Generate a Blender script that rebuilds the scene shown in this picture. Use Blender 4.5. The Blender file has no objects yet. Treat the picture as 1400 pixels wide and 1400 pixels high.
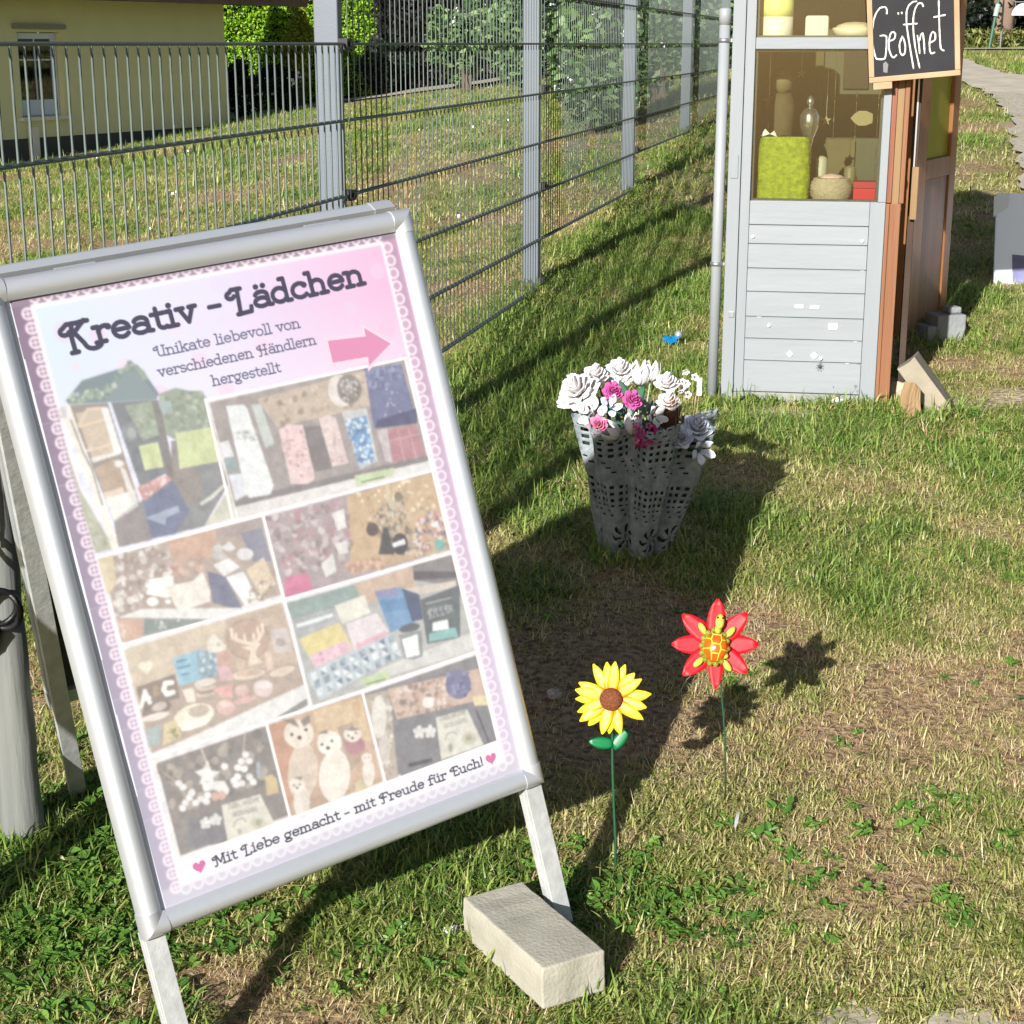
import bpy, math, random
import numpy as np
from mathutils import Vector, Matrix, Euler
random.seed(7); rng = np.random.default_rng(7)
SC = bpy.context.scene
R = math.radians

# ---------------------------------------------------------------- camera
cam_d = bpy.data.cameras.new('camera'); cam = bpy.data.objects.new('camera', cam_d)
SC.collection.objects.link(cam); SC.camera = cam
cam.location = (0, 0, 1.4)
cam.rotation_euler = (math.pi/2 - math.atan(640/2300), 0, 0)
cam_d.sensor_width = 36; cam_d.lens = 36*2300/1400; cam_d.clip_end = 500
# ---------------------------------------------------------------- sky and sun
SUN_AZ, SUN_EL = R(24.0), R(21.8)
trav = Vector((math.sin(SUN_AZ)*math.cos(SUN_EL), math.cos(SUN_AZ)*math.cos(SUN_EL), -math.sin(SUN_EL)))
W = bpy.data.worlds.new('World'); SC.world = W; W.use_nodes = True
nt = W.node_tree; bg = nt.nodes['Background']
sky = nt.nodes.new('ShaderNodeTexSky'); sky.sky_type = 'NISHITA'; sky.sun_disc = False
sky.sun_elevation = SUN_EL; sky.sun_rotation = R(204); sky.air_density = 1.0; sky.dust_density = 1.2
nt.links.new(sky.outputs[0], bg.inputs[0]); bg.inputs[1].default_value = 0.05
sd = bpy.data.lights.new('sun', 'SUN'); sd.energy = 5.0; sd.angle = R(0.5); sd.color = (1, .975, .93)
so = bpy.data.objects.new('sun', sd); SC.collection.objects.link(so)
so.rotation_euler = trav.to_track_quat('-Z', 'Y').to_euler()
SC.view_settings.view_transform = 'Standard'; SC.view_settings.look = 'None'
SC.view_settings.gamma = 1; SC.view_settings.exposure = 0.82
SC.view_settings.use_curve_mapping = False
SC.render.engine = 'CYCLES'
SC.cycles.max_bounces = 8; SC.cycles.transparent_max_bounces = 24

# ---------------------------------------------------------------- helpers
C = SC.collection
def lin(h):
    if isinstance(h, str):
        c = [int(h[i:i+2], 16)/255 for i in (0, 2, 4)]
        return tuple((x/12.92 if x < .04045 else ((x+.055)/1.055)**2.4) for x in c)
    return h
def mat(name, col, rough=.6, metal=0., var=.0, vscale=20., bump=0., bscale=80., col2=None, spec=.4, stretch=None, coat=0., transl=0.):
    m = bpy.data.materials.new(name); m.use_nodes = True
    n = m.node_tree.nodes; l = m.node_tree.links; p = n['Principled BSDF']
    c = lin(col); p.inputs['Roughness'].default_value = rough; p.inputs['Metallic'].default_value = metal
    p.inputs['Specular IOR Level'].default_value = spec; p.inputs['Coat Weight'].default_value = coat
    p.inputs['Coat Roughness'].default_value = .15
    tc = n.new('ShaderNodeTexCoord'); mp = n.new('ShaderNodeMapping'); l.new(tc.outputs['Object'], mp.inputs[0])
    if stretch: mp.inputs['Scale'].default_value = stretch
    if var > 0 or col2:
        no = n.new('ShaderNodeTexNoise'); no.inputs['Scale'].default_value = vscale; no.inputs['Detail'].default_value = 5
        l.new(mp.outputs[0], no.inputs[0])
        cr = n.new('ShaderNodeValToRGB'); cr.color_ramp.elements[0].position = .3; cr.color_ramp.elements[1].position = .7
        c2 = lin(col2) if col2 else tuple(min(1, x*(1+var)) for x in c)
        c1 = c if col2 else tuple(x*(1-var) for x in c)
        cr.color_ramp.elements[0].color = (*c1, 1); cr.color_ramp.elements[1].color = (*c2, 1)
        l.new(no.outputs[0], cr.inputs[0]); l.new(cr.outputs[0], p.inputs['Base Color'])
    else: p.inputs['Base Color'].default_value = (*c, 1)
    if bump > 0:
        nb = n.new('ShaderNodeTexNoise'); nb.inputs['Scale'].default_value = bscale; nb.inputs['Detail'].default_value = 6
        l.new(mp.outputs[0], nb.inputs[0])
        b = n.new('ShaderNodeBump'); b.inputs['Strength'].default_value = bump; b.inputs['Distance'].default_value = .004
        l.new(nb.outputs[0], b.inputs['Height']); l.new(b.outputs[0], p.inputs['Normal'])
    if transl > 0:
        t = n.new('ShaderNodeBsdfTranslucent'); mx = n.new('ShaderNodeMixShader'); mx.inputs[0].default_value = transl
        src = p.inputs['Base Color'].links[0].from_socket if p.inputs['Base Color'].links else None
        if src: l.new(src, t.inputs[0])
        else: t.inputs[0].default_value = (*c, 1)
        l.new(p.outputs[0], mx.inputs[1]); l.new(t.outputs[0], mx.inputs[2]); l.new(mx.outputs[0], n['Material Output'].inputs[0])
    return m
def leafmat(name, cols, rough=.5, transl=.35, pos_scale=0, obj_rand=True, island=False):
    """foliage: colour ramp driven by a random value per instance or per leaf"""
    m = bpy.data.materials.new(name); m.use_nodes = True
    n = m.node_tree.nodes; l = m.node_tree.links; p = n['Principled BSDF']
    cr = n.new('ShaderNodeValToRGB'); e = cr.color_ramp.elements
    for i, c in enumerate(cols):
        el = e[i] if i < 2 else e.new(i/(len(cols)-1))
        el.position = i/(len(cols)-1)
    for i, c in enumerate(cols): e[i].color = (*lin(c), 1)
    ge = n.new('ShaderNodeNewGeometry'); oi = n.new('ShaderNodeObjectInfo')
    ma = n.new('ShaderNodeMath'); ma.operation = 'ADD'; ma.inputs[1].default_value = 0
    l.new(ge.outputs['Random Per Island'], ma.inputs[0])
    if not island: l.new(oi.outputs['Random'], ma.inputs[1])
    m2 = n.new('ShaderNodeMath'); m2.operation = 'MULTIPLY'; m2.inputs[1].default_value = 1 if island else .5
    l.new(ma.outputs[0], m2.inputs[0]); l.new(m2.outputs[0], cr.inputs[0])
    l.new(cr.outputs[0], p.inputs['Base Color']); p.inputs['Roughness'].default_value = rough
    p.inputs['Specular IOR Level'].default_value = .35
    t = n.new('ShaderNodeBsdfTranslucent'); l.new(cr.outputs[0], t.inputs[0])
    mx = n.new('ShaderNodeMixShader'); mx.inputs[0].default_value = transl
    l.new(p.outputs[0], mx.inputs[1]); l.new(t.outputs[0], mx.inputs[2]); l.new(mx.outputs[0], n['Material Output'].inputs[0])
    return m
def glassmat(name, tint, refl=.12, rough=.02):
    m = bpy.data.materials.new(name); m.use_nodes = True
    n = m.node_tree.nodes; l = m.node_tree.links; n.remove(n['Principled BSDF'])
    tr = n.new('ShaderNodeBsdfTransparent'); tr.inputs[0].default_value = (*lin(tint), 1)
    gl = n.new('ShaderNodeBsdfGlossy'); gl.inputs['Roughness'].default_value = rough
    fr = n.new('ShaderNodeFresnel'); fr.inputs[0].default_value = 1.5
    ad = n.new('ShaderNodeMath'); ad.operation = 'ADD'; ad.inputs[1].default_value = refl-.04
    l.new(fr.outputs[0], ad.inputs[0])
    mx = n.new('ShaderNodeMixShader'); l.new(ad.outputs[0], mx.inputs[0]); l.new(tr.outputs[0], mx.inputs[1]); l.new(gl.outputs[0], mx.inputs[2])
    l.new(mx.outputs[0], n['Material Output'].inputs[0]); return m

class MB:
    def __init__(s): s.v = []; s.f = []
    def add(s, vs, fs):
        o = len(s.v); s.v += [tuple(v) for v in vs]; s.f += [tuple(i+o for i in f) for f in fs]; return s
    def box(s, a, b, M=None, jit=0):
        (x0, y0, z0), (x1, y1, z1) = a, b
        vs = [Vector(p) for p in ((x0,y0,z0),(x1,y0,z0),(x1,y1,z0),(x0,y1,z0),(x0,y0,z1),(x1,y0,z1),(x1,y1,z1),(x0,y1,z1))]
        if jit: vs = [v+Vector([random.uniform(-jit, jit) for _ in range(3)]) for v in vs]
        if M: vs = [M @ v for v in vs]
        return s.add(vs, [(0,3,2,1),(4,5,6,7),(0,1,5,4),(1,2,6,5),(2,3,7,6),(3,0,4,7)])
    def tube(s, pts, rad, n=8, cap=True):
        pts = [Vector(p) for p in pts]
        if not isinstance(rad, (list, tuple)): rad = [rad]*len(pts)
        vs = []; fs = []; up0 = None
        for i, p in enumerate(pts):
            d = (pts[min(i+1, len(pts)-1)] - pts[max(i-1, 0)]).normalized()
            if up0 is None: up0 = d.orthogonal().normalized()
            a = (up0 - d*up0.dot(d)).normalized(); up0 = a; b = d.cross(a)
            for k in range(n):
                t = 2*math.pi*k/n; vs.append(p + (a*math.cos(t)+b*math.sin(t))*rad[i])
        for i in range(len(pts)-1):
            for k in range(n):
                fs.append((i*n+k, i*n+(k+1) % n, (i+1)*n+(k+1) % n, (i+1)*n+k))
        if cap: fs += [tuple(range(n))[::-1], tuple(range((len(pts)-1)*n, len(pts)*n))]
        return s.add(vs, fs)
    def lathe(s, prof, n=24, M=None, wob=0):
        vs = []; fs = []
        for i, (r, z) in enumerate(prof):
            for k in range(n):
                t = 2*math.pi*k/n; rr = r*(1+wob*math.sin(5*t+i))
                v = Vector((rr*math.cos(t), rr*math.sin(t), z)); vs.append(M @ v if M else v)
        for i in range(len(prof)-1):
            for k in range(n): fs.append((i*n+k, i*n+(k+1) % n, (i+1)*n+(k+1) % n, (i+1)*n+k))
        fs += [tuple(range(n))[::-1], tuple(range((len(prof)-1)*n, len(prof)*n))]
        return s.add(vs, fs)
    def build(s, name, m, parent=None, bevel=0, smooth=False, seg=2, sub=0):
        me = bpy.data.meshes.new(name); me.from_pydata(s.v, [], s.f); me.update()
        me.materials.append(m)
        o = bpy.data.objects.new(name, me); C.objects.link(o)
        if parent: o.parent = parent
        if smooth: me.polygons.foreach_set('use_smooth', [True]*len(me.polygons))
        if bevel:
            b = o.modifiers.new('bevel', 'BEVEL'); b.width = bevel; b.segments = seg; b.limit_method = 'ANGLE'; b.angle_limit = R(40)
        if sub:
            q = o.modifiers.new('sub', 'SUBSURF'); q.levels = sub; q.render_levels = sub
        return o
def npmesh(name, v, f, m, parent=None, smooth=False):
    me = bpy.data.meshes.new(name); v = np.asarray(v, np.float32); f = np.asarray(f, np.int32); k = f.shape[1]
    me.vertices.add(len(v)); me.vertices.foreach_set('co', v.ravel())
    me.loops.add(f.size); me.loops.foreach_set('vertex_index', f.ravel())
    me.polygons.add(len(f)); me.polygons.foreach_set('loop_start', np.arange(0, f.size, k, dtype=np.int32))
    if smooth: me.polygons.foreach_set('use_smooth', np.ones(len(f), bool))
    me.update(calc_edges=True); me.validate()
    for mm in (m if isinstance(m, list) else [m]): me.materials.append(mm)
    o = bpy.data.objects.new(name, me); C.objects.link(o)
    if parent: o.parent = parent
    return o
def tag(o, label=None, cat=None, group=None, kind=None):
    if label: o['label'] = label
    if cat: o['category'] = cat
    if group: o['group'] = group
    if kind: o['kind'] = kind
    return o
def empty(name, loc=(0, 0, 0), rz=0, label=None, cat=None, group=None):
    o = bpy.data.objects.new(name, None); C.objects.link(o); o.location = loc; o.rotation_euler = (0, 0, rz)
    o.empty_display_size = .1
    return tag(o, label, cat, group)
def dup(root, loc=None, rot=None, label=None, group=None):
    r = root.copy(); C.objects.link(r)
    if loc is not None: r.location = loc
    if rot is not None: r.rotation_euler = rot
    if label: r['label'] = label
    if group: r['group'] = group
    for ch in list(root.children):
        c = ch.copy(); C.objects.link(c); c.parent = r
        for g in ch.children:
            d = g.copy(); C.objects.link(d); d.parent = c
    return r

# ---------------------------------------------------------------- terrain
def vnoise(x, y, s, seed=0):
    x = np.asarray(x, float)/s+seed*17.3; y = np.asarray(y, float)/s+seed*9.1
    xi = np.floor(x); yi = np.floor(y); fx = x-xi; fy = y-yi
    fx = fx*fx*(3-2*fx); fy = fy*fy*(3-2*fy)
    def h(a, b):
        q = np.sin(a*127.1+b*311.7+seed*74.7)*43758.5453; return q-np.floor(q)
    return (h(xi, yi)*(1-fx)+h(xi+1, yi)*fx)*(1-fy)+(h(xi, yi+1)*(1-fx)+h(xi+1, yi+1)*fx)*fy
def zg(x, y, bumps=True):
    x = np.asarray(x, float); y = np.asarray(y, float)
    b = .083*(y-2.6-3*np.log1p(np.exp((y-19)/3)))
    d = -((x-.067)*.9752-(np.minimum(y, 20)-7.31)*.2211)
    z = b-.13*np.clip(d, 0, 9)
    if bumps: z = z+.012*(vnoise(x, y, .45, 3)-.5)+.010*(vnoise(x, y, .17, 5)-.5)
    return z
def zf(x, y): return float(zg(x, y))
def fence_side(x, y): return -((x-.067)*.9752-(y-7.31)*.2211)      # >0 : beyond the fence
def gauss(x, y, cx, cy, sx, sy, rot=0):
    a = R(rot); u = (x-cx)*math.cos(a)+(y-cy)*math.sin(a); v = -(x-cx)*math.sin(a)+(y-cy)*math.cos(a)
    return np.exp(-(u/sx)**2-(v/sy)**2)
def green(x, y):
    g = .42+.75*(vnoise(x, y, .55, 1)-.5)+.75*(vnoise(x, y, .19, 2)-.5)+.25*(vnoise(x, y, 2.2, 8)-.5)
    g = g+.5*gauss(x, y, .55, 8.2, .45, 3.5, -13)+.45*gauss(x, y, .05, 5.6, .35, 1.2, -13)
    g = g+.45*gauss(x, y, 1.25, 5.0, .55, .3)+.35*gauss(x, y, .85, 4.1, .3, .5)+.3*gauss(x, y, -.75, 2.7, .4, .4)
    g = g+.3*gauss(x, y, .2, 2.35, .25, .35)+.25*gauss(x, y, .4, 2.95, .22, .2)+.2*gauss(x, y, .95, 2.35, .2, .25)
    g = g-.2*gauss(x, y, 1.15, 3.6, .45, .3)-.3*gauss(x, y, -.25, 2.15, .3, .22)-.35*gauss(x, y, .65, 2.2, .4, .2)-.2*gauss(x, y, .95, 2.9, .3, .3)-.7*gauss(x, y, .05, 3.35, .3, .45)-.3*gauss(x, y, -.5, 2.35, .3, .12)+.35*gauss(x, y, 1.5, 4.6, .7, .4)+.2*gauss(x, y, .9, 5.1, .5, .3)  # strongest bare spot, behind the board, added to darken the ground in its shadow
    g = g-.25*gauss(x, y, -.25, 6.5, .35, 3.0, -13)*(fence_side(x, y) > 0)
    far = np.clip((y-9)/6, 0, 1)
    return np.clip(g+far*.12, 0, 1)
def dirt(x, y):                                                     # worn sandy earth by the kiosk door
    return np.clip(1.6*gauss(x, y, 2.0, 5.55, .62, .17)+.9*gauss(x, y, .86, 5.42, .25, .1)+1.1*gauss(x, y, 3.95, 12.4, .30, 2.6, -16)-.35+.9*(vnoise(x, y, .12, 6)-.5)*(1+(y > 8)), 0, 1)
def axis(a, b, fine, lo, hi, grow=1.18):
    out = [lo]; st = fine
    while out[-1] < hi: out.append(out[-1]+st)
    p = out[-1]
    while p < b: st *= grow; p += st; out.append(p)
    q = lo; st = fine; pre = []
    while q > a: st *= grow; q -= st; pre.append(q)
    return np.array(pre[::-1]+out)
xs = axis(-90, 90, .05, -2.2, 3.2); ys = axis(-40, 160, .05, 1.2, 9)
gx, gy = np.meshgrid(xs, ys); gz = zg(gx, gy)
nx, ny = len(xs), len(ys)
idx = np.arange(nx*ny).reshape(ny, nx)
faces = np.stack([idx[:-1, :-1], idx[:-1, 1:], idx[1:, 1:], idx[1:, :-1]], -1).reshape(-1, 4)
gm = bpy.data.materials.new('lawn_soil'); gm.use_nodes = True
n = gm.node_tree.nodes; l = gm.node_tree.links; p = n['Principled BSDF']; p.inputs['Roughness'].default_value = .95; p.inputs['Specular IOR Level'].default_value = .1
at = n.new('ShaderNodeAttribute'); at.attribute_name = 'lawn'
ge = n.new('ShaderNodeNewGeometry')
n1 = n.new('ShaderNodeTexNoise'); n1.inputs['Scale'].default_value = 60; n1.inputs['Detail'].default_value = 8; l.new(ge.outputs['Position'], n1.inputs[0])
n2 = n.new('ShaderNodeTexNoise'); n2.inputs['Scale'].default_value = 9; n2.inputs['Detail'].default_value = 6; l.new(ge.outputs['Position'], n2.inputs[0])
def ramp(cols, pos=(.35, .65)):
    r = n.new('ShaderNodeValToRGB'); r.color_ramp.elements[0].position, r.color_ramp.elements[1].position = pos
    r.color_ramp.elements[0].color = (*lin(cols[0]), 1); r.color_ramp.elements[1].color = (*lin(cols[1]), 1); return r
rd = ramp(('665342', 'a8916f')); rgn = ramp(('5c6438', '9c9a68')); rsd = ramp(('8d7c66', 'c2b298'))
for rr in (rd, rgn, rsd): l.new(n1.outputs[0], rr.inputs[0])
sx = n.new('ShaderNodeSeparateColor'); l.new(at.outputs['Color'], sx.inputs[0])
add = n.new('ShaderNodeMath'); add.operation = 'MULTIPLY_ADD'; add.inputs[1].default_value = .5; l.new(n2.outputs[0], add.inputs[0]); l.new(sx.outputs[0], add.inputs[2])
sub = n.new('ShaderNodeMapRange'); sub.inputs['From Min'].default_value = .45; sub.inputs['From Max'].default_value = .85; l.new(add.outputs[0], sub.inputs[0])
mx = n.new('ShaderNodeMix'); mx.data_type = 'RGBA'; l.new(sub.outputs[0], mx.inputs[0]); l.new(rd.outputs[0], mx.inputs[6]); l.new(rgn.outputs[0], mx.inputs[7])
my = n.new('ShaderNodeMix'); my.data_type = 'RGBA'; l.new(sx.outputs[1], my.inputs[0]); l.new(mx.outputs[2], my.inputs[6]); l.new(rsd.outputs[0], my.inputs[7])
l.new(my.outputs[2], p.inputs['Base Color'])
bp_ = n.new('ShaderNodeBump'); bp_.inputs['Strength'].default_value = 1; bp_.inputs['Distance'].default_value = .012; l.new(n1.outputs[0], bp_.inputs['Height']); l.new(bp_.outputs[0], p.inputs['Normal'])
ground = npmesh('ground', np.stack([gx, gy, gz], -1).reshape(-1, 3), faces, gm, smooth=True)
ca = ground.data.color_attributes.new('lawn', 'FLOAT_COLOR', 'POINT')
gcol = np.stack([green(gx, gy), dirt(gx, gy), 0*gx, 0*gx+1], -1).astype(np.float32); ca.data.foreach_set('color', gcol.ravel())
tag(ground, kind='structure')

# path at the back right, kerb strip beyond the fence
def strip(name, left, right, m, dz=.02, n1_=24, n2_=8):
    def samp(pl, t):
        k = t*(len(pl)-1); i = min(int(k), len(pl)-2); f = k-i
        return np.array(pl[i])*(1-f)+np.array(pl[i+1])*f
    v = []; 
    for i in range(n1_+1):
        a = samp(left, i/n1_); b = samp(right, i/n1_)
        for j in range(n2_+1):
            q = a*(1-j/n2_)+b*j/n2_; e = (j in (0, n2_))*.045
            q = q+np.array([random.uniform(-e, e), random.uniform(-e, e)])
            v.append((q[0], q[1], zf(q[0], q[1])+dz))
    w = n2_+1; f = [(i*w+j, i*w+j+1, (i+1)*w+j+1, (i+1)*w+j) for i in range(n1_) for j in range(n2_)]
    o = npmesh(name, v, f, m, smooth=True); return tag(o, kind='structure')
m_path = mat('sandy_path', 'b2a898', .95, var=.15, vscale=6, bump=.6, bscale=60)
strip('path', [(7.8, 30), (5.6, 23), (5.2, 20.1), (5.0, 18.6), (4.9, 17), (5.6, 15.5), (7.5, 13.8)], [(6.2, 31), (4.6, 24.5), (4.25, 20), (4.2, 17.0), (4.15, 15.2), (4.6, 14.0), (6.6, 12.4)], m_path, n1_=48)
m_gravel = mat('gravel_edge', 'a89e8e', .95, var=.25, vscale=30, bump=1, bscale=40)
strip('gravel_path', [(4.15, 15.2), (3.9, 13.6), (3.42, 11.7), (3.02, 10.1), (2.66, 8.6)], [(6.6, 12.9), (5.4, 12.0), (4.6, 10.8), (4.0, 9.6), (3.5, 8.2)], m_gravel, dz=.024, n1_=50)
m_kerb = mat('pale_kerb', 'a39c88', .9, var=.15, vscale=5, bump=.3)
strip('driveway', [(-6.5, 21.2), (-3.4, 22.0), (-2.2, 23.0), (-.05, 22.8), (3, 22.4), (9, 25)], [(-6.5, 21.9), (-3.6, 23.2), (-2.2, 24.0), (0.2, 24.4), (3, 23.6), (9, 26)], m_kerb, n1_=40)

# ================================================================ FENCE
m_fpost = mat('grey_powder_coat', '5f6771', .45, var=.05, vscale=8, bump=.1, bscale=200)
m_fwire = mat('grey_wire_coat', '5c6560', .5, spec=.4)
m_clamp = mat('black_clamp', '17191b', .5)
F0 = np.array([-.450, 4.68]); FD = np.array([.578, 2.563]); FU = FD/np.linalg.norm(FD); FL = float(np.linalg.norm(FD))
f_az = math.atan2(FU[0], FU[1])
def fpos(k): return F0+FD*k
ang = -f_az + math.pi/2
fence = empty('wire_fence', (F0[0]-FD[0], F0[1]-FD[1], zf(*(F0-FD))), ang, 'grey steel wire mesh fence stepping up the slope behind the board towards the kiosk', 'fence')
fi = (Matrix.Translation(fence.location) @ Matrix.Rotation(ang, 4, 'Z')).inverted()
def in_fence(name, loc):
    o = empty(name, tuple(fi @ Vector(loc))); o.parent = fence; return o
# local +x runs along the fence, away from the camera
post_tops = {-2: 1.45, -1: 1.45, 0: 1.83, 1: 2.05, 2: 2.25, 3: 2.45, 4: 2.6, 5: 2.6}
for k in range(-1, 5):
    p_ = fpos(k); z0 = zf(p_[0], p_[1])
    b = MB(); b.box((-.02, .010, -.2), (.02, .078, post_tops[k]-z0))
    t = in_fence('fence_post', (p_[0], p_[1], z0))
    b.build('shaft', m_fpost, t, bevel=.003)
    q = MB(); q.box((-.022, .008, 0), (.022, .080, .012)); c_ = q.build('cap', m_clamp, t); c_.location.z = post_tops[k]-z0
    for z in (np.arange(.42, post_tops[k]-.05, .4) if k else (1.0, 1.4, 1.75)):
        if z > z0+.03:
            q = MB(); q.box((-.022, -.016, -.014), (.024, .0095, .014)); q.tube([(0, -.016, 0), (0, -.024, 0)], .007, 6)
            c_ = q.build('clamp', m_clamp, t); c_.location.z = z-z0
panels = {-1: (0.6, 1.4), 0: (.4, 1.8), 1: (.6, 2.0), 2: (.8, 2.2), 3: (.8, 2.2)}
vw = {}
for k, (zb, zt) in panels.items():
    a = fpos(k); t = in_fence('fence_panel', (a[0], a[1], zb))
    H_ = round(zt-zb, 2)
    b = MB(); b.tube([(0, 0, 0), (0, 0, H_)], .0025 if k < 0 else .0019, 6); proto = None
    nW = int(FL/.05)
    for i in range(nW):
        if proto is None: o = proto = b.build('vertical_wire', m_fwire, t, smooth=True)
        else: o = proto.copy(); C.objects.link(o); o.parent = t
        o.location = (.03+i*(FL-.06)/(nW-1), .0, 0)
    b = MB(); b.tube([(.01, 0, 0), (FL-.01, 0, 0)], .004, 6); proto = None
    for i in range(int(round(H_/.2))+1):
        for s_ in (-1, 1):
            if proto is None: o = proto = b.build('rail_wire', m_fwire, t)
            else: o = proto.copy(); C.objects.link(o); o.parent = t
            o.location = (0, s_*.007, i*.2)

# ================================================================ HOUSE
m_wall = mat('yellow_green_render', 'dcdab0', .9, var=.04, vscale=2, bump=.25, bscale=60)
m_plinth = mat('dark_plinth', '46494a', .8, var=.15, vscale=4)
m_white = mat('white_window_plastic', 'ccd6ea', .4)
m_wht = mat('white_paint', 'd8d8d4', .5)
m_tile = mat('brown_roof_tile', '6e5c50', .8, var=.2, vscale=3)
m_dark = mat('dark_room', '121416', .9)
m_curt = mat('net_curtain', '5e6462', .9, var=.2, vscale=20, stretch=(8, 1, 1))
m_pane = glassmat('house_glass', 'ffffff', .12)
hc = Vector((-3.486, 21.184, 0)); ha = R(28)
hz = math.pi/2-ha + math.pi     # local x from the corner towards the viewer
house = empty('house', (hc.x, hc.y, 0), hz, 'pale yellow green rendered bungalow with a blue white window behind the fence', 'house')
# local: x = t along the wall, +y is outward? check: rotate (0,1) by hz
out = Vector((math.cos(hz+math.pi/2), math.sin(hz+math.pi/2)))
sgn = 1 if out.x > 0 else -1     # lawn side of the wall lies to the right
def hy(v): return v*sgn
hx = lambda x: x*.808+.166 if 3 < x < 4.3 else x         # places the window bay along the wall
def hbox(b, x0, x1, y0, y1, z0, z1):
    x0, x1 = hx(x0), hx(x1); ya, yb = sorted((hy(y0), hy(y1))); return b.box((x0, ya, z0), (x1, yb, z1))
b = MB(); hbox(b, 0, 3.33, -.3, 0, .44, 1.86); hbox(b, 4.12, 9, -.3, 0, .44, 1.86); hbox(b, 3.33, 4.12, -.3, 0, .44, .66); hbox(b, 3.33, 4.12, -.3, 0, 1.52, 1.86)
hbox(b, 0, .3, -6, -.302, .44, 1.86)
b.build('wall', m_wall, house)
b = MB(); hbox(b, -.02, 9, -.28, .012, -.9, .44); hbox(b, -.02, .28, -6, -.282, -.9, .44); b.build('plinth', m_plinth, house)
b = MB(); hbox(b, 3.32, 4.13, -.9, -.32, .5, 1.7); b.build('room', m_dark, house)
win = MB()
for (x0, x1, z0, z1) in ((3.335, 3.42, .665, 1.515), (4.03, 4.115, .665, 1.515), (3.42, 4.03, .665, .83), (3.42, 4.03, 1.45, 1.515)): hbox(win, x0, x1, -.12, -.06, z0, z1)
wo = win.build('window', m_white, house, bevel=.008)
b = MB(); hbox(b, 3.42, 4.03, -.1, -.085, .83, 1.45); b.build('pane', m_pane, wo)
b = MB(); hbox(b, 3.715, 3.735, -.082, -.072, .83, 1.45); hbox(b, 3.42, 3.714, -.082, -.072, 1.23, 1.245); hbox(b, 3.736, 4.03, -.082, -.072, 1.23, 1.245); b.build('glazing_bar', m_white, wo)
b = MB()
for i in range(24): hbox(b, 3.43+i*.025, 3.445+i*.025, -.2-.01*(i % 2), -.19-.01*(i % 2), .83, 1.2)
b.build('curtain', m_curt, wo)
b = MB(); hbox(b, 3.27, 4.18, -.05, .06, .62, .655); b.build('sill', m_wht, wo)
b = MB(); hbox(b, 3.25, 4.2, .003, .04, 1.55, 1.60); b.build('shutter_box', mat('grey_shutter_box', '8e9088', .6), house)
b = MB(); hbox(b, 3.95, 4.07, .014, .08, .0, .56); b.build('vent_pipe', m_wht, house)
# roof: overhanging eave with rows of tiles
b = MB(); hbox(b, -1.0, 9.2, -.3, .5, 1.862, 1.9); b.build('eave_board', mat('eave_wood', '4d4640', .8), house)
rf = MB(); hbox(rf, -1.02, 9.2, .5, .53, 1.84, 1.96); rfo = rf.build('roof', m_tile, house)
tl = MB(); tl.tube([(0, hy(.56), 1.96), (0, hy(.2), 2.08), (0, hy(-1.2), 2.6)], .09, 8); first = None
for i in range(48):
    if first is None: o = first = tl.build('tile', m_tile, rfo)
    else: o = first.copy(); C.objects.link(o); o.parent = rfo
    o.location = (-.95+i*.212, 0, 0)

# ================================================================ BACKGROUND PLANTING
def leaves(pts, size, aspect=1.8, nrm=None, spread=1.0):
    """folded leaf quads at pts, random orientation"""
    n_ = len(pts); pts = np.asarray(pts, float)
    a = rng.normal(size=(n_, 3)); a /= np.linalg.norm(a, axis=1, keepdims=True)
    q = rng.normal(size=(n_, 3))*spread
    if nrm is not None: q = q+nrm*1.2
    b = np.cross(a, q); b /= np.linalg.norm(b, axis=1, keepdims=True)+1e-9
    c = np.cross(a, b)
    s = size*(.6+.8*rng.random((n_, 1)))
    v = np.stack([pts-a*s*.5, pts+b*s*.5/aspect+c*s*.06, pts+a*s*.5, pts-b*s*.5/aspect+c*s*.06], 1)
    return v.reshape(-1, 3), np.arange(n_*4).reshape(-1, 4)
def clumpy(n_, cx, rad, k=30, flat=1.0):
    """points in leafy clumps spread through an ellipsoid"""
    cen = rng.normal(size=(k, 3)); cen /= np.linalg.norm(cen, axis=1, keepdims=True); cen *= (rng.random((k, 1))**.45)
    i = rng.integers(0, k, n_); off = rng.normal(size=(n_, 3)); off /= np.linalg.norm(off, axis=1, keepdims=True); off *= rng.random((n_, 1))**.4*.34
    p = (cen[i]*.8+off)*np.array(rad); return p+np.array(cx)
m_hedge = leafmat('bright_hedge_leaf', ['5f8a1a', '8cb82a', 'b4d83c'], transl=.35, island=True)
m_hedge2 = leafmat('mid_hedge_leaf', ['22380f', '3a5a1c', '587a2c'], transl=.3, island=True)
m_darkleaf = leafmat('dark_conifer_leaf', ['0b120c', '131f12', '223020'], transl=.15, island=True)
m_shrub = leafmat('grey_green_shrub_leaf', ['2a4222', '456338', '6d8a56', '8ca472'], transl=.3, island=True)
m_yel = leafmat('yellow_green_bush_leaf', ['5b6a1c', '8c9c35', 'b5b850'], transl=.35, island=True)
m_blos = mat('white_blossom', 'd9d6da', .7)
m_bark = mat('brown_bark', '5c4e42', .9, var=.3, vscale=12, bump=1, bscale=30, stretch=(1, 1, .2))
m_core = mat('hedge_interior_twigs', '131a0c', 1.0)
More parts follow.
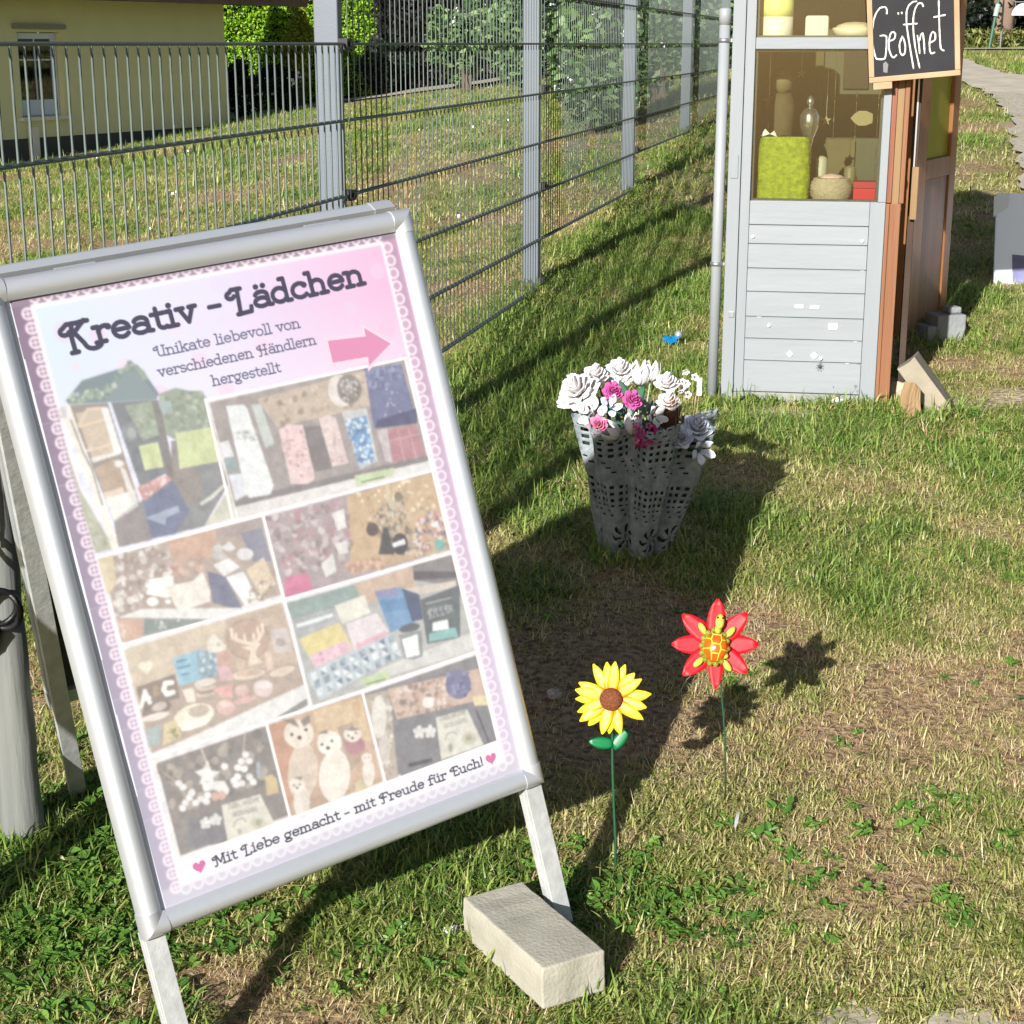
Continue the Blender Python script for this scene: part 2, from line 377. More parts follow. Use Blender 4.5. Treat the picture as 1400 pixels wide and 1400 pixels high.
def hedge(name, A, B, thick, h, n_, m, size, label, cat='hedge', group=None, z0=None):
    A = np.array(A, float); B = np.array(B, float); L_ = np.linalg.norm(B-A); u = (B-A)/L_; w_ = np.array([-u[1], u[0]])
    t = empty(name, (A[0], A[1], 0), 0, label, cat, group)
    s = rng.random(n_)*L_; f = rng.random(n_)
    face = rng.integers(0, 5, n_); dd = rng.random(n_)**2*.12
    y_ = np.where(face < 4, np.where(face % 2 == 0, -thick/2+dd, thick/2-dd), (rng.random(n_)-.5)*thick)
    zz = np.where(face < 4, f*h, h-dd)+.06*(vnoise(s, y_*4, .5, 11)-.5)
    x = A[0]+u[0]*s+w_[0]*y_; y = A[1]+u[1]*s+w_[1]*y_
    y_ += .1*(vnoise(s, zz, .35, 4)-.5)
    gz_ = zg(x, y, False) if z0 is None else z0
    v, fc = leaves(np.stack([x-A[0], y-A[1], gz_+zz], 1), size)
    npmesh('foliage', v, fc, m, t)
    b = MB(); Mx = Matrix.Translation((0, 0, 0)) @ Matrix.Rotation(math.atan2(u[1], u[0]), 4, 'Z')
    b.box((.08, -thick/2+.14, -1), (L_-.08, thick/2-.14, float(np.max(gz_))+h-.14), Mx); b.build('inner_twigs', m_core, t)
    return t
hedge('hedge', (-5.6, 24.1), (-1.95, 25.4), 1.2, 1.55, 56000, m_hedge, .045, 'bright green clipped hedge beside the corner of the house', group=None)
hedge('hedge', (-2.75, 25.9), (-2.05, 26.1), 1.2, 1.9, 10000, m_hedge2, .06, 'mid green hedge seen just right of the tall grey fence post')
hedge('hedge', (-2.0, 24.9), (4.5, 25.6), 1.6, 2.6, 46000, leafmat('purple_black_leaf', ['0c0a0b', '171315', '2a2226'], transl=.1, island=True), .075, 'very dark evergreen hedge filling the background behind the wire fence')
def bush(name, x, y, rad, n_, m, size, label, cat='shrub', group=None, blos=0, k=30, z=None, bsize=.06, trunk=True):
    z0 = zf(x, y) if z is None else z
    t = empty(name, (x, y, z0), 0, label, cat, group)
    p = clumpy(n_, (0, 0, rad[2]*.98), rad, k); p = p[p[:, 2] > .02]
    v, f = leaves(p, size); npmesh('foliage', v, f, m, t)
    b = MB()
    for i in range(7):
        a = random.uniform(0, 6.28); r = random.uniform(.2, .6)
        b.tube([(random.uniform(-.05, .05), random.uniform(-.05, .05), -.1), (math.cos(a)*rad[0]*r*.5, math.sin(a)*rad[1]*r*.5, rad[2]*.8), (math.cos(a)*rad[0]*r, math.sin(a)*rad[1]*r, rad[2]*1.5)], [.025, .015, .005], 5)
    b.build('stems', m_bark, t)
    if blos:
        c = MB(); pp = clumpy(blos, (0, 0, rad[2]), [r*1.04 for r in rad], 18)
        for q in pp:
            if q[2] < .1: continue
            for j in range(6):
                a = rng.normal(size=3)*bsize*.4; e = bsize*.35
                o_ = np.array(q)+a; d1 = rng.normal(size=3); d1 /= np.linalg.norm(d1); d2 = np.cross(d1, rng.normal(size=3)); d2 /= np.linalg.norm(d2)
                c.add([o_-d1*e, o_+d2*e, o_+d1*e, o_-d2*e], [(0, 1, 2, 3)])
        c.build('blossom', m_blos, t)
    return t
bush('flowering_bush', -3.5, 22.3, (.34, .3, .37), 5200, m_darkleaf, .06, 'dark rhododendron bush with white blossoms against the house corner', 'bush', blos=60, bsize=.09)
bush('flowering_bush', -3.02, 22.7, (.34, .3, .32), 4200, m_darkleaf, .06, 'small dark bush dotted with pale blossoms in front of the bright hedge', 'bush', blos=30, bsize=.07)
bush('bush', -2.9, 23.5, (.24, .25, .7), 6500, m_yel, .05, 'tall narrow yellow green bush before the bright hedge', 'bush')
bush('bush', -1.75, 24.0, (.42, .4, .42), 5000, m_darkleaf, .06, 'low dark bush at the foot of the hedge right of the tall fence post', 'bush')
bush('shrub', .15, 18.5, (.52, .5, .75), 6500, m_shrub, .085, 'loose grey green shrub left of the middle fence post', 'shrub', blos=26, bsize=.045, k=40)
bush('shrub', -.55, 21.5, (.5, .5, .7), 3600, m_shrub, .085, 'airy pale leaved shrub before the dark hedge', 'shrub', blos=20, bsize=.05, k=34)
bush('shrub', .62, 13.0, (.36, .3, .52), 3600, m_shrub, .075, 'leafy shrub with white specks right of the middle fence post', 'shrub', blos=26, bsize=.035, k=36)
bush('shrub', 1.25, 14.6, (.42, .4, .6), 4800, m_shrub, .07, 'dark green shrub behind the third fence post', 'shrub', blos=18, bsize=.035, k=36)
bush('shrub', 2.1, 18.6, (.7, .5, .8), 6000, m_shrub, .08, 'broad shrub behind the dense fence panel left of the kiosk', 'shrub', k=40)
# trees at the back right
def tree(name, x, y, h, cr, ch, n_, m, size, label, cat='tree', group='dark trees beyond the lawn', tr=.16, lo=.2, bark=None):
    z0 = zf(x, y); t = empty(name, (x, y, z0), 0, label, cat, group)
    b = MB(); b.tube([(0, 0, -.3), (.02, .02, h*.3), (-.03, .03, h*.65), (.02, 0, h)], [tr*1.25, tr, tr*.6, tr*.15], 10)
    for i in range(14):
        a = i*2.4; zz = h*(lo+.05*i); rr = cr*(1-.5*zz/h)*.8
        b.tube([(0, 0, zz), (math.cos(a)*rr*.5, math.sin(a)*rr*.5, zz+.1), (math.cos(a)*rr, math.sin(a)*rr, zz+.0)], [tr*.3, tr*.2, tr*.06], 5)
    b.build('trunk', bark or m_bark, t, smooth=True)
    k = 60; i = rng.integers(0, k, n_); ca_ = rng.random(k)*6.28; cz = lo+(1-lo)*rng.random(k); crr = cr*(1.08-cz)**.7*rng.random(k)**.5
    cen = np.stack([np.cos(ca_)*crr, np.sin(ca_)*crr, cz*h], 1)
    off = rng.normal(size=(n_, 3))*np.array([.34, .34, .16])*cr*.55
    p = cen[i]+off; p = p[p[:, 2] > h*lo*.6]
    v, f = leaves(p, size); npmesh('crown', v, f, m, t); return t
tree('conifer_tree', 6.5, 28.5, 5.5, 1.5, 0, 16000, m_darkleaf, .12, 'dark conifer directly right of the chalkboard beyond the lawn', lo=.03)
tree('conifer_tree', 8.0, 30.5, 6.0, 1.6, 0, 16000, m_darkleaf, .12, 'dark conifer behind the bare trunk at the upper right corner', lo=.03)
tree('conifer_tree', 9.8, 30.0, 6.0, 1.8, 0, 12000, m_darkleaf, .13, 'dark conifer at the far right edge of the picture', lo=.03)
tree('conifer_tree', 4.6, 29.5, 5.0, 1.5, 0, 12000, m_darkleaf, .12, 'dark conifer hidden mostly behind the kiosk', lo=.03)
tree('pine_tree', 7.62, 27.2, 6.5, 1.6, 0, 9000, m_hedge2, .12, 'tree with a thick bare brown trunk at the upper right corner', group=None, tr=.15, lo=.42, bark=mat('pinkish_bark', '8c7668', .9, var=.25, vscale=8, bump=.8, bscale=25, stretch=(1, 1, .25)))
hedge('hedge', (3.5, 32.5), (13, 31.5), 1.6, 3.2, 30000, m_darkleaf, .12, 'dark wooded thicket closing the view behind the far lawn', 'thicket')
# white half-round sign hanging by the trunk, green leaning pole, little posts
t = empty('hanging_sign', (7.55, 25.9, zf(7.55, 25.9)), 0, 'small white half round sign hanging from a bracket in front of the tree trunk', 'sign')
b = MB()
pts = [(math.cos(a)*.17, math.sin(a)*.17) for a in np.linspace(0, math.pi, 14)]
vs = [(x, 0, z+.47) for x, z in pts]+[(x, .02, z+.47) for x, z in pts]; k_ = len(pts)
b.add(vs, [tuple(range(k_)), tuple(range(k_, 2*k_))[::-1]]+[(i, i+k_, (i+1) % k_+k_, (i+1) % k_) for i in range(k_)]); b.build('board', mat('white_sign_enamel', 'e6e6e6', .4), t)
b = MB(); b.box((-.035, -.012, .51), (.035, -.003, .525)); b.box((-.03, -.012, .53), (-.018, -.003, .58)); b.box((-.03, -.012, .581), (.03, -.003, .595)); b.box((.02, -.012, .53), (.032, -.003, .58)); b.build('emblem', mat('grey_print', '8a8f93', .6), t)
b = MB(); b.tube([(-.3, .02, .74), (-.12, .02, .66), (.1, .02, .66), (.22, .02, .73)], .01, 6); b.tube([(-.12, .02, .66), (-.12, .02, .6)], .006, 5); b.tube([(.1, .02, .66), (.1, .02, .6)], .006, 5); b.tube([(-.3, .02, .76), (-.3, .02, -.1)], .014, 6); b.build('bracket', mat('bracket_iron', '6d6f70', .6), t)
t = empty('garden_pole', (6.98, 25.5, zf(6.98, 25.5)), 0, 'thin green pole leaning beside the tree trunk at the upper right', 'pole')
b = MB(); b.tube([(-.02, 0, -.1), (.12, 0, 1.0)], .022, 8); b.build('shaft', mat('green_pole_paint', '2e5a48', .5), t)
b = MB(); b.tube([(.04, -.03, .45), (.07, -.03, .62)], .035, 8); b.build('sleeve', mat('pale_sleeve', '8fa79a', .6), t)
t = empty('garden_pole', (6.3, 25.6, zf(6.3, 25.6)), 0, 'short pale weathered stake standing at the edge of the dark trees', 'stake')
b = MB(); b.tube([(0, 0, -.1), (0, 0, .34)], .035, 8); b.build('shaft', mat('pale_stake', '8b9389', .8), t); b = MB(); b.box((-.05, -.02, .22), (.05, .02, .3)); b.build('crosspiece', mat('pale_stake_top', '9aa197', .8), t)
# tall grass below the trees
pp = np.stack([rng.uniform(5.2, 11, 5000), rng.uniform(26.2, 27, 5000), np.zeros(5000)], 1)
pp[:, 2] = zg(pp[:, 0], pp[:, 1], False)+rng.random(5000)**2*.28
v, f = leaves(pp, .12, 5); tag(npmesh('tall_grass', v, f, leafmat('tall_grass_leaf', ['4e5c26', '7c8444', 'a5a368'], island=True)), 'tall rough grass along the foot of the far trees', 'grass', kind='stuff')

# ================================================================ KIOSK
m_kgrey = mat('pale_grey_wood_paint', '868b8f', .55, var=.08, vscale=6, bump=.35, bscale=50, stretch=(.15, 1, 1), spec=.3)
m_kgreyv = mat('pale_grey_wood_paint_upright', '83888c', .55, var=.05, vscale=6, bump=.35, bscale=50, stretch=(1, 1, .15), spec=.3)
m_kbase = mat('weathered_sill_board', '84867e', .8, var=.12, vscale=8, bump=.5, bscale=40)
m_orange = mat('orange_stained_wood', '744a2e', .5, col2='8a5e40', vscale=9, bump=.5, bscale=40, stretch=(3, 3, .12))
m_orange2 = mat('red_brown_stained_wood', '70402a', .5, col2='845038', vscale=9, bump=.5, bscale=40, stretch=(3, 3, .12))
m_tan = mat('tan_bare_wood', '7c6240', .6, col2='8f7450', vscale=9, bump=.5, bscale=40, stretch=(3, 3, .12))
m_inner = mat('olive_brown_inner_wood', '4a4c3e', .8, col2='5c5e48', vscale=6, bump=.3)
m_glass = glassmat('window_glass', 'f2f4ee', .06, .03)
m_pipe = mat('grey_pvc_pipe', '8e9295', .4, var=.04, vscale=10)
m_met = mat('zinc_metal', 'a8aaac', .35, metal=.8)
m_sw = mat('white_sticker', 'eeeeee', .5)
K = Matrix.Rotation(R(-10), 4, 'Z'); K.translation = (.712, 5.574, .244)
def kl(x, y, z=0): return K @ Vector((x, y, z))
kiosk = empty('kiosk', (.712, 5.574, .244), R(-10), 'small pale grey wooden kiosk with glazed windows and an open orange brown side', 'kiosk')
seams = [.586, .524, .444, .367, .284, .211, .137, .031]
for i in range(7):
    z1, z0 = seams[i], seams[i+1]
    b = MB(); h = z1-z0
    prof = [(-.002, z0+.0006), (-.0058, z0+.003), (-.0045, z1-.004), (-.001, z1-.0006)]
    vs = [(.0665, y, z) for y, z in prof]+[(.449, y, z) for y, z in prof]+[(.0665, .02, z0), (.0665, .02, z1), (.449, .02, z0), (.449, .02, z1)]
    b.add(vs, [(0, 4, 5, 1), (1, 5, 6, 2), (2, 6, 7, 3), (0, 1, 2, 3, 9, 8), (4, 10, 11, 7, 6, 5), (8, 9, 11, 10), (3, 7, 11, 9), (0, 8, 10, 4)])
    b.build('plank', m_kgrey, kiosk)
def kb(name, a, b_, m, bev=.002, par=None):
    q = MB(); q.box(a, b_); return q.build(name, m, par or kiosk, bevel=bev)
kb('corner_board', (-.008, -.010, -.06), (.0325, .03, 1.62), m_kgreyv)
kb('stile', (.0345, -.007, .030), (.0655, .03, 1.62), m_kgreyv)
kb('stile', (.4505, -.008, -.04), (.4995, .03, .664), m_kgreyv)
kb('stile', (.4745, -.008, .6645), (.4995, .03, 1.62), m_kgreyv)
kb('rail', (.0665, -.009, .5875), (.450, .03, .664), m_kgrey)
kb('rail', (.0665, -.009, 1.14), (.474, .03, 1.176), m_kgrey)
kb('rail', (.0665, -.009, 1.52), (.474, .03, 1.62), m_kgrey)
kb('base_board', (.0, -.004, -.10), (.4495, .03, .0295), m_kbase, .004)
for z0, z1 in ((.664, 1.14), (1.176, 1.52)):
    w_ = empty('window', (0, 0, 0)); w_.parent = kiosk
    q = MB(); q.box((.067, .006, z0+.001), (.474, .009, z1-.001)); q.build('pane', m_glass, w_)
    q = MB()
    q.box((.0668, .010, z0), (.0745, .022, z1)); q.box((.4665, .010, z0), (.474, .022, z1)); q.box((.075, .010, z1-.008), (.466, .022, z1)); q.box((.075, .010, z0), (.466, .022, z0+.006))
    q.build('frame', mat('dark_window_bead', '4a4c46', .7), w_)
# shell
kb('side_wall', (-.008, .031, -.06), (.016, .77, 1.62), m_kgreyv)
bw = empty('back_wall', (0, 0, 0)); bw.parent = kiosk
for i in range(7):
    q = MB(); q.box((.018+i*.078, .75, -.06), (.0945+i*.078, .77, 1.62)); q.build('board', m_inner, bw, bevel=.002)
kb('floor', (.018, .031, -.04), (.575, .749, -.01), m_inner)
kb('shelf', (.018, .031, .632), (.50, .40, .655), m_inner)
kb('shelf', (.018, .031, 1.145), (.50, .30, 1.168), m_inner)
# right hand jamb, three strips of wood standing proud of the grey front
kb('jamb_strip', (.5005, .0, -.08), (.513, .05, .66), m_orange)
kb('jamb_strip', (.5135, .004, -.08), (.548, .07, .66), m_orange)
kb('jamb_strip', (.5005, .0, .662), (.517, .05, 1.62), m_orange2)
kb('jamb_strip', (.5175, .006, .60), (.540, .06, 1.62), m_tan)
kb('jamb_strip', (.5405, .002, .6605), (.5555, .07, 1.62), m_orange)
kb('edge_rod', (.585, .12, .70), (.590, .126, 1.62), m_met, 0)
kb('inner_post', (.578, .13, -.08), (.60, .17, 1.62), mat('dark_stained_wood', '3a2a20', .7, var=.2, vscale=8, bump=.3))
kb('inner_post', (.582, .13-.026, .60), (.604, .129, .77), m_tan)
# gable roof above the picture
for s_ in (-1, 1):
    q = MB(); cx = .28; Mx = Matrix.Translation((cx, 0, 1.84)) @ Matrix.Rotation(R(33)*s_, 4, 'Y')
    q.box((-.40 if s_ < 0 else 0, -.08, -.012), (0 if s_ < 0 else .40, .86, .012), Mx)
    q.build('roof_panel', mat('green_roof_felt', '4c5f5c', .9, var=.15, bump=.5), kiosk)
q = MB(); q.add([(.0, .0, 1.621), (.555, .0, 1.621), (.28, .0, 1.80), (.0, .02, 1.621), (.555, .02, 1.621), (.28, .02, 1.80)], [(0, 1, 2), (3, 5, 4), (0, 3, 4, 1), (1, 4, 5, 2), (2, 5, 3, 0)]); q.build('gable', m_kgrey, kiosk)
# round pole at the left corner
q = MB(); q.tube([(-.037, -.01, -.05), (-.0335, -.01, 1.235)], .0175, 20); po = q.build('pole', m_pipe, kiosk, smooth=True)
q = MB(); q.lathe([(.019, 0), (.0195, .03), (.0195, .045), (.016, .05), (.002, .052)], 20); c_ = q.build('cap', m_pipe, po, smooth=True); c_.location = (-.0335, -.01, 1.215)
for z in (.45, 1.16):
    q = MB(); q.lathe([(.0185, 0), (.0215, .001), (.0215, .013), (.0185, .014)], 16); c_ = q.build('bracket', m_met, po, smooth=True); c_.location = (-.037+.0035*z/1.2, -.01, z)
    q = MB(); q.box((-.017, -.014, z+.002), (-.0082, -.004, z+.012)); q.build('bracket', m_met, po)
kb('hinge', (.000, -.0135, .735), (.024, -.0105, .81), m_kgreyv, .001)
kb('hinge', (.010, -.0135, .28), (.028, -.0105, .30), m_met, .001)
# fittings on the planks
def dot(name, x, z, w_, h, m, rot=0, y=-.0075, th=.003):
    q = MB(); q.box((-w_/2, -th, -h/2), (w_/2, 0, h/2), Matrix.Rotation(R(rot), 4, 'Y')); o = q.build(name, m, kiosk, bevel=.001); o.location = (x, y, z); return o
for x, z in ((.080, .548), (.432, .540), (.144, .256)):
    q = MB(); q.lathe([(.0058, 0), (.0058, .004), (.004, .008), (.001, .009)], 12, Matrix.Rotation(R(90), 4, 'X')); o = q.build('screw', m_sw, kiosk, smooth=True); o.location = (x, -.005, z)
for x, z, w_, h, r in ((.240, .322, .028, .011, 0), (.290, .321, .030, .011, 2), (.352, .259, .030, .020, -4), (.216, .163, .016, .016, 45), (.296, .160, .018, .018, 45)):
    dot('sticker', x, z, w_, h, m_sw, r)
m_chip = mat('bare_wood_chip', 'c9cac4', .8); m_worn = mat('worn_grey_wood', '6e716e', .9, var=.2, vscale=60)
for x, z, w_, h_, mm in ((.437, .443, .020, .003, m_chip), (.428, .210, .016, .003, m_chip), (.440, .137, .012, .004, m_worn), (.405, .1365, .018, .003, m_chip), (.436, .060, .014, .016, m_worn), (.443, .045, .010, .010, m_worn), (.11, .2835, .022, .0025, m_chip), (.10, .052, .012, .006, m_worn)):
    q = MB(); pts_ = [(x+w_*.5*math.cos(a)*random.uniform(.6, 1.1), -.0068, z+h_*.5*math.sin(a)*random.uniform(.6, 1.1)) for a in np.linspace(0, 6.283, 10)[:-1]]
    q.add(pts_+[(p_[0], -.004, p_[2]) for p_ in pts_], [tuple(range(9))]+[(i, (i+1) % 9, (i+1) % 9+9, i+9) for i in range(9)]); q.build('paint_chip', mm, kiosk)
sp = empty('hook_ornament', tuple(kl(.316, -.014, .125)), R(-10), 'tiny dark spider like ornament hanging from a white hook low on the grey kiosk front', 'ornament')
q = MB(); q.lathe([(.001, -.006), (.005, -.003), (.005, .003), (.001, .006)], 10); q.build('body', mat('dark_wire', '3c3f42', .5), sp, smooth=True)
q = MB()
for i in range(8):
    a = i*math.pi/4+.3; q.tube([(0, 0, 0), (math.cos(a)*.008, -.002, math.sin(a)*.008+.002), (math.cos(a)*.013, 0, math.sin(a)*.015-.002)], .0008, 4)
q.tube([(0, 0, 0), (.002, 0, .026)], .0008, 4); q.build('legs', mat('dark_wire_leg', '50545a', .5), sp)
q = MB(); q.lathe([(.0055, 0), (.006, .006), (.003, .009)], 10, Matrix.Rotation(R(90), 4, 'X')); o = q.build('hook', m_sw, sp); o.location = (.002, .006, .027)
# door standing open at the back right corner
dA, dB = Vector((1.484, 6.407, .312)), Vector((1.775, 6.93, .312)); dv = dB-dA; dl = dv.length
door = empty('door', (0, 0, 0)); door.parent = kiosk
Dm = K.inverted() @ (Matrix.Translation(dA) @ Matrix.Rotation(math.atan2(dv.y, dv.x), 4, 'Z'))
def db(name, x0, x1, z0, z1, m, y0=-.02, y1=.02, par=None, bev=.003):
    q = MB(); q.box((x0, y0, z0), (x1, y1, z1)); o = q.build(name, m, par or door, bevel=bev); o.matrix_local = Dm; return o
m_doorw = mat('stained_door_wood', '8a5832', .5, col2='a06a42', vscale=7, bump=.5, bscale=35, stretch=(3, 3, .12))
db('stile', 0, .17, -.06, 1.5, m_doorw); db('stile', dl-.09, dl, -.06, 1.5, m_doorw)
db('rail', .1705, dl-.0905, .585, .66, m_doorw); db('rail', .1705, dl-.0905, 1.42, 1.5, m_doorw); db('rail', .1705, dl-.0905, -.06, .03, m_doorw)
db('lower_panel', .1705, dl-.0905, .0305, .5845, m_orange, -.012, .0)
mp_ = mat('olive_translucent_pane', 'd0c85c', .2, transl=.6, spec=.5)
db('pane', .1705, dl-.0905, .6605, 1.4195, mp_, -.004, 0, bev=0)

# goods on the kiosk shelves (each its own thing)
def at_k(o, x, y, z, rz=0): o.location = kl(x, y, z); o.rotation_euler = (0, 0, R(-10+rz)); return o
m_mesh = mat('yellow_green_mesh_fabric', '6e7c10', .7, col2='93a020', vscale=60, bump=1, bscale=120)
q = MB(); n_ = 14
vs = []; fs = []
for j in range(49):
    z = j/48; 
    for i in range(24):
        a = 2*math.pi*i/24; ca_, sa = math.cos(a), math.sin(a); pw = .45
        x = .086*math.copysign(abs(ca_)**pw, ca_)*(1-.10*max(0, z-.8)*5)*(1+.03*math.sin(9*a+z*11)+.012*math.sin(z*95)); y = .05*math.copysign(abs(sa)**pw, sa)*(1-.12*z)
        vs.append((x, y, z*.205+.004*math.sin(7*a+3)))
for j in range(48):
    for i in range(24): fs.append((j*24+i, j*24+(i+1) % 24, (j+1)*24+(i+1) % 24, (j+1)*24+i))
fs += [tuple(range(24))[::-1], tuple(range(48*24, 49*24))]
q.add(vs, fs); o = q.build('mesh_bag', m_mesh, None, smooth=True)
tag(at_k(o, .168, .09, .657), 'bright yellow green woven bag behind the lower kiosk window', 'bag')
t = empty('crochet_basket'); tag(at_k(t, .325, .085, .657), 'cream crocheted basket between the yellow green bag and the red box', 'basket')
q = MB(); prof = [(.045, 0)]
for j in range(14): prof.append((.055+.012*math.sin(j/13*3.0)+(.004 if j % 2 else 0), .003+j*.0055))
prof += [(.05, .078), (.045, .07), (.042, .02)]; q.lathe(prof, 28, wob=.02)
q.build('body', mat('cream_yarn', 'a0937c', .9, var=.15, vscale=90, bump=1, bscale=150), t, smooth=True)
q = MB(); q.lathe([(.02, .07), (.046, .074), (.03, .085), (.004, .09)], 16, wob=.08); q.build('filling', mat('pinkish_wool', 'c7a99c', .9, var=.2, vscale=60, bump=1), t, smooth=True)
t = empty('red_box'); tag(at_k(t, .432, .10, .657), 'small red box at the right end of the lower kiosk window shelf', 'box')
q = MB(); q.box((-.036, -.04, 0), (.036, .04, .045)); q.build('body', mat('red_card', 'b01428', .5), t, bevel=.002)
q = MB(); q.box((-.037, -.041, .0455), (.037, .041, .066)); q.build('lid', mat('dark_pink_card', '9c2030', .5), t, bevel=.002)
t = empty('silver_lantern'); tag(at_k(t, .245, .17, .657), 'slender silver ornament standing behind the basket in the kiosk', 'ornament')
q = MB(); q.lathe([(.028, 0), (.03, .01), (.008, .02), (.007, .16), (.016, .20), (.03, .235), (.032, .27), (.02, .29), (.006, .30)], 20); q.build('body', mat('silver_metal', 'c9c6bb', .2, metal=.9), t, smooth=True)
q = MB(); q.lathe([(.004, 0), (.012, .01), (.012, .02), (.003, .035)], 12); o = q.build('finial', m_met, t, smooth=True); o.location.z = .3
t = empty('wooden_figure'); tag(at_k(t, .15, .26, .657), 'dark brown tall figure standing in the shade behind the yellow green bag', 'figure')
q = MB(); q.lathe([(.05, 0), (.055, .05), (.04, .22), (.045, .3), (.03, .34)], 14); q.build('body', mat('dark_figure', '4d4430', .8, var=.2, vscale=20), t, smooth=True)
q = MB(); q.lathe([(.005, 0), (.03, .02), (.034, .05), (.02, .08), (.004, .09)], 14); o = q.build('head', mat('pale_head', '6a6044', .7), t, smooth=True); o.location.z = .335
q = MB(); n8 = 10
q.add([(0, 0, 0)]+[(math.cos(i*.628)*.034*(1+.2*(i % 2)), 0, math.sin(i*.628)*.026) for i in range(10)]+[(math.cos(i*.628)*.034*(1+.2*(i % 2)), .01, math.sin(i*.628)*.026) for i in range(10)],
      [(0, i+1, (i+1) % 10+1) for i in range(10)]+[(i+1, i+11, (i+1) % 10+11, (i+1) % 10+1) for i in range(10)])
o = q.build('shell_ornament', mat('pale_shell', '8c825a', .6), None, bevel=.002); tag(at_k(o, .42, .30, .915), 'pale shell shaped ornament hanging inside the kiosk above the red box', 'ornament')
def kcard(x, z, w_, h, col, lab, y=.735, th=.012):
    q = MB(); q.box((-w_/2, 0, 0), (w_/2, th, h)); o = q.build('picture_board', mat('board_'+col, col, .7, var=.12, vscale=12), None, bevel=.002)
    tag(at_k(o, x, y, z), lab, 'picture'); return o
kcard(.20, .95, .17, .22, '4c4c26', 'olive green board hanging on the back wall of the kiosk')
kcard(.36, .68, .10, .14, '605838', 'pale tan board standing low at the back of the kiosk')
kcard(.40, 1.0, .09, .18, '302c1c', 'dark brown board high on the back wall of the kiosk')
q = MB(); q.add([(-.03, 0, 0), (-.012, .01, .028), (.004, 0, .012), (.018, .012, .022), (.028, 0, .002), (.02, .03, .0), (-.02, .03, .004)], [(0, 1, 2), (2, 1, 6), (2, 3, 4), (3, 5, 4), (2, 5, 3), (0, 6, 1), (2, 6, 5)])
o = q.build('white_tissue', mat('white_tissue', 'c9c9c4', .8)); tag(at_k(o, .115, .09, .860), 'bit of white tissue sticking out of the top left of the yellow green bag', 'tissue')
for x, z, r_, lab in ((.105, .97, .022, 'pale star hanging at the left inside the kiosk window'), (.300, .905, .018, 'small pale star hanging in the middle of the kiosk window'), (.21, 1.06, .016, 'small olive star hanging high in the kiosk window')):
    q = MB(); pts_ = [(r_*(1 if i % 2 == 0 else .45)*math.sin(i*.628), r_*(1 if i % 2 == 0 else .45)*math.cos(i*.628)) for i in range(10)]
    q.add([(a, 0, b_) for a, b_ in pts_]+[(a, .006, b_) for a, b_ in pts_], [tuple(range(10)), tuple(range(10, 20))[::-1]]+[(i, i+10, (i+1) % 10+10, (i+1) % 10) for i in range(10)])
    o = q.build('hanging_star', mat('dull_star', '8c8660', .7)); tag(at_k(o, x, .30+x*.2, z), lab, 'star'); q = MB(); q.tube([(0, .003, r_), (0, .003, 1.14-z)], .0008, 4); q.build('string', m_met, o)
for x, h_, col, lab in ((.29, .13, 'a8a48c', 'tall pale candle standing behind the crocheted basket'), (.385, .10, '6f6a48', 'olive jar standing behind the basket and the red box')):
    q = MB(); q.lathe([(.018, 0), (.02, .004), (.02, h_), (.014, h_+.006), (.003, h_+.01)], 14); o = q.build('candle' if h_ > .12 else 'jar', mat('goods_'+col, col, .5), smooth=True); tag(at_k(o, x, .20, .657), lab, 'candle' if h_ > .12 else 'jar')
# upper shelf
t = empty('candle'); tag(at_k(t, .125, .09, 1.170), 'thick white and yellow candle in the upper kiosk window', 'candle')
q = MB(); q.lathe([(.050, 0), (.054, .008), (.054, .07)], 24); q.build('lower_wax', mat('white_wax', 'd8d6c8', .5), t, smooth=True)
q = MB(); q.lathe([(.0535, .0702), (.054, .10), (.053, .15), (.046, .158), (.01, .15)], 24); q.build('upper_wax', mat('pale_yellow_wax', 'e6e08c', .5), t, smooth=True)
t = empty('candle'); tag(at_k(t, .255, .07, 1.170), 'short pale green square candle in the upper kiosk window', 'candle')
q = MB(); q.box((-.037, -.037, 0), (.037, .037, .073)); q.build('wax', mat('pale_green_wax', 'c5d0bc', .5), t, bevel=.008); q = MB(); q.tube([(0, 0, .07), (.002, 0, .085)], .0015, 5); q.build('wick', m_dark, t)
t = empty('wool_bowl'); tag(at_k(t, .375, .09, 1.170), 'cream bowl of wool in the upper kiosk window beside the chalkboard', 'bowl')
q = MB(); q.lathe([(.04, 0), (.062, .01), (.072, .03), (.07, .036)], 22); q.build('bowl', mat('cream_bowl', 'd8cdb4', .6), t, smooth=True); q = MB(); q.lathe([(.066, .034), (.055, .045), (.03, .052), (.004, .054)], 16, wob=.08); q.build('wool', mat('beige_wool', 'bfb096', .9, bump=1), t, smooth=True)

# ================================================================ CHALKBOARD
m_bf = mat('pale_pine_frame', 'a08060', .6, col2='b49474', vscale=8, bump=.2)
m_slate = mat('black_slate', '1c1c20', .7, var=.25, vscale=9)
cb = empty('chalkboard', tuple(kl(.425, -.06, 1.037)), 0, 'small black chalkboard in a pale wooden frame reading Geöffnet on the kiosk corner', 'chalkboard')
cb.rotation_euler = (R(4), R(-5.2), R(-9))
BW, BH = .278, .40
for nm, a, b_ in (('frame_strip', (0, 0, 0), (BW, .016, .0165)), ('frame_strip', (0, 0, BH-.0165), (BW, .016, BH)), ('frame_strip', (0, 0, .017), (.0165, .016, BH-.017)), ('frame_strip', (BW-.0165, 0, .017), (BW, .016, BH-.017))):
    q = MB(); q.box(a, b_); q.build(nm, m_bf, cb, bevel=.002)
q = MB(); q.box((.0167, .006, .0167), (BW-.0167, .012, BH-.0167)); q.build('slate', m_slate, cb)
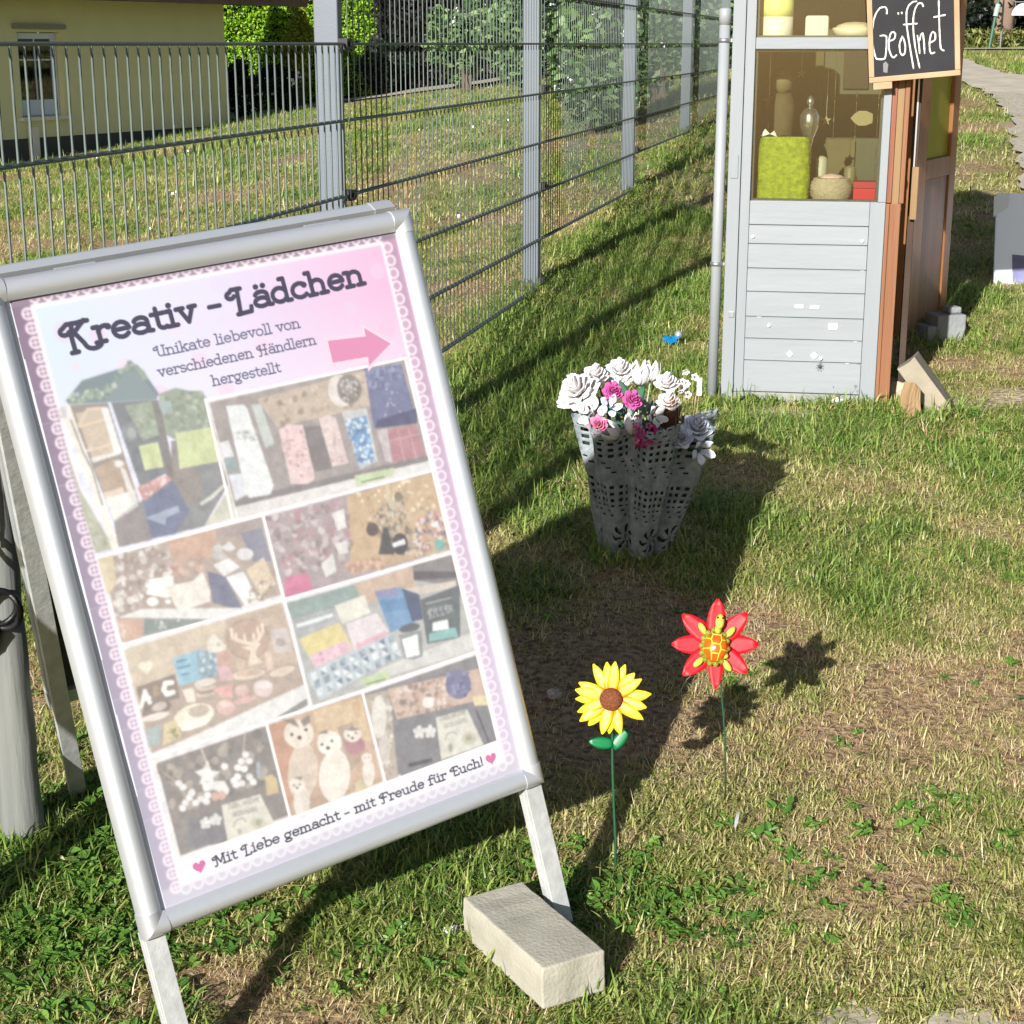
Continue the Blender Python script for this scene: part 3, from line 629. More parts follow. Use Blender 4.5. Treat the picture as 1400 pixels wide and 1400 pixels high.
q = MB(); q.box((.012, .0, -.022), (.070, .026, -.0005)); q.build('ledge', m_bf, cb, bevel=.002)
CH = [[(375,110),(378,80),(368,58),(330,62),(300,100),(280,150),(268,230),(270,330),(282,400),(292,428),(355,428),(366,350),(370,262),(345,258),(320,262)],
 [(385,300),(425,285),(434,250),(420,232),(400,240),(385,290),(384,360),(400,405),(415,418),(440,395)],
 [(480,268),(458,320),(462,380),(480,402),(497,385),(502,330),(492,285),(478,262)],
 [(455,96),(459,112)],[(480,92),(484,108)],
 [(592,18),(560,22),(530,50),(515,90),(513,170),(522,260),(538,370),(556,496)],
 [(636,58),(626,30),(600,32),(576,70),(562,130),(560,230),(572,350),(600,492)],[(488,182),(540,178),(592,174)],
 [(588,255),(598,320),(602,388)],[(600,300),(614,250),(628,238),(634,300),(637,388)],
 [(675,310),(715,290),(716,245),(700,230),(684,248),(672,310),(674,365),(684,388),(712,376)],
 [(744,6),(744,90),(745,200),(748,300),(752,355),(778,366)],[(703,130),(745,122),(792,112)]]
m_chalk = mat('white_chalk', 'd8d8d4', .95, col2='a8a8a6', vscale=300)
q = MB(); lay = 0
for st_ in CH:
    P_ = []
    for j in range(len(st_)-1):
        for k in range(5): 
            f = k/5; P_.append((st_[j][0]*(1-f)+st_[j+1][0]*f, st_[j][1]*(1-f)+st_[j+1][1]*f))
    P_.append(st_[-1]); P_ = [((cx-235)/2352, (600-cy)/2352-(cx-235)/2352*.095) for cx, cy in P_]
    for _ in range(2): P_ = [P_[0]]+[tuple((P_[i-1][c]+2*P_[i][c]+P_[i+1][c])/4 for c in (0, 1)) for i in range(1, len(P_)-1)]+[P_[-1]]
    lay += 1; vs = []; n_ = len(P_)
    for i, (x, z) in enumerate(P_):
        a = P_[max(i-1, 0)]; b_ = P_[min(i+1, n_-1)]; dx, dz = b_[0]-a[0], b_[1]-a[1]; L_ = math.hypot(dx, dz) or 1
        w_ = .0024*(.8+.4*random.random())*(1 if 0 < i < n_-1 else .6)
        y = .0056-lay*.00012
        vs += [(x-dz/L_*w_, y, z+dx/L_*w_), (x+dz/L_*w_, y, z-dx/L_*w_)]
    q.add(vs, [(2*i, 2*i+1, 2*i+3, 2*i+2) for i in range(n_-1)])
q.build('chalk_lettering', m_chalk, cb)
q = MB(); q.add([(.044, .0037, .03), (.056, .0037, .026), (.060, .0037, .052), (.052, .0037, .062), (.044, .0037, .056)], [(0, 1, 2, 3, 4)]); q.build('chalk_smudge', mat('chalk_smudge', '77777a', .95), cb)

# ================================================================ STONES AND BLOCKS BY THE KIOSK
m_conc = mat('pale_concrete', 'aea48e', .9, var=.12, vscale=14, bump=.8, bscale=60)
m_block = mat('grey_concrete_block', '86888a', .9, var=.15, vscale=14, bump=.8, bscale=60)
def rough(q, name, m, par=None, amt=.006, cuts=2, seed=1):
    o = q.build(name, m, par, smooth=False)
    import bmesh
    bm = bmesh.new(); bm.from_mesh(o.data); bmesh.ops.subdivide_edges(bm, edges=bm.edges[:], cuts=cuts, use_grid_fill=True)
    for v in bm.verts:
        s_ = v.co*40
        v.co += Vector((math.sin(s_.x*1.3+s_.y*2.1+seed), math.sin(s_.y*1.7+s_.z*1.9+seed*2), math.sin(s_.z*1.5+s_.x*2.3+seed*3)))*amt*random.uniform(.4, 1)
    bm.to_mesh(o.data); bm.free()
    b = o.modifiers.new('bevel', 'BEVEL'); b.width = .003; b.segments = 2; b.limit_method = 'ANGLE'; b.angle_limit = R(35)
    return o
# leaning flat-cut concrete slab end
q = MB(); q.box((-.037, -.09, -.02), (.037, .09, .19))
o = rough(q, 'concrete_slab', mat('weathered_pale_concrete', '8f8675', .9, var=.15, vscale=10, bump=.8, bscale=50), amt=.004, seed=4)
o.location = (1.43, 5.50, .232); o.rotation_euler = (R(-6), R(-38), R(-12)); tag(o, 'pale concrete slab leaning against the right side of the kiosk', 'slab')
q = MB(); q.add([(-.035, -.03, -.03), (.03, -.035, -.03), (.035, .05, -.03), (-.03, .05, -.03), (-.005, -.02, .125), (.026, -.01, .10), (.03, .04, .09), (-.0, .045, .115)], [(0,3,2,1),(4,5,6,7),(0,1,5,4),(1,2,6,5),(2,3,7,6),(3,0,4,7)])
o = rough(q, 'wood_wedge', mat('split_firewood', '8e7050', .8, col2='a88c68', vscale=7, bump=.8, bscale=40, stretch=(4, 4, .4)), amt=.003, seed=2)
o.location = (1.292, 5.36, .222); o.rotation_euler = (0, R(2), R(20)); tag(o, 'split wedge of firewood standing beside the leaning concrete slab', 'firewood')
q = MB(); q.box((-.06, -.05, -.03), (.06, .06, .10)); q.box((-.1, -.05, -.03), (-.061, .04, .06)); q.box((.0, -.02, .101), (.055, .05, .125))
o = q.build('concrete_block', m_block, None, bevel=.006); o.location = (1.66, 6.40, zf(1.66, 6.4)); o.rotation_euler = (0, 0, R(15)); tag(o, 'grey stepped concrete block in the shade before the open kiosk door', 'block')
q = MB(); q.box((-.05, -.03, -.03), (.05, .03, .05)); o = rough(q, 'rubble_stone', m_conc, amt=.008, seed=6); o.location = (1.31, 5.62, .25); tag(o, 'rough stone in the shade between kiosk jamb and leaning slab', 'stone')

# white board at the right edge
wb = empty('white_board', (2.105, 7.354, zf(2.117, 7.354)-.01), R(-6), 'white panel with a taped corner standing on the lawn at the right edge', 'panel')
q = MB(); q.box((0, 0, -.05), (.75, .018, .405)); q.build('board', mat('bluish_white_board', 'dfe8fa', .3, var=.03, vscale=3), wb, bevel=.003)
q = MB(); q.add([(-.012, -.003, .30), (.05, -.003, .345), (.055, -.003, .41), (-.012, -.003, .39)], [(0, 1, 2, 3)]); q.build('tape', mat('silver_tape', 'd0d6de', .4), wb)
q = MB(); q.add([(.08, -.002, .02), (.2, -.002, .0), (.2, -.002, .13), (.075, -.002, .14)], [(0, 1, 2, 3)]); q.build('print', mat('violet_grey_print', '6c6c92', .6, var=.2, vscale=14), wb)
m_sup = mat('support_wood', '7c6a55', .7)
wb.rotation_euler = (R(-12), 0, R(-6))
for x_ in (.02, .68): q = MB(); q.box((x_+.03, .019, -.05), (x_+.06, .05, .36)); q.build('support', m_sup, wb)

# ================================================================ ADVERTISING BOARD
Rm = Matrix(((0.81989, -0.22663, 0.52576), (0.56514, 0.17337, -0.80657), (0.09164, 0.95843, 0.27022)))
BT = Vector((-0.3376, 2.4113, 0.6652)); PW, PH = .6142, .8785
BM = Matrix.Translation(BT) @ Rm.to_4x4()
root_p = Vector((-.2, 2.42, 0))
sign = empty('pavement_sign', root_p, 0, 'leaning silver framed advertising board with a pink craft shop poster reading Kreativ - Lädchen', 'sign')
def brushed(name, col, rough):
    m = bpy.data.materials.new(name); m.use_nodes = True; p = m.node_tree.nodes['Principled BSDF']
    p.inputs['Base Color'].default_value = (*lin(col), 1); p.inputs['Metallic'].default_value = .55; p.inputs['Roughness'].default_value = rough
    n = m.node_tree.nodes; l = m.node_tree.links
    tc = n.new('ShaderNodeTexCoord'); no = n.new('ShaderNodeTexNoise'); no.inputs['Scale'].default_value = 90; no.inputs['Detail'].default_value = 4
    l.new(tc.outputs['Object'], no.inputs[0]); mr = n.new('ShaderNodeMapRange'); mr.inputs['To Min'].default_value = rough-.06; mr.inputs['To Max'].default_value = rough+.08
    l.new(no.outputs[0], mr.inputs[0]); l.new(mr.outputs[0], p.inputs['Roughness']); return m
m_alu = brushed('anodised_aluminium', 'c6c9ce', .36)
m_cap = brushed('corner_aluminium', 'c2c4c8', .32)
m_galv = mat('galvanised_leg', 'a3a5a4', .6, metal=.2, col2='b9bbb9', vscale=40, bump=.3, bscale=80)
m_back = mat('dark_grey_back_panel', '3a3b36', .7)
uL, uR, vT, vB = -PW/2-.013, PW/2+.002, PH/2+.001, -PH/2-.003
PROF = [(0, .0006), (0, .0035), (.002, .006), (.007, .0105), (.013, .0135), (.019, .0140), (.025, .0120), (.0295, .0075), (.032, .001), (.032, -.016), (.0, -.016)]
def prof_side(q, a, b, outw, e0, e1, X, grow=0.):
    """profile from a to b (inner edge points), outward dir outw; e0/e1 = mitre factor at the ends"""
    a = Vector((*a, 0)); b = Vector((*b, 0)); d = (b-a).normalized(); o_ = Vector((*outw, 0)); k = len(PROF); vs = []
    for p0, e in ((a, -e0), (b, e1)):
        for (w_, n_) in PROF:
            w2 = w_+(grow if w_ > .001 else -grow*.3); n2 = n_+(grow if n_ > 0 else -grow)
            vs.append(X @ (p0+d*(e*w2)+o_*w2+Vector((0, 0, n2))))
    fs = [(i, (i+1) % k, (i+1) % k+k, i+k) for i in range(k)]+[tuple(range(k))[::-1], tuple(range(k, 2*k))]
    q.add(vs, fs)
def frame_set(X, place):
    cs = [(uL, vB), (uR, vB), (uR, vT), (uL, vT)]; ow = [(0, -1), (1, 0), (0, 1), (-1, 0)]
    for i in range(4):
        q = MB(); prof_side(q, cs[i], cs[(i+1) % 4], ow[i], 1, 1, X); place(q.build('frame_profile', m_alu, sign), True)
    for i in range(4):
        q = MB(); c0 = Vector(cs[i]); nx_ = (Vector(cs[(i+1) % 4])-c0).normalized(); pv = (Vector(cs[(i-1) % 4])-c0).normalized()
        prof_side(q, c0, c0+nx_*.004, ow[i], 1, 0, X, .0012); prof_side(q, c0+pv*.004, c0, ow[(i-1) % 4], 0, 1, X, .0012)
        place(q.build('corner_cap', m_cap, sign), True)
def place_front(o, smooth=False):
    o.matrix_local = Matrix.Translation(-root_p) @ BM
    if smooth:
        for pl in o.data.polygons: pl.use_smooth = len(pl.vertices) == 4 and True
        m_ = o.modifiers.new('edge', 'EDGE_SPLIT'); m_.split_angle = R(35)
    return o
I4 = Matrix.Identity(4)
frame_set(I4, place_front)
q = MB(); q.box((uL+.001, vB+.001, -.0075), (uR-.001, vT-.001, -.0035)); place_front(q.build('backing_panel', m_back, sign))
for s_ in (-1, 1):
    q = MB(); u0 = (uL if s_ < 0 else uR)+s_*.016
    L_ = .245 if s_ < 0 else .238
    q.box((u0-.0155, vB-.033-L_, -.014), (u0+.0155, vB-.026, -.004)); q.box((u0-.0155*1, vB-.033-L_, -.030), (u0-.0155+.003, vB-.026, -.0145))
    place_front(q.build('leg', m_galv, sign, bevel=.001))
# rear frame, hinged at the top, its feet behind
TLr = BM @ Vector((uL-.032, vT+.054, -.050)); Pl = Vector((-.849, 2.939, .02)); v2 = (TLr-Pl); Lr = v2.length; v2.normalize(); u_ = Rm.col[0].copy(); n2 = u_.cross(v2).normalized()*1
v2s = v2
X2 = Matrix.Identity(4)
cen = TLr - u_*(uL-.032) - v2s*(vT+.032)
for r_ in range(3): X2[r_][0] = u_[r_]; X2[r_][1] = v2s[r_]; X2[r_][2] = -n2[r_]; X2[r_][3] = cen[r_]-root_p[r_]
def place_rear(o, smooth=False):
    if smooth: 
        m_ = o.modifiers.new('edge', 'EDGE_SPLIT'); m_.split_angle = R(35)
    return o
frame_set(X2, place_rear)
q = MB(); q.box((uL+.001, vB+.001, -.006), (uR-.001, vT-.001, -.002), X2); q.build('rear_panel', m_back, sign)
for s_ in (-1, 1):
    q = MB(); u0 = (uL if s_ < 0 else uR)+s_*.014
    q.box((u0-.0155, vT+.02-Lr, -.030), (u0+.0155, vT-.02, -.0165), X2); q.build('leg', m_galv, sign, bevel=.001)
for s_ in (-.2, .2):
    q = MB(); q.tube([BM @ Vector((s_-.03, vT+.03, -.026))-root_p, BM @ Vector((s_+.03, vT+.03, -.026))-root_p], .007, 10); q.build('hinge', m_cap, sign)

# ---- poster print, rasterised onto a fine grid as printed colours plus a faint glare veil
GX, GY = 500, 715
S0, S1, T0, T1 = uL/PW+.5-.004, uR/PW+.5+.003, .5-(vT+.003)/PH, .5-(vB-.003)/PH
ss, tt = np.meshgrid(np.linspace(S0, S1, GX), np.linspace(T0, T1, GY))
YX = PH/PW                      # work in width units: x = s, y = t*YX
px_, py_ = ss, tt*YX; px = (S1-S0)/(GX-1); pyy = (T1-T0)*YX/(GY-1)
img = np.zeros((GY, GX, 3))
def bbox(x0, y0, x1, y1, pad=0):
    i0 = max(0, int((x0-pad-S0)/px)-1); i1 = min(GX, int((x1+pad-S0)/px)+3)
    j0 = max(0, int((y0-pad-T0*YX)/pyy)-1); j1 = min(GY, int((y1+pad-T0*YX)/pyy)+3); return slice(j0, j1), slice(i0, i1)
def blend(sl, cov, col):
    c_ = np.array(lin(col)); img[sl] = img[sl]*(1-cov[..., None])+c_*cov[..., None]
def poly(col, pts, alpha=1.):
    p_ = np.array(pts, float)*[1, YX]; sl = bbox(p_[:, 0].min(), p_[:, 1].min(), p_[:, 0].max(), p_[:, 1].max())
    X, Y = px_[sl], py_[sl]
    if X.size == 0: return
    ins = np.zeros(X.shape)
    for ox, oy in ((-.25, -.25), (.25, -.25), (-.25, .25), (.25, .25)):
        m_ = np.zeros(X.shape, bool); x_ = X+ox*px; y_ = Y+oy*px
        for i in range(len(p_)):
            (xa, ya), (xb, yb) = p_[i-1], p_[i]
            if ya == yb: continue
            m_ ^= ((ya > y_) != (yb > y_)) & (x_ < (xb-xa)*(y_-ya)/(yb-ya)+xa)
        ins += m_*.25
    blend(sl, ins*alpha, col)
def line(col, w_, pts, alpha=1., raw=False):
    p_ = np.array(pts, float)*([1, 1] if raw else [1, YX]); sl = bbox(p_[:, 0].min(), p_[:, 1].min(), p_[:, 0].max(), p_[:, 1].max(), w_)
    X, Y = px_[sl], py_[sl]
    if X.size == 0: return
    d = np.full(X.shape, 9.)
    for i in range(len(p_)-1 if len(p_) > 1 else 1):
        a = p_[i]; b = p_[min(i+1, len(p_)-1)]; ab = b-a; L2 = ab@ab
        h = np.clip(((X-a[0])*ab[0]+(Y-a[1])*ab[1])/L2, 0, 1) if L2 > 0 else 0*X
        d = np.minimum(d, np.hypot(X-a[0]-h*ab[0], Y-a[1]-h*ab[1]))
    blend(sl, np.clip((w_/2-d)/px+.5, 0, 1)*alpha, col)
# background gradient: bluish white left, pink right, paler lavender low down
def mixc(a, b, t): return a*(1-t[..., None])+b*t[..., None]
cA = [np.array(lin(c_)) for c_ in ('cfe0f2', 'dcd4f0', 'e6aed4')]
u01 = np.clip(ss, 0, 1); f1 = np.clip(u01*2, 0, 1); f2 = np.clip(u01*2-1, 0, 1)
img[:] = mixc(mixc(cA[0], cA[1], f1), cA[2], f2)
low = np.clip((tt-.1)/.25, 0, 1); img[:] = mixc(img, np.array(lin('e6e2f2')), low*.9)
for i in range(26):             # soft bokeh discs in the pink sky
    x = random.uniform(.1, .93); y = random.uniform(.03, .21); r = random.uniform(.01, .028); a = np.linspace(0, 6.28, 16)
    poly(random.choice(['f0c4dc', 'e6cfe6', 'd9cfe8', 'eab8d2']), [(x+r*math.cos(q_), y+r*math.sin(q_)/YX) for q_ in a], .35)
# border band outside the lace
for (a, b_, c0, c1) in (((S0, T0), (.038, T1), '846a86', 'b4aec6'), ((.96, T0), (S1, T1), 'b088a6', 'cac4da')):
    for k in range(20):
        f = k/20; c_ = tuple(np.array(lin(c0))*(1-f)+np.array(lin(c1))*f); t0_ = T0+(T1-T0)*f; t1_ = T0+(T1-T0)*(f+.05)
        poly(c_, [(a[0], t0_), (b_[0], t0_), (b_[0], t1_), (a[0], t1_)])
poly('8f7c90', [(S0, T0), (S1, T0), (S1, .010), (S0, .010)]); poly('c5c1d2', [(S0, .974), (S1, .974), (S1, T1), (S0, T1)])
# lace: rings round the edge, inner line
def ring(x, y, r, w_, col, a0=0, a1=6.3): line(col, w_, [(x+r*math.cos(a), y+r*math.sin(a)) for a in np.linspace(a0, a1, 14)], raw=True)
LC, LC2 = 'fae6f8', 'fbe8f8'
nr = 42
for i in range(nr):
    y = (.012+(.976)*(i+.5)/nr)*YX
    ring(.0275, y, .0125, .0045, LC); line(LC, .003, [(.0275, y-.008), (.0275, y+.008)], raw=True); line(LC, .003, [(.018, y), (.037, y)], raw=True)
    ring(.9725, y, .0125, .0045, LC); ring(.9725, y, .005, .002, 'dcc4da')
for i in range(30):
    x = .035+.93*(i+.5)/30
    line(LC2, .004, [(x-.010, .004*YX), (x+.008, .0135*YX)], raw=True); line(LC2, .004, [(x+.010, .004*YX), (x-.008, .0135*YX)], raw=True)
    ring(x, .9835*YX, .0125, .004, 'eceaf4'); ring(x, .9835*YX, .006, .0025, 'dcd8e6')
for (a, b_) in (((.041, .014), (.041, .976)), ((.959, .014), (.959, .976)), ((.041, .014), (.959, .014)), ((.041, .976), (.959, .976))): line('fae8f6', .008, [a, b_])
poly('e8e6f4', [(.045, .934), (.955, .934), (.955, .973), (.045, .973)])
# white grid behind the photographs
poly('e6e0e4', [(.045, .424), (.955, .424), (.955, .936), (.045, .936)]); poly('e6e0e4', [(.392, .215), (.951, .222), (.951, .43), (.392, .43)])
POSTER=[
('p','98a294',((0.283,0.19),(0.326,0.186),(0.359,0.196),(0.388,0.2),(0.395,0.213),(0.395,0.263),(0.397,0.286),(0.294,0.27),(0.264,0.251))),
('s', '8c9789 a6ad9f 7f8b80 b5bbae', 60, 0.008, ((0.287, 0.19), (0.391, 0.203), (0.391, 0.263), (0.281, 0.254))),
('p','c6cfa2',((0.298,0.259),(0.395,0.263),(0.392,0.321),(0.329,0.326),(0.287,0.316))),
('p','b6b8a8',((0.032,0.21),(0.043,0.313),(0.085,0.417),(0.039,0.417))),
('s', 'a9ab99 c4c4b2', 50, 0.006, ((0.029, 0.238), (0.036, 0.311), (0.076, 0.413), (0.04, 0.413))),
('p','8c8e92',((0.086,0.415),(0.169,0.356),(0.276,0.317),(0.394,0.321),(0.396,0.362),(0.312,0.42),(0.096,0.416))),
('p','cbcabd',((0.312,0.42),(0.399,0.367),(0.395,0.42))),
('l','d0d0c8',0.008,((0.319,0.382),(0.348,0.376),(0.388,0.361))),
('p','7b8a91',((0.061,0.169),(0.11,0.143),(0.197,0.137),(0.219,0.137),(0.249,0.136),(0.263,0.155),(0.283,0.19),(0.273,0.198),(0.151,0.185),(0.066,0.176))),
('p','86949a',((0.152,0.183),(0.217,0.143),(0.238,0.144),(0.278,0.194),(0.273,0.198))),
('s', 'a9b8a8 97a999 c5cdbd 8fa090', 110, 0.007, ((0.071, 0.161), (0.16, 0.16), (0.212, 0.136), (0.217, 0.143), (0.164, 0.177), (0.069, 0.178))),
('s', '8b9c90 76887c 9dab9c', 60, 0.008, ((0.224, 0.124), (0.25, 0.141), (0.278, 0.174), (0.262, 0.16), (0.217, 0.143))),
('p','9a918c',((0.065,0.177),(0.157,0.186),(0.171,0.355),(0.1,0.376))),
('p','c8b9a8',((0.076,0.192),(0.14,0.193),(0.159,0.269),(0.089,0.274))),
('l','ddc8b4',0.006,((0.077,0.212),(0.106,0.19),(0.134,0.192))),
('l','ddc8b4',0.006,((0.078,0.214),(0.137,0.212))),
('l','d9c8ba',0.006,((0.082,0.254),(0.136,0.253))),
('p','e8e5e6',((0.138,0.191),(0.154,0.194),(0.16,0.269),(0.143,0.272))),
('p','e4dfdc',((0.085,0.267),(0.148,0.267),(0.159,0.271),(0.088,0.275))),
('p','b7a392',((0.089,0.284),(0.137,0.277),(0.16,0.284),(0.166,0.354),(0.101,0.373))),
('p','dccabc',((0.092,0.326),(0.141,0.324),(0.141,0.344),(0.096,0.341))),
('p','ece6e4',((0.094,0.336),(0.167,0.333),(0.168,0.354),(0.101,0.374))),
('p','e2dedc',((0.147,0.291),(0.158,0.298),(0.168,0.354),(0.152,0.353))),
('p','e2dfdc',((0.157,0.288),(0.155,0.29),(0.151,0.292),(0.147,0.292),(0.142,0.291),(0.139,0.29),(0.137,0.287),(0.136,0.285),(0.138,0.282),(0.142,0.281),(0.146,0.28),(0.151,0.281),(0.155,0.283),(0.157,0.285))),
('p','7f8288',((0.164,0.187),(0.26,0.197),(0.265,0.318),(0.182,0.331))),
('p','9ba596',((0.194,0.197),(0.261,0.199),(0.262,0.255),(0.217,0.258))),
('s', '8d9889 aab2a4 b2b7a8', 40, 0.007, ((0.196, 0.199), (0.261, 0.201), (0.26, 0.253), (0.221, 0.257))),
('p','c8d0a4',((0.203,0.266),(0.251,0.266),(0.25,0.308),(0.203,0.306))),
('p','8e9298',((0.212,0.243),(0.207,0.25),(0.199,0.254),(0.19,0.256),(0.181,0.255),(0.174,0.25),(0.17,0.244),(0.171,0.236),(0.175,0.23),(0.183,0.225),(0.193,0.223),(0.202,0.225),(0.209,0.229),(0.212,0.235))),
('p','a9adad',((0.204,0.244),(0.202,0.248),(0.197,0.251),(0.193,0.252),(0.188,0.251),(0.185,0.249),(0.183,0.245),(0.184,0.241),(0.186,0.237),(0.19,0.234),(0.195,0.233),(0.199,0.234),(0.203,0.236),(0.205,0.24))),
('p','85817f',((0.26,0.197),(0.279,0.2),(0.274,0.302),(0.27,0.333),(0.251,0.323),(0.259,0.265))),
('p','a6b4b6',((0.275,0.201),(0.307,0.206),(0.303,0.225),(0.278,0.223))),
('p','948d8a',((0.283,0.269),(0.297,0.271),(0.287,0.319),(0.334,0.322),(0.327,0.37),(0.284,0.385),(0.263,0.332))),
('p','c79c9c',((0.175,0.33),(0.251,0.323),(0.263,0.332),(0.181,0.354))),
('s', 'e4d8d8 b98888 d8b0b0', 26, 0.006, ((0.179, 0.331), (0.251, 0.323), (0.259, 0.332), (0.19, 0.35))),
('p','787d98',((0.179,0.358),(0.263,0.332),(0.286,0.388),(0.237,0.42),(0.179,0.417))),
('p','a6aec4',((0.178,0.382),(0.261,0.375),(0.261,0.386),(0.226,0.39),(0.218,0.401),(0.203,0.394))),
('p','979090',((0.1,0.376),(0.17,0.358),(0.178,0.419),(0.095,0.417))),
('p','ebe4dc',((0.059,0.176),(0.068,0.177),(0.097,0.416),(0.079,0.419))),
('p','e6e0d6',((0.045,0.191),(0.056,0.188),(0.084,0.344),(0.075,0.34))),
('l','8a827c',0.004,((0.062,0.201),(0.071,0.255),(0.081,0.285),(0.084,0.344))),
('s', 'c0bcc0 d8d4d8', 20, 0.006, ((0.033, 0.18), (0.058, 0.178), (0.055, 0.195), (0.039, 0.192))),
('p','a39b9a',((0.4,0.222),(0.945,0.222),(0.945,0.425),(0.4,0.425))),
('p','c2b2a4',((0.52,0.234),(0.832,0.227),(0.818,0.29),(0.556,0.288))),
('s', 'b3a293 d0c0b2 98897e', 50, 0.01, ((0.529, 0.236), (0.826, 0.229), (0.801, 0.307), (0.557, 0.297))),
('p','8b8587',((0.401,0.389),(0.955,0.4),(0.95,0.412),(0.4,0.404))),
('p','867f80',((0.618,0.297),(0.674,0.303),(0.674,0.38),(0.626,0.378))),
('p','dcd9d9',((0.399,0.402),(0.951,0.41),(0.946,0.43),(0.4,0.423))),
('p','c1cfac',((0.729,0.402),(0.844,0.406),(0.836,0.42),(0.727,0.421))),
('l','5f6b52',0.003,((0.744,0.416),(0.809,0.417))),
('p','dfe3e6',((0.439,0.234),(0.484,0.238),(0.49,0.245),(0.51,0.383),(0.495,0.396),(0.441,0.393),(0.435,0.383))),
('p','bfc6c4',((0.503,0.241),(0.528,0.243),(0.538,0.315),(0.512,0.317))),
('s', 'a4a8a8 b7bab9', 22, 0.006, ((0.447, 0.28), (0.501, 0.282), (0.506, 0.307), (0.449, 0.31))),
('p','dfe0e4',((0.401,0.291),(0.424,0.291),(0.428,0.319),(0.4,0.319))),
('p','94a4a8',((0.401,0.317),(0.428,0.319),(0.432,0.343),(0.401,0.341))),
('p','d3d6e0',((0.403,0.347),(0.436,0.35),(0.436,0.386),(0.404,0.392))),
('p','dec5c7',((0.558,0.293),(0.584,0.288),(0.624,0.295),(0.621,0.389),(0.6,0.395),(0.555,0.388))),
('s', 'c9a8aa ead8d8 b99a9c', 40, 0.006, ((0.561, 0.298), (0.618, 0.297), (0.617, 0.389), (0.561, 0.386))),
('p','d8c5c5',((0.67,0.29),(0.699,0.288),(0.716,0.297),(0.721,0.378),(0.675,0.377))),
('s', 'c2a9aa e5d5d6', 30, 0.006, ((0.673, 0.294), (0.711, 0.296), (0.715, 0.374), (0.676, 0.374))),
('p','c4c6c8',((0.736,0.288),(0.807,0.292),(0.802,0.388),(0.748,0.393))),
('p','7d9fc6',((0.74,0.304),(0.802,0.304),(0.794,0.384),(0.752,0.383))),
('s', '5f82b0 a9c6de d9e6ee 6c8cb6', 60, 0.008, ((0.742, 0.304), (0.802, 0.304), (0.795, 0.387), (0.746, 0.385))),
('p','dad4d0',((0.784,0.254),(0.779,0.266),(0.768,0.275),(0.753,0.28),(0.737,0.28),(0.723,0.274),(0.714,0.264),(0.712,0.251),(0.717,0.239),(0.727,0.229),(0.742,0.224),(0.758,0.225),(0.772,0.231),(0.781,0.241))),
('p','8f8984',((0.807,0.254),(0.802,0.265),(0.792,0.274),(0.777,0.279),(0.762,0.278),(0.749,0.273),(0.74,0.263),(0.738,0.252),(0.742,0.24),(0.753,0.231),(0.767,0.227),(0.782,0.227),(0.796,0.233),(0.805,0.242))),
('s', 'b9b2ac 736d6a cfcac6', 30, 0.006, ((0.754, 0.235), (0.803, 0.239), (0.794, 0.275), (0.746, 0.271))),
('p','75789a',((0.827,0.226),(0.933,0.229),(0.941,0.334),(0.813,0.329))),
('s', '8d90b2 9a9dbd 66698c', 50, 0.009, ((0.83, 0.227), (0.933, 0.23), (0.929, 0.266), (0.825, 0.257))),
('s', 'd5d6e2 a9abc2', 12, 0.005, ((0.858, 0.265), (0.906, 0.272), (0.895, 0.327), (0.847, 0.32))),
('p','59597a',((0.827,0.317),(0.947,0.313),(0.939,0.34),(0.817,0.331))),
('p','c3b9bd',((0.821,0.335),(0.85,0.336),(0.851,0.399),(0.824,0.391))),
('p','b3858f',((0.85,0.338),(0.933,0.341),(0.942,0.398),(0.842,0.398))),
('l','c9a3aa',0.003,((0.879,0.341),(0.877,0.4))),
('l','c9a3aa',0.003,((0.91,0.342),(0.913,0.4))),
('l','c9a3aa',0.003,((0.847,0.358),(0.939,0.359))),
('p','b3a59d',((0.048,0.428),(0.46,0.428),(0.46,0.566),(0.048,0.566))),
('p','d8cbb0',((0.041,0.424),(0.08,0.425),(0.07,0.472),(0.042,0.487))),
('p','c7a897',((0.211,0.427),(0.339,0.429),(0.314,0.474),(0.215,0.458))),
('p','a89c9c',((0.338,0.431),(0.455,0.431),(0.455,0.452),(0.333,0.446))),
('s', 'd6d0cc bcaea8 9e9089 e4dfdb a99a95', 150, 0.01, ((0.083, 0.429), (0.21, 0.432), (0.207, 0.48), (0.133, 0.515), (0.052, 0.522))),
('s', 'c9a99c b9968a d4b8ac', 30, 0.01, ((0.214, 0.461), (0.288, 0.469), (0.278, 0.496), (0.205, 0.485))),
('p','8c8c9e',((0.396,0.447),(0.453,0.447),(0.457,0.506),(0.412,0.5))),
('p','7d7e94',((0.291,0.493),(0.333,0.509),(0.356,0.574),(0.286,0.547))),
('p','eceae8',((0.132,0.502),(0.15,0.48),(0.209,0.485),(0.193,0.516),(0.181,0.518))),
('p','e4ded8',((0.184,0.499),(0.253,0.502),(0.28,0.491),(0.286,0.526),(0.28,0.543),(0.197,0.545))),
('p','e6e4e7',((0.31,0.486),(0.351,0.481),(0.374,0.501),(0.329,0.509))),
('p','e0dee0',((0.341,0.462),(0.363,0.454),(0.376,0.47),(0.355,0.471))),
('p','dcdadd',((0.416,0.486),(0.412,0.49),(0.405,0.492),(0.396,0.493),(0.387,0.491),(0.379,0.488),(0.375,0.483),(0.374,0.478),(0.378,0.475),(0.385,0.472),(0.394,0.472),(0.403,0.474),(0.411,0.477),(0.415,0.481))),
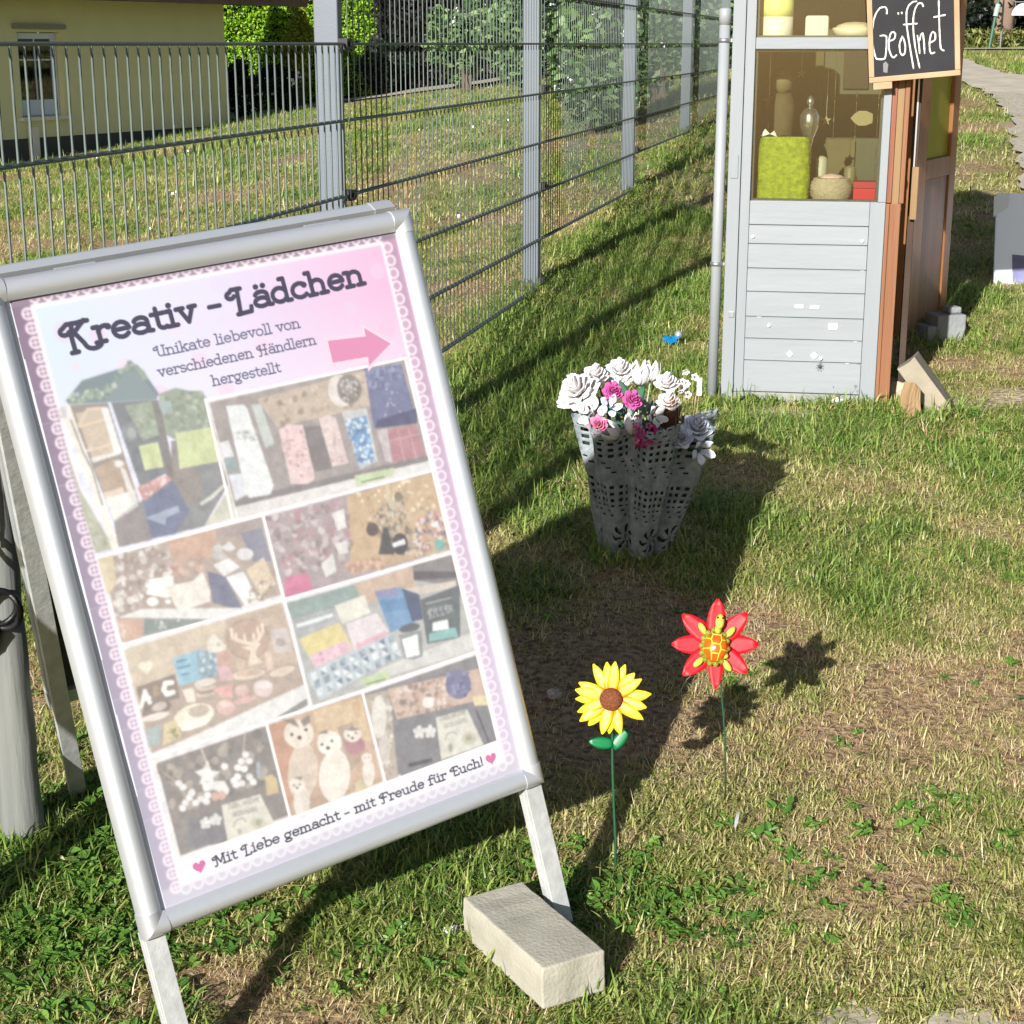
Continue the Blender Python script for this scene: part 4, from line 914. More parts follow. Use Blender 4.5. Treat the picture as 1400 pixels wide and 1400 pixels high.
('p','c9c5c6',((0.344,0.464),(0.342,0.466),(0.337,0.468),(0.331,0.468),(0.326,0.467),(0.321,0.465),(0.318,0.462),(0.318,0.459),(0.32,0.457),(0.325,0.455),(0.33,0.455),(0.336,0.456),(0.341,0.458),(0.344,0.461))),
('p','c2bcbc',((0.349,0.478),(0.346,0.48),(0.34,0.481),(0.332,0.481),(0.324,0.479),(0.317,0.477),(0.312,0.474),(0.311,0.471),(0.314,0.469),(0.32,0.467),(0.328,0.468),(0.336,0.469),(0.343,0.472),(0.348,0.475))),
('p','e6e8ee',((0.334,0.512),(0.38,0.51),(0.399,0.566),(0.363,0.567))),
('p','d8c7b2',((0.389,0.509),(0.439,0.496),(0.453,0.545),(0.407,0.557))),
('s', 'e6ded4 a08d80 c7b49f', 30, 0.007, ((0.392, 0.533), (0.452, 0.536), (0.447, 0.57), (0.371, 0.566))),
('p','e2e1e2',((0.054,0.526),(0.111,0.523),(0.369,0.571),(0.277,0.572))),
('p','f0eeee',((0.157,0.519),(0.155,0.522),(0.15,0.524),(0.144,0.524),(0.137,0.523),(0.132,0.52),(0.129,0.517),(0.129,0.514),(0.132,0.511),(0.137,0.509),(0.143,0.509),(0.149,0.51),(0.154,0.513),(0.157,0.516))),
('p','f0eeee',((0.186,0.525),(0.185,0.526),(0.182,0.527),(0.179,0.527),(0.176,0.527),(0.173,0.525),(0.172,0.524),(0.172,0.522),(0.173,0.521),(0.175,0.52),(0.179,0.52),(0.182,0.52),(0.184,0.522),(0.186,0.523))),
('p','c9ab9b',((0.046,0.527),(0.112,0.539),(0.098,0.568),(0.054,0.57))),
('p','8e9795',((0.114,0.54),(0.277,0.573),(0.188,0.57),(0.102,0.567))),
('s', 'b4bbb8 7c8886 d5d8d6', 24, 0.006, ((0.122, 0.543), (0.207, 0.56), (0.151, 0.567))),
('s', 'ded9d6 c8c0c0', 14, 0.005, ((0.045, 0.53), (0.065, 0.534), (0.057, 0.566))),
('p','ab9ea2',((0.468,0.43),(0.952,0.43),(0.952,0.575),(0.468,0.575))),
('p','c5ac90',((0.695,0.433),(0.951,0.43),(0.949,0.576),(0.656,0.566))),
('s', '9a8c90 c4bbbd b5a2a6 8d8084 d0c6c8 b98f98', 150, 0.011, ((0.468, 0.43), (0.631, 0.431), (0.687, 0.452), (0.668, 0.547), (0.482, 0.534))),
('p','cb7d9b',((0.48,0.54),(0.539,0.542),(0.548,0.573),(0.469,0.573))),
('p','dcd9da',((0.643,0.455),(0.678,0.453),(0.674,0.485),(0.648,0.487))),
('p','dcd9da',((0.631,0.507),(0.666,0.508),(0.662,0.529),(0.636,0.528))),
('p','dcd9da',((0.583,0.534),(0.621,0.522),(0.618,0.554),(0.586,0.559))),
('s', 'b59c80 d0ba9e e6d8bc', 40, 0.008, ((0.711, 0.434), (0.944, 0.434), (0.939, 0.495), (0.714, 0.495))),
('s', 'a79b8c 8e8378 c9bfb0 7b7169', 140, 0.009, ((0.734, 0.49), (0.796, 0.465), (0.842, 0.451), (0.855, 0.5), (0.836, 0.561), (0.779, 0.556), (0.75, 0.515))),
('p','685b57',((0.76,0.504),(0.756,0.509),(0.75,0.512),(0.742,0.514),(0.734,0.512),(0.728,0.509),(0.725,0.504),(0.725,0.498),(0.729,0.493),(0.735,0.49),(0.743,0.489),(0.751,0.49),(0.757,0.494),(0.76,0.499))),
('p','5b565a',((0.772,0.505),(0.786,0.505),(0.786,0.555),(0.742,0.547))),
('p','545057',((0.831,0.543),(0.826,0.551),(0.817,0.557),(0.806,0.559),(0.796,0.557),(0.789,0.552),(0.785,0.544),(0.786,0.535),(0.792,0.527),(0.8,0.522),(0.811,0.52),(0.821,0.522),(0.829,0.527),(0.832,0.535))),
('p','e8e6e8',((0.787,0.535),(0.824,0.533),(0.824,0.542),(0.788,0.542))),
('p','8d8172',((0.847,0.46),(0.844,0.464),(0.84,0.466),(0.834,0.467),(0.829,0.466),(0.825,0.464),(0.823,0.46),(0.823,0.456),(0.826,0.452),(0.83,0.45),(0.836,0.449),(0.841,0.45),(0.845,0.452),(0.847,0.456))),
('l','cfc0a6',0.012,((0.814,0.43),(0.806,0.459))),
('s', 'c9a79c b88a86 8e8a92 ddd0ce 706a76', 120, 0.008, ((0.863, 0.502), (0.952, 0.498), (0.944, 0.572), (0.836, 0.572))),
('p','7ab1ab',((0.908,0.552),(0.935,0.552),(0.933,0.57),(0.905,0.571))),
('p','e2e2e4',((0.911,0.519),(0.932,0.519),(0.928,0.529),(0.911,0.527))),
('s', 'd8b4a2 c49e8c a98a7c', 50, 0.009, ((0.644, 0.542), (0.753, 0.554), (0.754, 0.574), (0.652, 0.566))),
('s', 'f3e8d2', 7, 0.004, ((0.721, 0.433), (0.927, 0.443), (0.903, 0.47), (0.728, 0.459))),
('p','b4b4b4',((0.471,0.583),(0.953,0.583),(0.953,0.765),(0.471,0.765))),
('p','92a4a1',((0.466,0.582),(0.657,0.585),(0.666,0.615),(0.472,0.612))),
('p','c7b09f',((0.657,0.585),(0.829,0.585),(0.822,0.629),(0.675,0.624))),
('p','8b8688',((0.829,0.583),(0.952,0.586),(0.949,0.645),(0.823,0.609))),
('p','d0c7be',((0.774,0.617),(0.941,0.632),(0.94,0.643),(0.832,0.637))),
('p','68626a',((0.829,0.593),(0.953,0.617),(0.949,0.628),(0.823,0.609))),
('p','cfcfce',((0.694,0.74),(0.96,0.731),(0.951,0.765),(0.599,0.756))),
('p','a9aeb2',((0.478,0.613),(0.584,0.615),(0.586,0.635),(0.484,0.636))),
('p','dfe4e8',((0.48,0.622),(0.58,0.622),(0.58,0.628),(0.481,0.629))),
('p','dedcd4',((0.591,0.611),(0.678,0.608),(0.681,0.641),(0.6,0.646))),
('p','dcd3d9',((0.609,0.647),(0.699,0.645),(0.719,0.683),(0.615,0.698))),
('p','d9cb95',((0.479,0.648),(0.593,0.641),(0.613,0.695),(0.501,0.704))),
('p','d9b9c6',((0.494,0.681),(0.596,0.674),(0.613,0.695),(0.501,0.704))),
('s', 'c894ac e6c8d4', 16, 0.006, ((0.502, 0.684), (0.598, 0.676), (0.604, 0.693), (0.508, 0.701))),
('p','d9b2c0',((0.626,0.686),(0.711,0.679),(0.717,0.689),(0.621,0.699))),
('p','bcc6ce',((0.475,0.708),(0.727,0.687),(0.724,0.731),(0.491,0.76))),
('p','dde3e8',((0.485,0.712),(0.503,0.709),(0.501,0.722))),
('p','dde3e8',((0.485,0.712),(0.501,0.722),(0.486,0.724))),
('p','8b97a6',((0.488,0.727),(0.505,0.723),(0.504,0.736))),
('p','9ba8b5',((0.488,0.727),(0.504,0.736),(0.489,0.739))),
('p','d0d8de',((0.491,0.742),(0.508,0.738),(0.507,0.751))),
('p','dde3e8',((0.491,0.742),(0.507,0.751),(0.491,0.753))),
('p','dde3e8',((0.513,0.71),(0.53,0.706),(0.529,0.719))),
('p','8b97a6',((0.513,0.71),(0.529,0.719),(0.513,0.722))),
('p','8b97a6',((0.516,0.724),(0.533,0.721),(0.532,0.734))),
('p','8b97a6',((0.516,0.724),(0.532,0.734),(0.516,0.736))),
('p','d0d8de',((0.519,0.739),(0.536,0.736),(0.535,0.749))),
('p','9ba8b5',((0.519,0.739),(0.535,0.749),(0.519,0.751))),
('p','a3afbb',((0.541,0.707),(0.559,0.704),(0.557,0.717))),
('p','8b97a6',((0.541,0.707),(0.557,0.717),(0.542,0.719))),
('p','dde3e8',((0.544,0.722),(0.562,0.719),(0.56,0.732))),
('p','9ba8b5',((0.544,0.722),(0.56,0.732),(0.544,0.734))),
('p','76859a',((0.547,0.737),(0.565,0.734),(0.563,0.747))),
('p','dde3e8',((0.547,0.737),(0.563,0.747),(0.547,0.749))),
('p','a3afbb',((0.569,0.705),(0.587,0.701),(0.586,0.715))),
('p','8b97a6',((0.569,0.705),(0.586,0.715),(0.57,0.717))),
('p','8b97a6',((0.572,0.72),(0.59,0.716),(0.589,0.73))),
('p','dde3e8',((0.572,0.72),(0.589,0.73),(0.573,0.732))),
('p','dde3e8',((0.575,0.735),(0.593,0.731),(0.592,0.744))),
('p','8b97a6',((0.575,0.735),(0.592,0.744),(0.576,0.747))),
('p','a3afbb',((0.598,0.703),(0.615,0.699),(0.614,0.712))),
('p','dde3e8',((0.598,0.703),(0.614,0.712),(0.598,0.714))),
('p','dde3e8',((0.601,0.717),(0.619,0.714),(0.617,0.727))),
('p','8b97a6',((0.601,0.717),(0.617,0.727),(0.601,0.729))),
('p','a3afbb',((0.604,0.732),(0.622,0.729),(0.62,0.742))),
('p','dde3e8',((0.604,0.732),(0.62,0.742),(0.604,0.744))),
('p','a3afbb',((0.626,0.7),(0.644,0.697),(0.643,0.71))),
('p','8b97a6',((0.626,0.7),(0.643,0.71),(0.627,0.712))),
('p','76859a',((0.629,0.715),(0.647,0.712),(0.646,0.725))),
('p','dde3e8',((0.629,0.715),(0.646,0.725),(0.63,0.727))),
('p','d0d8de',((0.633,0.73),(0.65,0.727),(0.649,0.74))),
('p','9ba8b5',((0.633,0.73),(0.649,0.74),(0.633,0.742))),
('p','dde3e8',((0.655,0.698),(0.673,0.694),(0.672,0.707))),
('p','8b97a6',((0.655,0.698),(0.672,0.707),(0.656,0.71))),
('p','dde3e8',((0.658,0.713),(0.676,0.709),(0.675,0.722))),
('p','dde3e8',((0.658,0.713),(0.675,0.722),(0.659,0.725))),
('p','a3afbb',((0.661,0.728),(0.679,0.724),(0.678,0.738))),
('p','8b97a6',((0.661,0.728),(0.678,0.738),(0.662,0.74))),
('p','76859a',((0.684,0.695),(0.702,0.692),(0.701,0.705))),
('p','dde3e8',((0.684,0.695),(0.701,0.705),(0.685,0.707))),
('p','8b97a6',((0.687,0.71),(0.705,0.707),(0.704,0.72))),
('p','dde3e8',((0.687,0.71),(0.704,0.72),(0.688,0.722))),
('p','76859a',((0.69,0.725),(0.709,0.722),(0.707,0.735))),
('p','9ba8b5',((0.69,0.725),(0.707,0.735),(0.691,0.737))),
('p','a3afbb',((0.713,0.693),(0.732,0.689),(0.73,0.702))),
('p','9ba8b5',((0.713,0.693),(0.73,0.702),(0.714,0.705))),
('p','dde3e8',((0.717,0.708),(0.735,0.704),(0.733,0.718))),
('p','dde3e8',((0.717,0.708),(0.733,0.718),(0.717,0.72))),
('p','d0d8de',((0.72,0.723),(0.738,0.719),(0.737,0.733))),
('p','9ba8b5',((0.72,0.723),(0.737,0.733),(0.72,0.735))),
('p','7a9ec4',((0.707,0.607),(0.782,0.614),(0.801,0.633),(0.798,0.681),(0.723,0.686))),
('p','6b90ba',((0.713,0.624),(0.793,0.635),(0.792,0.655),(0.716,0.648))),
('p','8f8fb4',((0.707,0.607),(0.769,0.612),(0.77,0.627),(0.709,0.619))),
('p','59627e',((0.784,0.616),(0.829,0.636),(0.822,0.681),(0.79,0.679))),
('p','6a7074',((0.828,0.646),(0.951,0.641),(0.916,0.733),(0.817,0.726))),
('p','8cb7b7',((0.83,0.709),(0.909,0.713),(0.91,0.731),(0.824,0.723))),
('p','e4e8ea',((0.847,0.692),(0.892,0.695),(0.889,0.712),(0.841,0.707))),
('l','aeb4b8',0.003,((0.841,0.656),(0.917,0.659))),
('l','8f9599',0.002,((0.843,0.666),(0.902,0.669))),
('t', 'b4babc', 'KILLER', (0.838, 0.681), (0.914, 0.684), 0.0022),
('p','8f9498',((0.744,0.694),(0.811,0.699),(0.797,0.745),(0.77,0.745),(0.746,0.738))),
('p','eceef0',((0.75,0.704),(0.797,0.703),(0.789,0.74),(0.75,0.738))),
('p','63656e',((0.81,0.69),(0.807,0.693),(0.798,0.696),(0.785,0.696),(0.772,0.695),(0.759,0.693),(0.751,0.69),(0.748,0.686),(0.751,0.683),(0.76,0.681),(0.772,0.68),(0.786,0.681),(0.799,0.683),(0.807,0.687))),
('p','c0cfab',((0.608,0.748),(0.691,0.747),(0.693,0.763),(0.626,0.766))),
('l','5f6b52',0.003,((0.625,0.76),(0.679,0.761))),
('p','cfc1b0',((0.048,0.578),(0.458,0.578),(0.458,0.752),(0.048,0.752))),
('p','c2b0a2',((0.305,0.58),(0.459,0.581),(0.463,0.692),(0.461,0.728),(0.25,0.683))),
('p','b39c90',((0.403,0.633),(0.392,0.647),(0.372,0.656),(0.348,0.658),(0.324,0.653),(0.305,0.642),(0.295,0.627),(0.295,0.611),(0.306,0.597),(0.325,0.588),(0.349,0.586),(0.374,0.591),(0.393,0.602),(0.404,0.617))),
('p','bda699',((0.401,0.633),(0.391,0.645),(0.372,0.653),(0.35,0.655),(0.328,0.65),(0.31,0.64),(0.301,0.627),(0.301,0.612),(0.311,0.6),(0.329,0.592),(0.351,0.59),(0.373,0.594),(0.391,0.604),(0.401,0.618))),
('p','b5a59b',((0.053,0.645),(0.149,0.651),(0.461,0.686),(0.469,0.729),(0.052,0.754))),
('p','938680',((0.054,0.643),(0.153,0.641),(0.149,0.681),(0.054,0.68))),
('p','dfdfe0',((0.049,0.757),(0.466,0.725),(0.468,0.757),(0.335,0.765),(0.053,0.764))),
('p','8f9090',((0.354,0.767),(0.461,0.749),(0.46,0.761),(0.393,0.77))),
('l','e8d9c8',0.008,((0.314,0.597),(0.312,0.612),(0.341,0.627),(0.366,0.633),(0.391,0.618),(0.394,0.606))),
('l','e8d9c8',0.006,((0.321,0.619),(0.323,0.608))),
('l','e8d9c8',0.006,((0.341,0.627),(0.343,0.613))),
('l','e8d9c8',0.006,((0.363,0.63),(0.366,0.617))),
('l','e8d9c8',0.006,((0.379,0.625),(0.38,0.608))),
('p','e4d4c4',((0.326,0.631),(0.346,0.633),(0.381,0.634),(0.367,0.641),(0.359,0.652),(0.372,0.668),(0.334,0.665),(0.349,0.642))),
('p','cac1c0',((0.411,0.619),(0.455,0.623),(0.453,0.664),(0.408,0.658))),
('p','a9a0a0',((0.442,0.646),(0.44,0.649),(0.435,0.651),(0.429,0.651),(0.424,0.65),(0.419,0.647),(0.416,0.644),(0.416,0.641),(0.419,0.638),(0.423,0.636),(0.429,0.636),(0.435,0.637),(0.439,0.639),(0.442,0.643))),
('p','9fc2d5',((0.155,0.616),(0.235,0.614),(0.235,0.664),(0.156,0.663))),
('p','93a8b6',((0.215,0.617),(0.266,0.623),(0.256,0.664),(0.209,0.663))),
('s', 'b9c8d2 7f92a2 dbe2e6', 26, 0.006, ((0.217, 0.62), (0.261, 0.624), (0.254, 0.663), (0.209, 0.661))),
('l','5d87a8',0.004,((0.164,0.623),(0.186,0.624))),
('l','5d87a8',0.004,((0.162,0.634),(0.193,0.635))),
('l','5d87a8',0.004,((0.166,0.646),(0.185,0.647))),
('p','e2dcd2',((0.246,0.605),(0.268,0.596),(0.291,0.622),(0.286,0.629),(0.244,0.625))),
('s', 'b5aea6 efeae2', 14, 0.004, ((0.25, 0.604), (0.287, 0.607), (0.282, 0.629), (0.246, 0.624))),
('p','e9dfce',((0.091,0.614),(0.089,0.616),(0.086,0.618),(0.082,0.618),(0.078,0.617),(0.074,0.615),(0.072,0.613),(0.072,0.61),(0.074,0.608),(0.077,0.607),(0.082,0.606),(0.086,0.607),(0.089,0.609),(0.091,0.612))),
('p','e9dfce',((0.105,0.616),(0.104,0.618),(0.101,0.62),(0.097,0.62),(0.093,0.619),(0.091,0.617),(0.089,0.615),(0.089,0.612),(0.091,0.61),(0.094,0.609),(0.097,0.608),(0.101,0.609),(0.104,0.611),(0.105,0.613))),
('p','e9dfce',((0.072,0.613),(0.105,0.616),(0.087,0.63))),
('l','f0ede9',0.009,((0.054,0.676),(0.072,0.653),(0.077,0.677))),
('l','f0ede9',0.008,((0.062,0.666),(0.078,0.666))),
('l','f0ede9',0.011,((0.14,0.653),(0.124,0.651),(0.116,0.66),(0.121,0.669),(0.137,0.669))),
('l','b09c86',0.008,((0.097,0.65),(0.094,0.664))),
('p','b09c86',((0.106,0.656),(0.105,0.657),(0.103,0.658),(0.101,0.658),(0.099,0.658),(0.097,0.657),(0.096,0.655),(0.096,0.653),(0.097,0.652),(0.099,0.651),(0.101,0.651),(0.103,0.651),(0.105,0.653),(0.106,0.654))),
('p','b09c86',((0.105,0.664),(0.104,0.666),(0.102,0.667),(0.099,0.667),(0.097,0.666),(0.094,0.665),(0.093,0.663),(0.093,0.662),(0.094,0.66),(0.097,0.659),(0.099,0.659),(0.102,0.66),(0.104,0.661),(0.105,0.662))),
('p','8f827b',((0.126,0.686),(0.123,0.691),(0.113,0.696),(0.099,0.699),(0.082,0.7),(0.066,0.698),(0.055,0.695),(0.05,0.69),(0.053,0.684),(0.062,0.679),(0.077,0.676),(0.094,0.676),(0.11,0.677),(0.121,0.681))),
('p','e6ddd6',((0.117,0.7),(0.113,0.702),(0.104,0.704),(0.09,0.705),(0.074,0.704),(0.06,0.702),(0.051,0.7),(0.047,0.697),(0.05,0.695),(0.06,0.693),(0.074,0.693),(0.089,0.693),(0.103,0.695),(0.113,0.697))),
('p','cdbfb8',((0.115,0.684),(0.114,0.687),(0.109,0.69),(0.102,0.691),(0.093,0.692),(0.085,0.69),(0.079,0.688),(0.077,0.685),(0.079,0.682),(0.084,0.679),(0.091,0.678),(0.1,0.677),(0.107,0.679),(0.113,0.681))),
('p','c9a79f',((0.263,0.627),(0.298,0.632),(0.289,0.681),(0.253,0.675))),
('p','dbbcc0',((0.289,0.664),(0.286,0.667),(0.28,0.669),(0.273,0.669),(0.265,0.668),(0.259,0.665),(0.255,0.661),(0.255,0.657),(0.258,0.654),(0.264,0.652),(0.271,0.652),(0.279,0.654),(0.285,0.657),(0.289,0.661))),
('p','d6b6ba',((0.256,0.659),(0.289,0.663),(0.286,0.68),(0.257,0.675))),
('p','cfc2b8',((0.24,0.691),(0.237,0.693),(0.23,0.694),(0.219,0.694),(0.208,0.693),(0.197,0.691),(0.191,0.688),(0.189,0.685),(0.192,0.682),(0.199,0.681),(0.21,0.681),(0.221,0.682),(0.231,0.685),(0.238,0.688))),
('p','a8958a',((0.242,0.686),(0.239,0.688),(0.232,0.689),(0.221,0.689),(0.209,0.688),(0.199,0.686),(0.193,0.683),(0.19,0.68),(0.193,0.677),(0.201,0.676),(0.211,0.676),(0.223,0.677),(0.233,0.68),(0.24,0.683))),
('p','cfc2b8',((0.244,0.68),(0.241,0.683),(0.234,0.684),(0.223,0.684),(0.211,0.683),(0.201,0.68),(0.195,0.677),(0.192,0.674),(0.195,0.672),(0.203,0.671),(0.213,0.671),(0.225,0.672),(0.235,0.674),(0.242,0.677))),
('p','a8958a',((0.246,0.675),(0.243,0.678),(0.235,0.679),(0.225,0.679),(0.213,0.678),(0.203,0.675),(0.196,0.672),(0.194,0.669),(0.197,0.667),(0.205,0.666),(0.215,0.666),(0.227,0.667),(0.237,0.669),(0.244,0.672))),
('p','dcd4cc',((0.246,0.673),(0.243,0.675),(0.235,0.677),(0.224,0.677),(0.211,0.676),(0.201,0.674),(0.193,0.671),(0.191,0.668),(0.194,0.665),(0.202,0.663),(0.213,0.663),(0.225,0.664),(0.236,0.666),(0.243,0.669))),
('p','e6dcd2',((0.159,0.67),(0.186,0.672),(0.185,0.696),(0.164,0.692))),
('p','dcaeab',((0.231,0.684),(0.284,0.685),(0.275,0.708),(0.25,0.703))),
('p','dbb8b2',((0.32,0.705),(0.317,0.709),(0.311,0.712),(0.303,0.712),(0.295,0.71),(0.289,0.707),(0.286,0.703),(0.286,0.698),(0.289,0.694),(0.295,0.692),(0.303,0.691),(0.31,0.693),(0.316,0.696),(0.32,0.701))),
('p','e0c8c2',((0.316,0.701),(0.314,0.702),(0.31,0.703),(0.304,0.702),(0.298,0.701),(0.293,0.699),(0.289,0.697),(0.289,0.695),(0.291,0.693),(0.295,0.693),(0.301,0.693),(0.307,0.694),(0.312,0.696),(0.315,0.698))),
('p','dac6c8',((0.381,0.715),(0.376,0.72),(0.368,0.724),(0.357,0.724),(0.346,0.722),(0.337,0.717),(0.332,0.711),(0.332,0.704),(0.337,0.698),(0.345,0.695),(0.356,0.694),(0.367,0.697),(0.376,0.701),(0.381,0.708))),
('p','e6d8da',((0.382,0.709),(0.379,0.711),(0.371,0.712),(0.361,0.711),(0.351,0.709),(0.342,0.706),(0.337,0.702),(0.335,0.699),(0.339,0.697),(0.346,0.696),(0.356,0.697),(0.366,0.699),(0.375,0.702),(0.381,0.706))),
('p','d9b9b4',((0.277,0.725),(0.272,0.73),(0.264,0.733),(0.254,0.734),(0.243,0.731),(0.235,0.727),(0.23,0.721),(0.23,0.715),(0.234,0.71),(0.243,0.707),(0.253,0.707),(0.263,0.709),(0.272,0.713),(0.277,0.719))),
('p','e6cdc8',((0.271,0.719),(0.269,0.721),(0.264,0.721),(0.258,0.721),(0.252,0.72),(0.247,0.718),(0.243,0.715),(0.243,0.713),(0.245,0.711),(0.249,0.71),(0.255,0.711),(0.262,0.712),(0.267,0.714),(0.27,0.717))),
('p','d8b4b2',((0.336,0.72),(0.333,0.722),(0.324,0.724),(0.313,0.725),(0.299,0.724),(0.288,0.723),(0.279,0.72),(0.276,0.718),(0.279,0.715),(0.287,0.714),(0.299,0.713),(0.312,0.713),(0.324,0.715),(0.333,0.717))),
('p','dccabc',((0.372,0.684),(0.367,0.687),(0.354,0.689),(0.337,0.688),(0.318,0.686),(0.301,0.683),(0.29,0.678),(0.287,0.674),(0.291,0.671),(0.304,0.67),(0.321,0.67),(0.34,0.672),(0.356,0.676),(0.368,0.68))),
('p','c9b4a6',((0.365,0.681),(0.361,0.683),(0.352,0.684),(0.338,0.683),(0.323,0.682),(0.31,0.679),(0.301,0.676),(0.298,0.674),(0.302,0.672),(0.311,0.671),(0.325,0.672),(0.34,0.674),(0.353,0.676),(0.362,0.679))),
('p','dccabc',((0.449,0.693),(0.446,0.696),(0.436,0.698),(0.423,0.7),(0.407,0.699),(0.394,0.697),(0.384,0.695),(0.381,0.691),(0.384,0.688),(0.393,0.686),(0.407,0.685),(0.422,0.685),(0.436,0.687),(0.445,0.689))),
('p','d9c4b6',((0.382,0.652),(0.398,0.652),(0.394,0.683),(0.378,0.684))),
('p','d2bdae',((0.327,0.661),(0.324,0.665),(0.32,0.667),(0.314,0.668),(0.309,0.667),(0.305,0.664),(0.303,0.66),(0.304,0.656),(0.307,0.652),(0.311,0.65),(0.316,0.649),(0.321,0.65),(0.325,0.653),(0.327,0.656))),
('p','e9e4d4',((0.223,0.717),(0.219,0.726),(0.205,0.733),(0.184,0.736),(0.161,0.736),(0.14,0.732),(0.126,0.725),(0.12,0.717),(0.124,0.709),(0.138,0.702),(0.158,0.698),(0.181,0.698),(0.202,0.702),(0.217,0.709))),
('p','c3b6a6',((0.213,0.713),(0.211,0.717),(0.203,0.72),(0.192,0.722),(0.18,0.722),(0.17,0.719),(0.162,0.715),(0.159,0.711),(0.162,0.706),(0.169,0.703),(0.18,0.702),(0.192,0.702),(0.203,0.704),(0.21,0.708))),
('p','efecdf',((0.211,0.73),(0.207,0.733),(0.197,0.736),(0.181,0.738),(0.164,0.738),(0.148,0.737),(0.137,0.735),(0.132,0.732),(0.136,0.729),(0.146,0.726),(0.162,0.725),(0.179,0.724),(0.195,0.725),(0.206,0.727))),
('p','aab5b7',((0.049,0.713),(0.091,0.713),(0.075,0.744),(0.046,0.744))),
('p','d3c7a4',((0.096,0.715),(0.126,0.713),(0.13,0.743),(0.08,0.748))),
('s', '8f8a66 b0a67e', 12, 0.005, ((0.1, 0.723), (0.128, 0.727), (0.125, 0.746), (0.097, 0.742))),
('p','8e8886',((0.056,0.772),(0.34,0.772),(0.34,0.93),(0.056,0.93))),
('s', 'a39a94 7b7674 b3aaa2 958d88', 60, 0.014, ((0.055, 0.777), (0.324, 0.78), (0.317, 0.87), (0.067, 0.864))),
('l','b3a795',0.004,((0.064,0.788),(0.098,0.818),(0.102,0.842))),
('l','b3a795',0.003,((0.085,0.784),(0.107,0.829))),
('l','c4bcae',0.004,((0.169,0.772),(0.175,0.809))),
('l','c4bcae',0.003,((0.287,0.767),(0.265,0.807))),
('p','838289',((0.099,0.877),(0.194,0.884),(0.181,0.938),(0.075,0.922))),
('p','d6d3c9',((0.183,0.874),(0.283,0.879),(0.301,0.935),(0.176,0.935))),
('p','e4e2e2',((0.14,0.806),(0.163,0.806),(0.177,0.794),(0.18,0.813),(0.201,0.82),(0.179,0.825),(0.179,0.837),(0.163,0.827),(0.144,0.829),(0.153,0.818))),
('p','e4e2e2',((0.149,0.826),(0.205,0.837),(0.212,0.854),(0.203,0.861),(0.175,0.845),(0.149,0.842))),
('p','e2e0e2',((0.281,0.809),(0.279,0.811),(0.276,0.812),(0.272,0.813),(0.268,0.812),(0.265,0.81),(0.263,0.807),(0.263,0.805),(0.265,0.803),(0.268,0.801),(0.272,0.801),(0.276,0.802),(0.279,0.804),(0.281,0.806))),
('p','e2e0e2',((0.267,0.817),(0.265,0.819),(0.262,0.821),(0.258,0.821),(0.254,0.82),(0.251,0.818),(0.249,0.816),(0.249,0.813),(0.251,0.811),(0.254,0.81),(0.258,0.809),(0.262,0.81),(0.265,0.812),(0.267,0.815))),
('p','e2e0e2',((0.286,0.822),(0.284,0.824),(0.281,0.825),(0.277,0.825),(0.273,0.824),(0.27,0.822),(0.268,0.82),(0.268,0.817),(0.27,0.815),(0.273,0.814),(0.277,0.814),(0.281,0.815),(0.285,0.816),(0.286,0.819))),
('p','e2e0e2',((0.254,0.825),(0.252,0.828),(0.249,0.829),(0.245,0.829),(0.241,0.828),(0.238,0.826),(0.236,0.824),(0.236,0.821),(0.238,0.819),(0.241,0.818),(0.245,0.818),(0.249,0.818),(0.252,0.82),(0.254,0.823))),
('p','e2e0e2',((0.269,0.831),(0.267,0.833),(0.264,0.835),(0.26,0.835),(0.256,0.834),(0.253,0.832),(0.251,0.83),(0.251,0.827),(0.253,0.825),(0.256,0.824),(0.26,0.823),(0.264,0.824),(0.267,0.826),(0.269,0.829))),
('p','e2e0e2',((0.236,0.844),(0.234,0.846),(0.231,0.848),(0.227,0.848),(0.223,0.847),(0.22,0.845),(0.218,0.842),(0.219,0.84),(0.22,0.838),(0.223,0.836),(0.227,0.836),(0.231,0.837),(0.234,0.839),(0.236,0.842))),
('p','e2e0e2',((0.254,0.853),(0.252,0.855),(0.249,0.856),(0.245,0.856),(0.241,0.855),(0.238,0.854),(0.236,0.851),(0.236,0.849),(0.238,0.846),(0.241,0.845),(0.245,0.845),(0.249,0.846),(0.252,0.848),(0.254,0.85))),
('p','e2e0e2',((0.248,0.84),(0.246,0.842),(0.243,0.844),(0.239,0.844),(0.235,0.843),(0.232,0.841),(0.23,0.838),(0.23,0.836),(0.232,0.834),(0.235,0.832),(0.239,0.832),(0.243,0.833),(0.246,0.835),(0.248,0.837))),
('p','e2e0e2',((0.277,0.847),(0.275,0.849),(0.272,0.85),(0.268,0.85),(0.264,0.85),(0.261,0.848),(0.259,0.845),(0.259,0.843),(0.261,0.84),(0.264,0.839),(0.268,0.839),(0.272,0.84),(0.275,0.842),(0.277,0.844))),
('p','e2e0e2',((0.283,0.857),(0.281,0.86),(0.278,0.861),(0.274,0.861),(0.27,0.86),(0.267,0.858),(0.265,0.856),(0.265,0.853),(0.267,0.851),(0.27,0.85),(0.274,0.85),(0.278,0.85),(0.281,0.852),(0.283,0.855))),
('p','e2e0e2',((0.24,0.852),(0.238,0.854),(0.235,0.855),(0.231,0.856),(0.227,0.855),(0.224,0.853),(0.222,0.85),(0.222,0.848),(0.224,0.846),(0.227,0.844),(0.231,0.844),(0.235,0.845),(0.238,0.847),(0.24,0.849))),
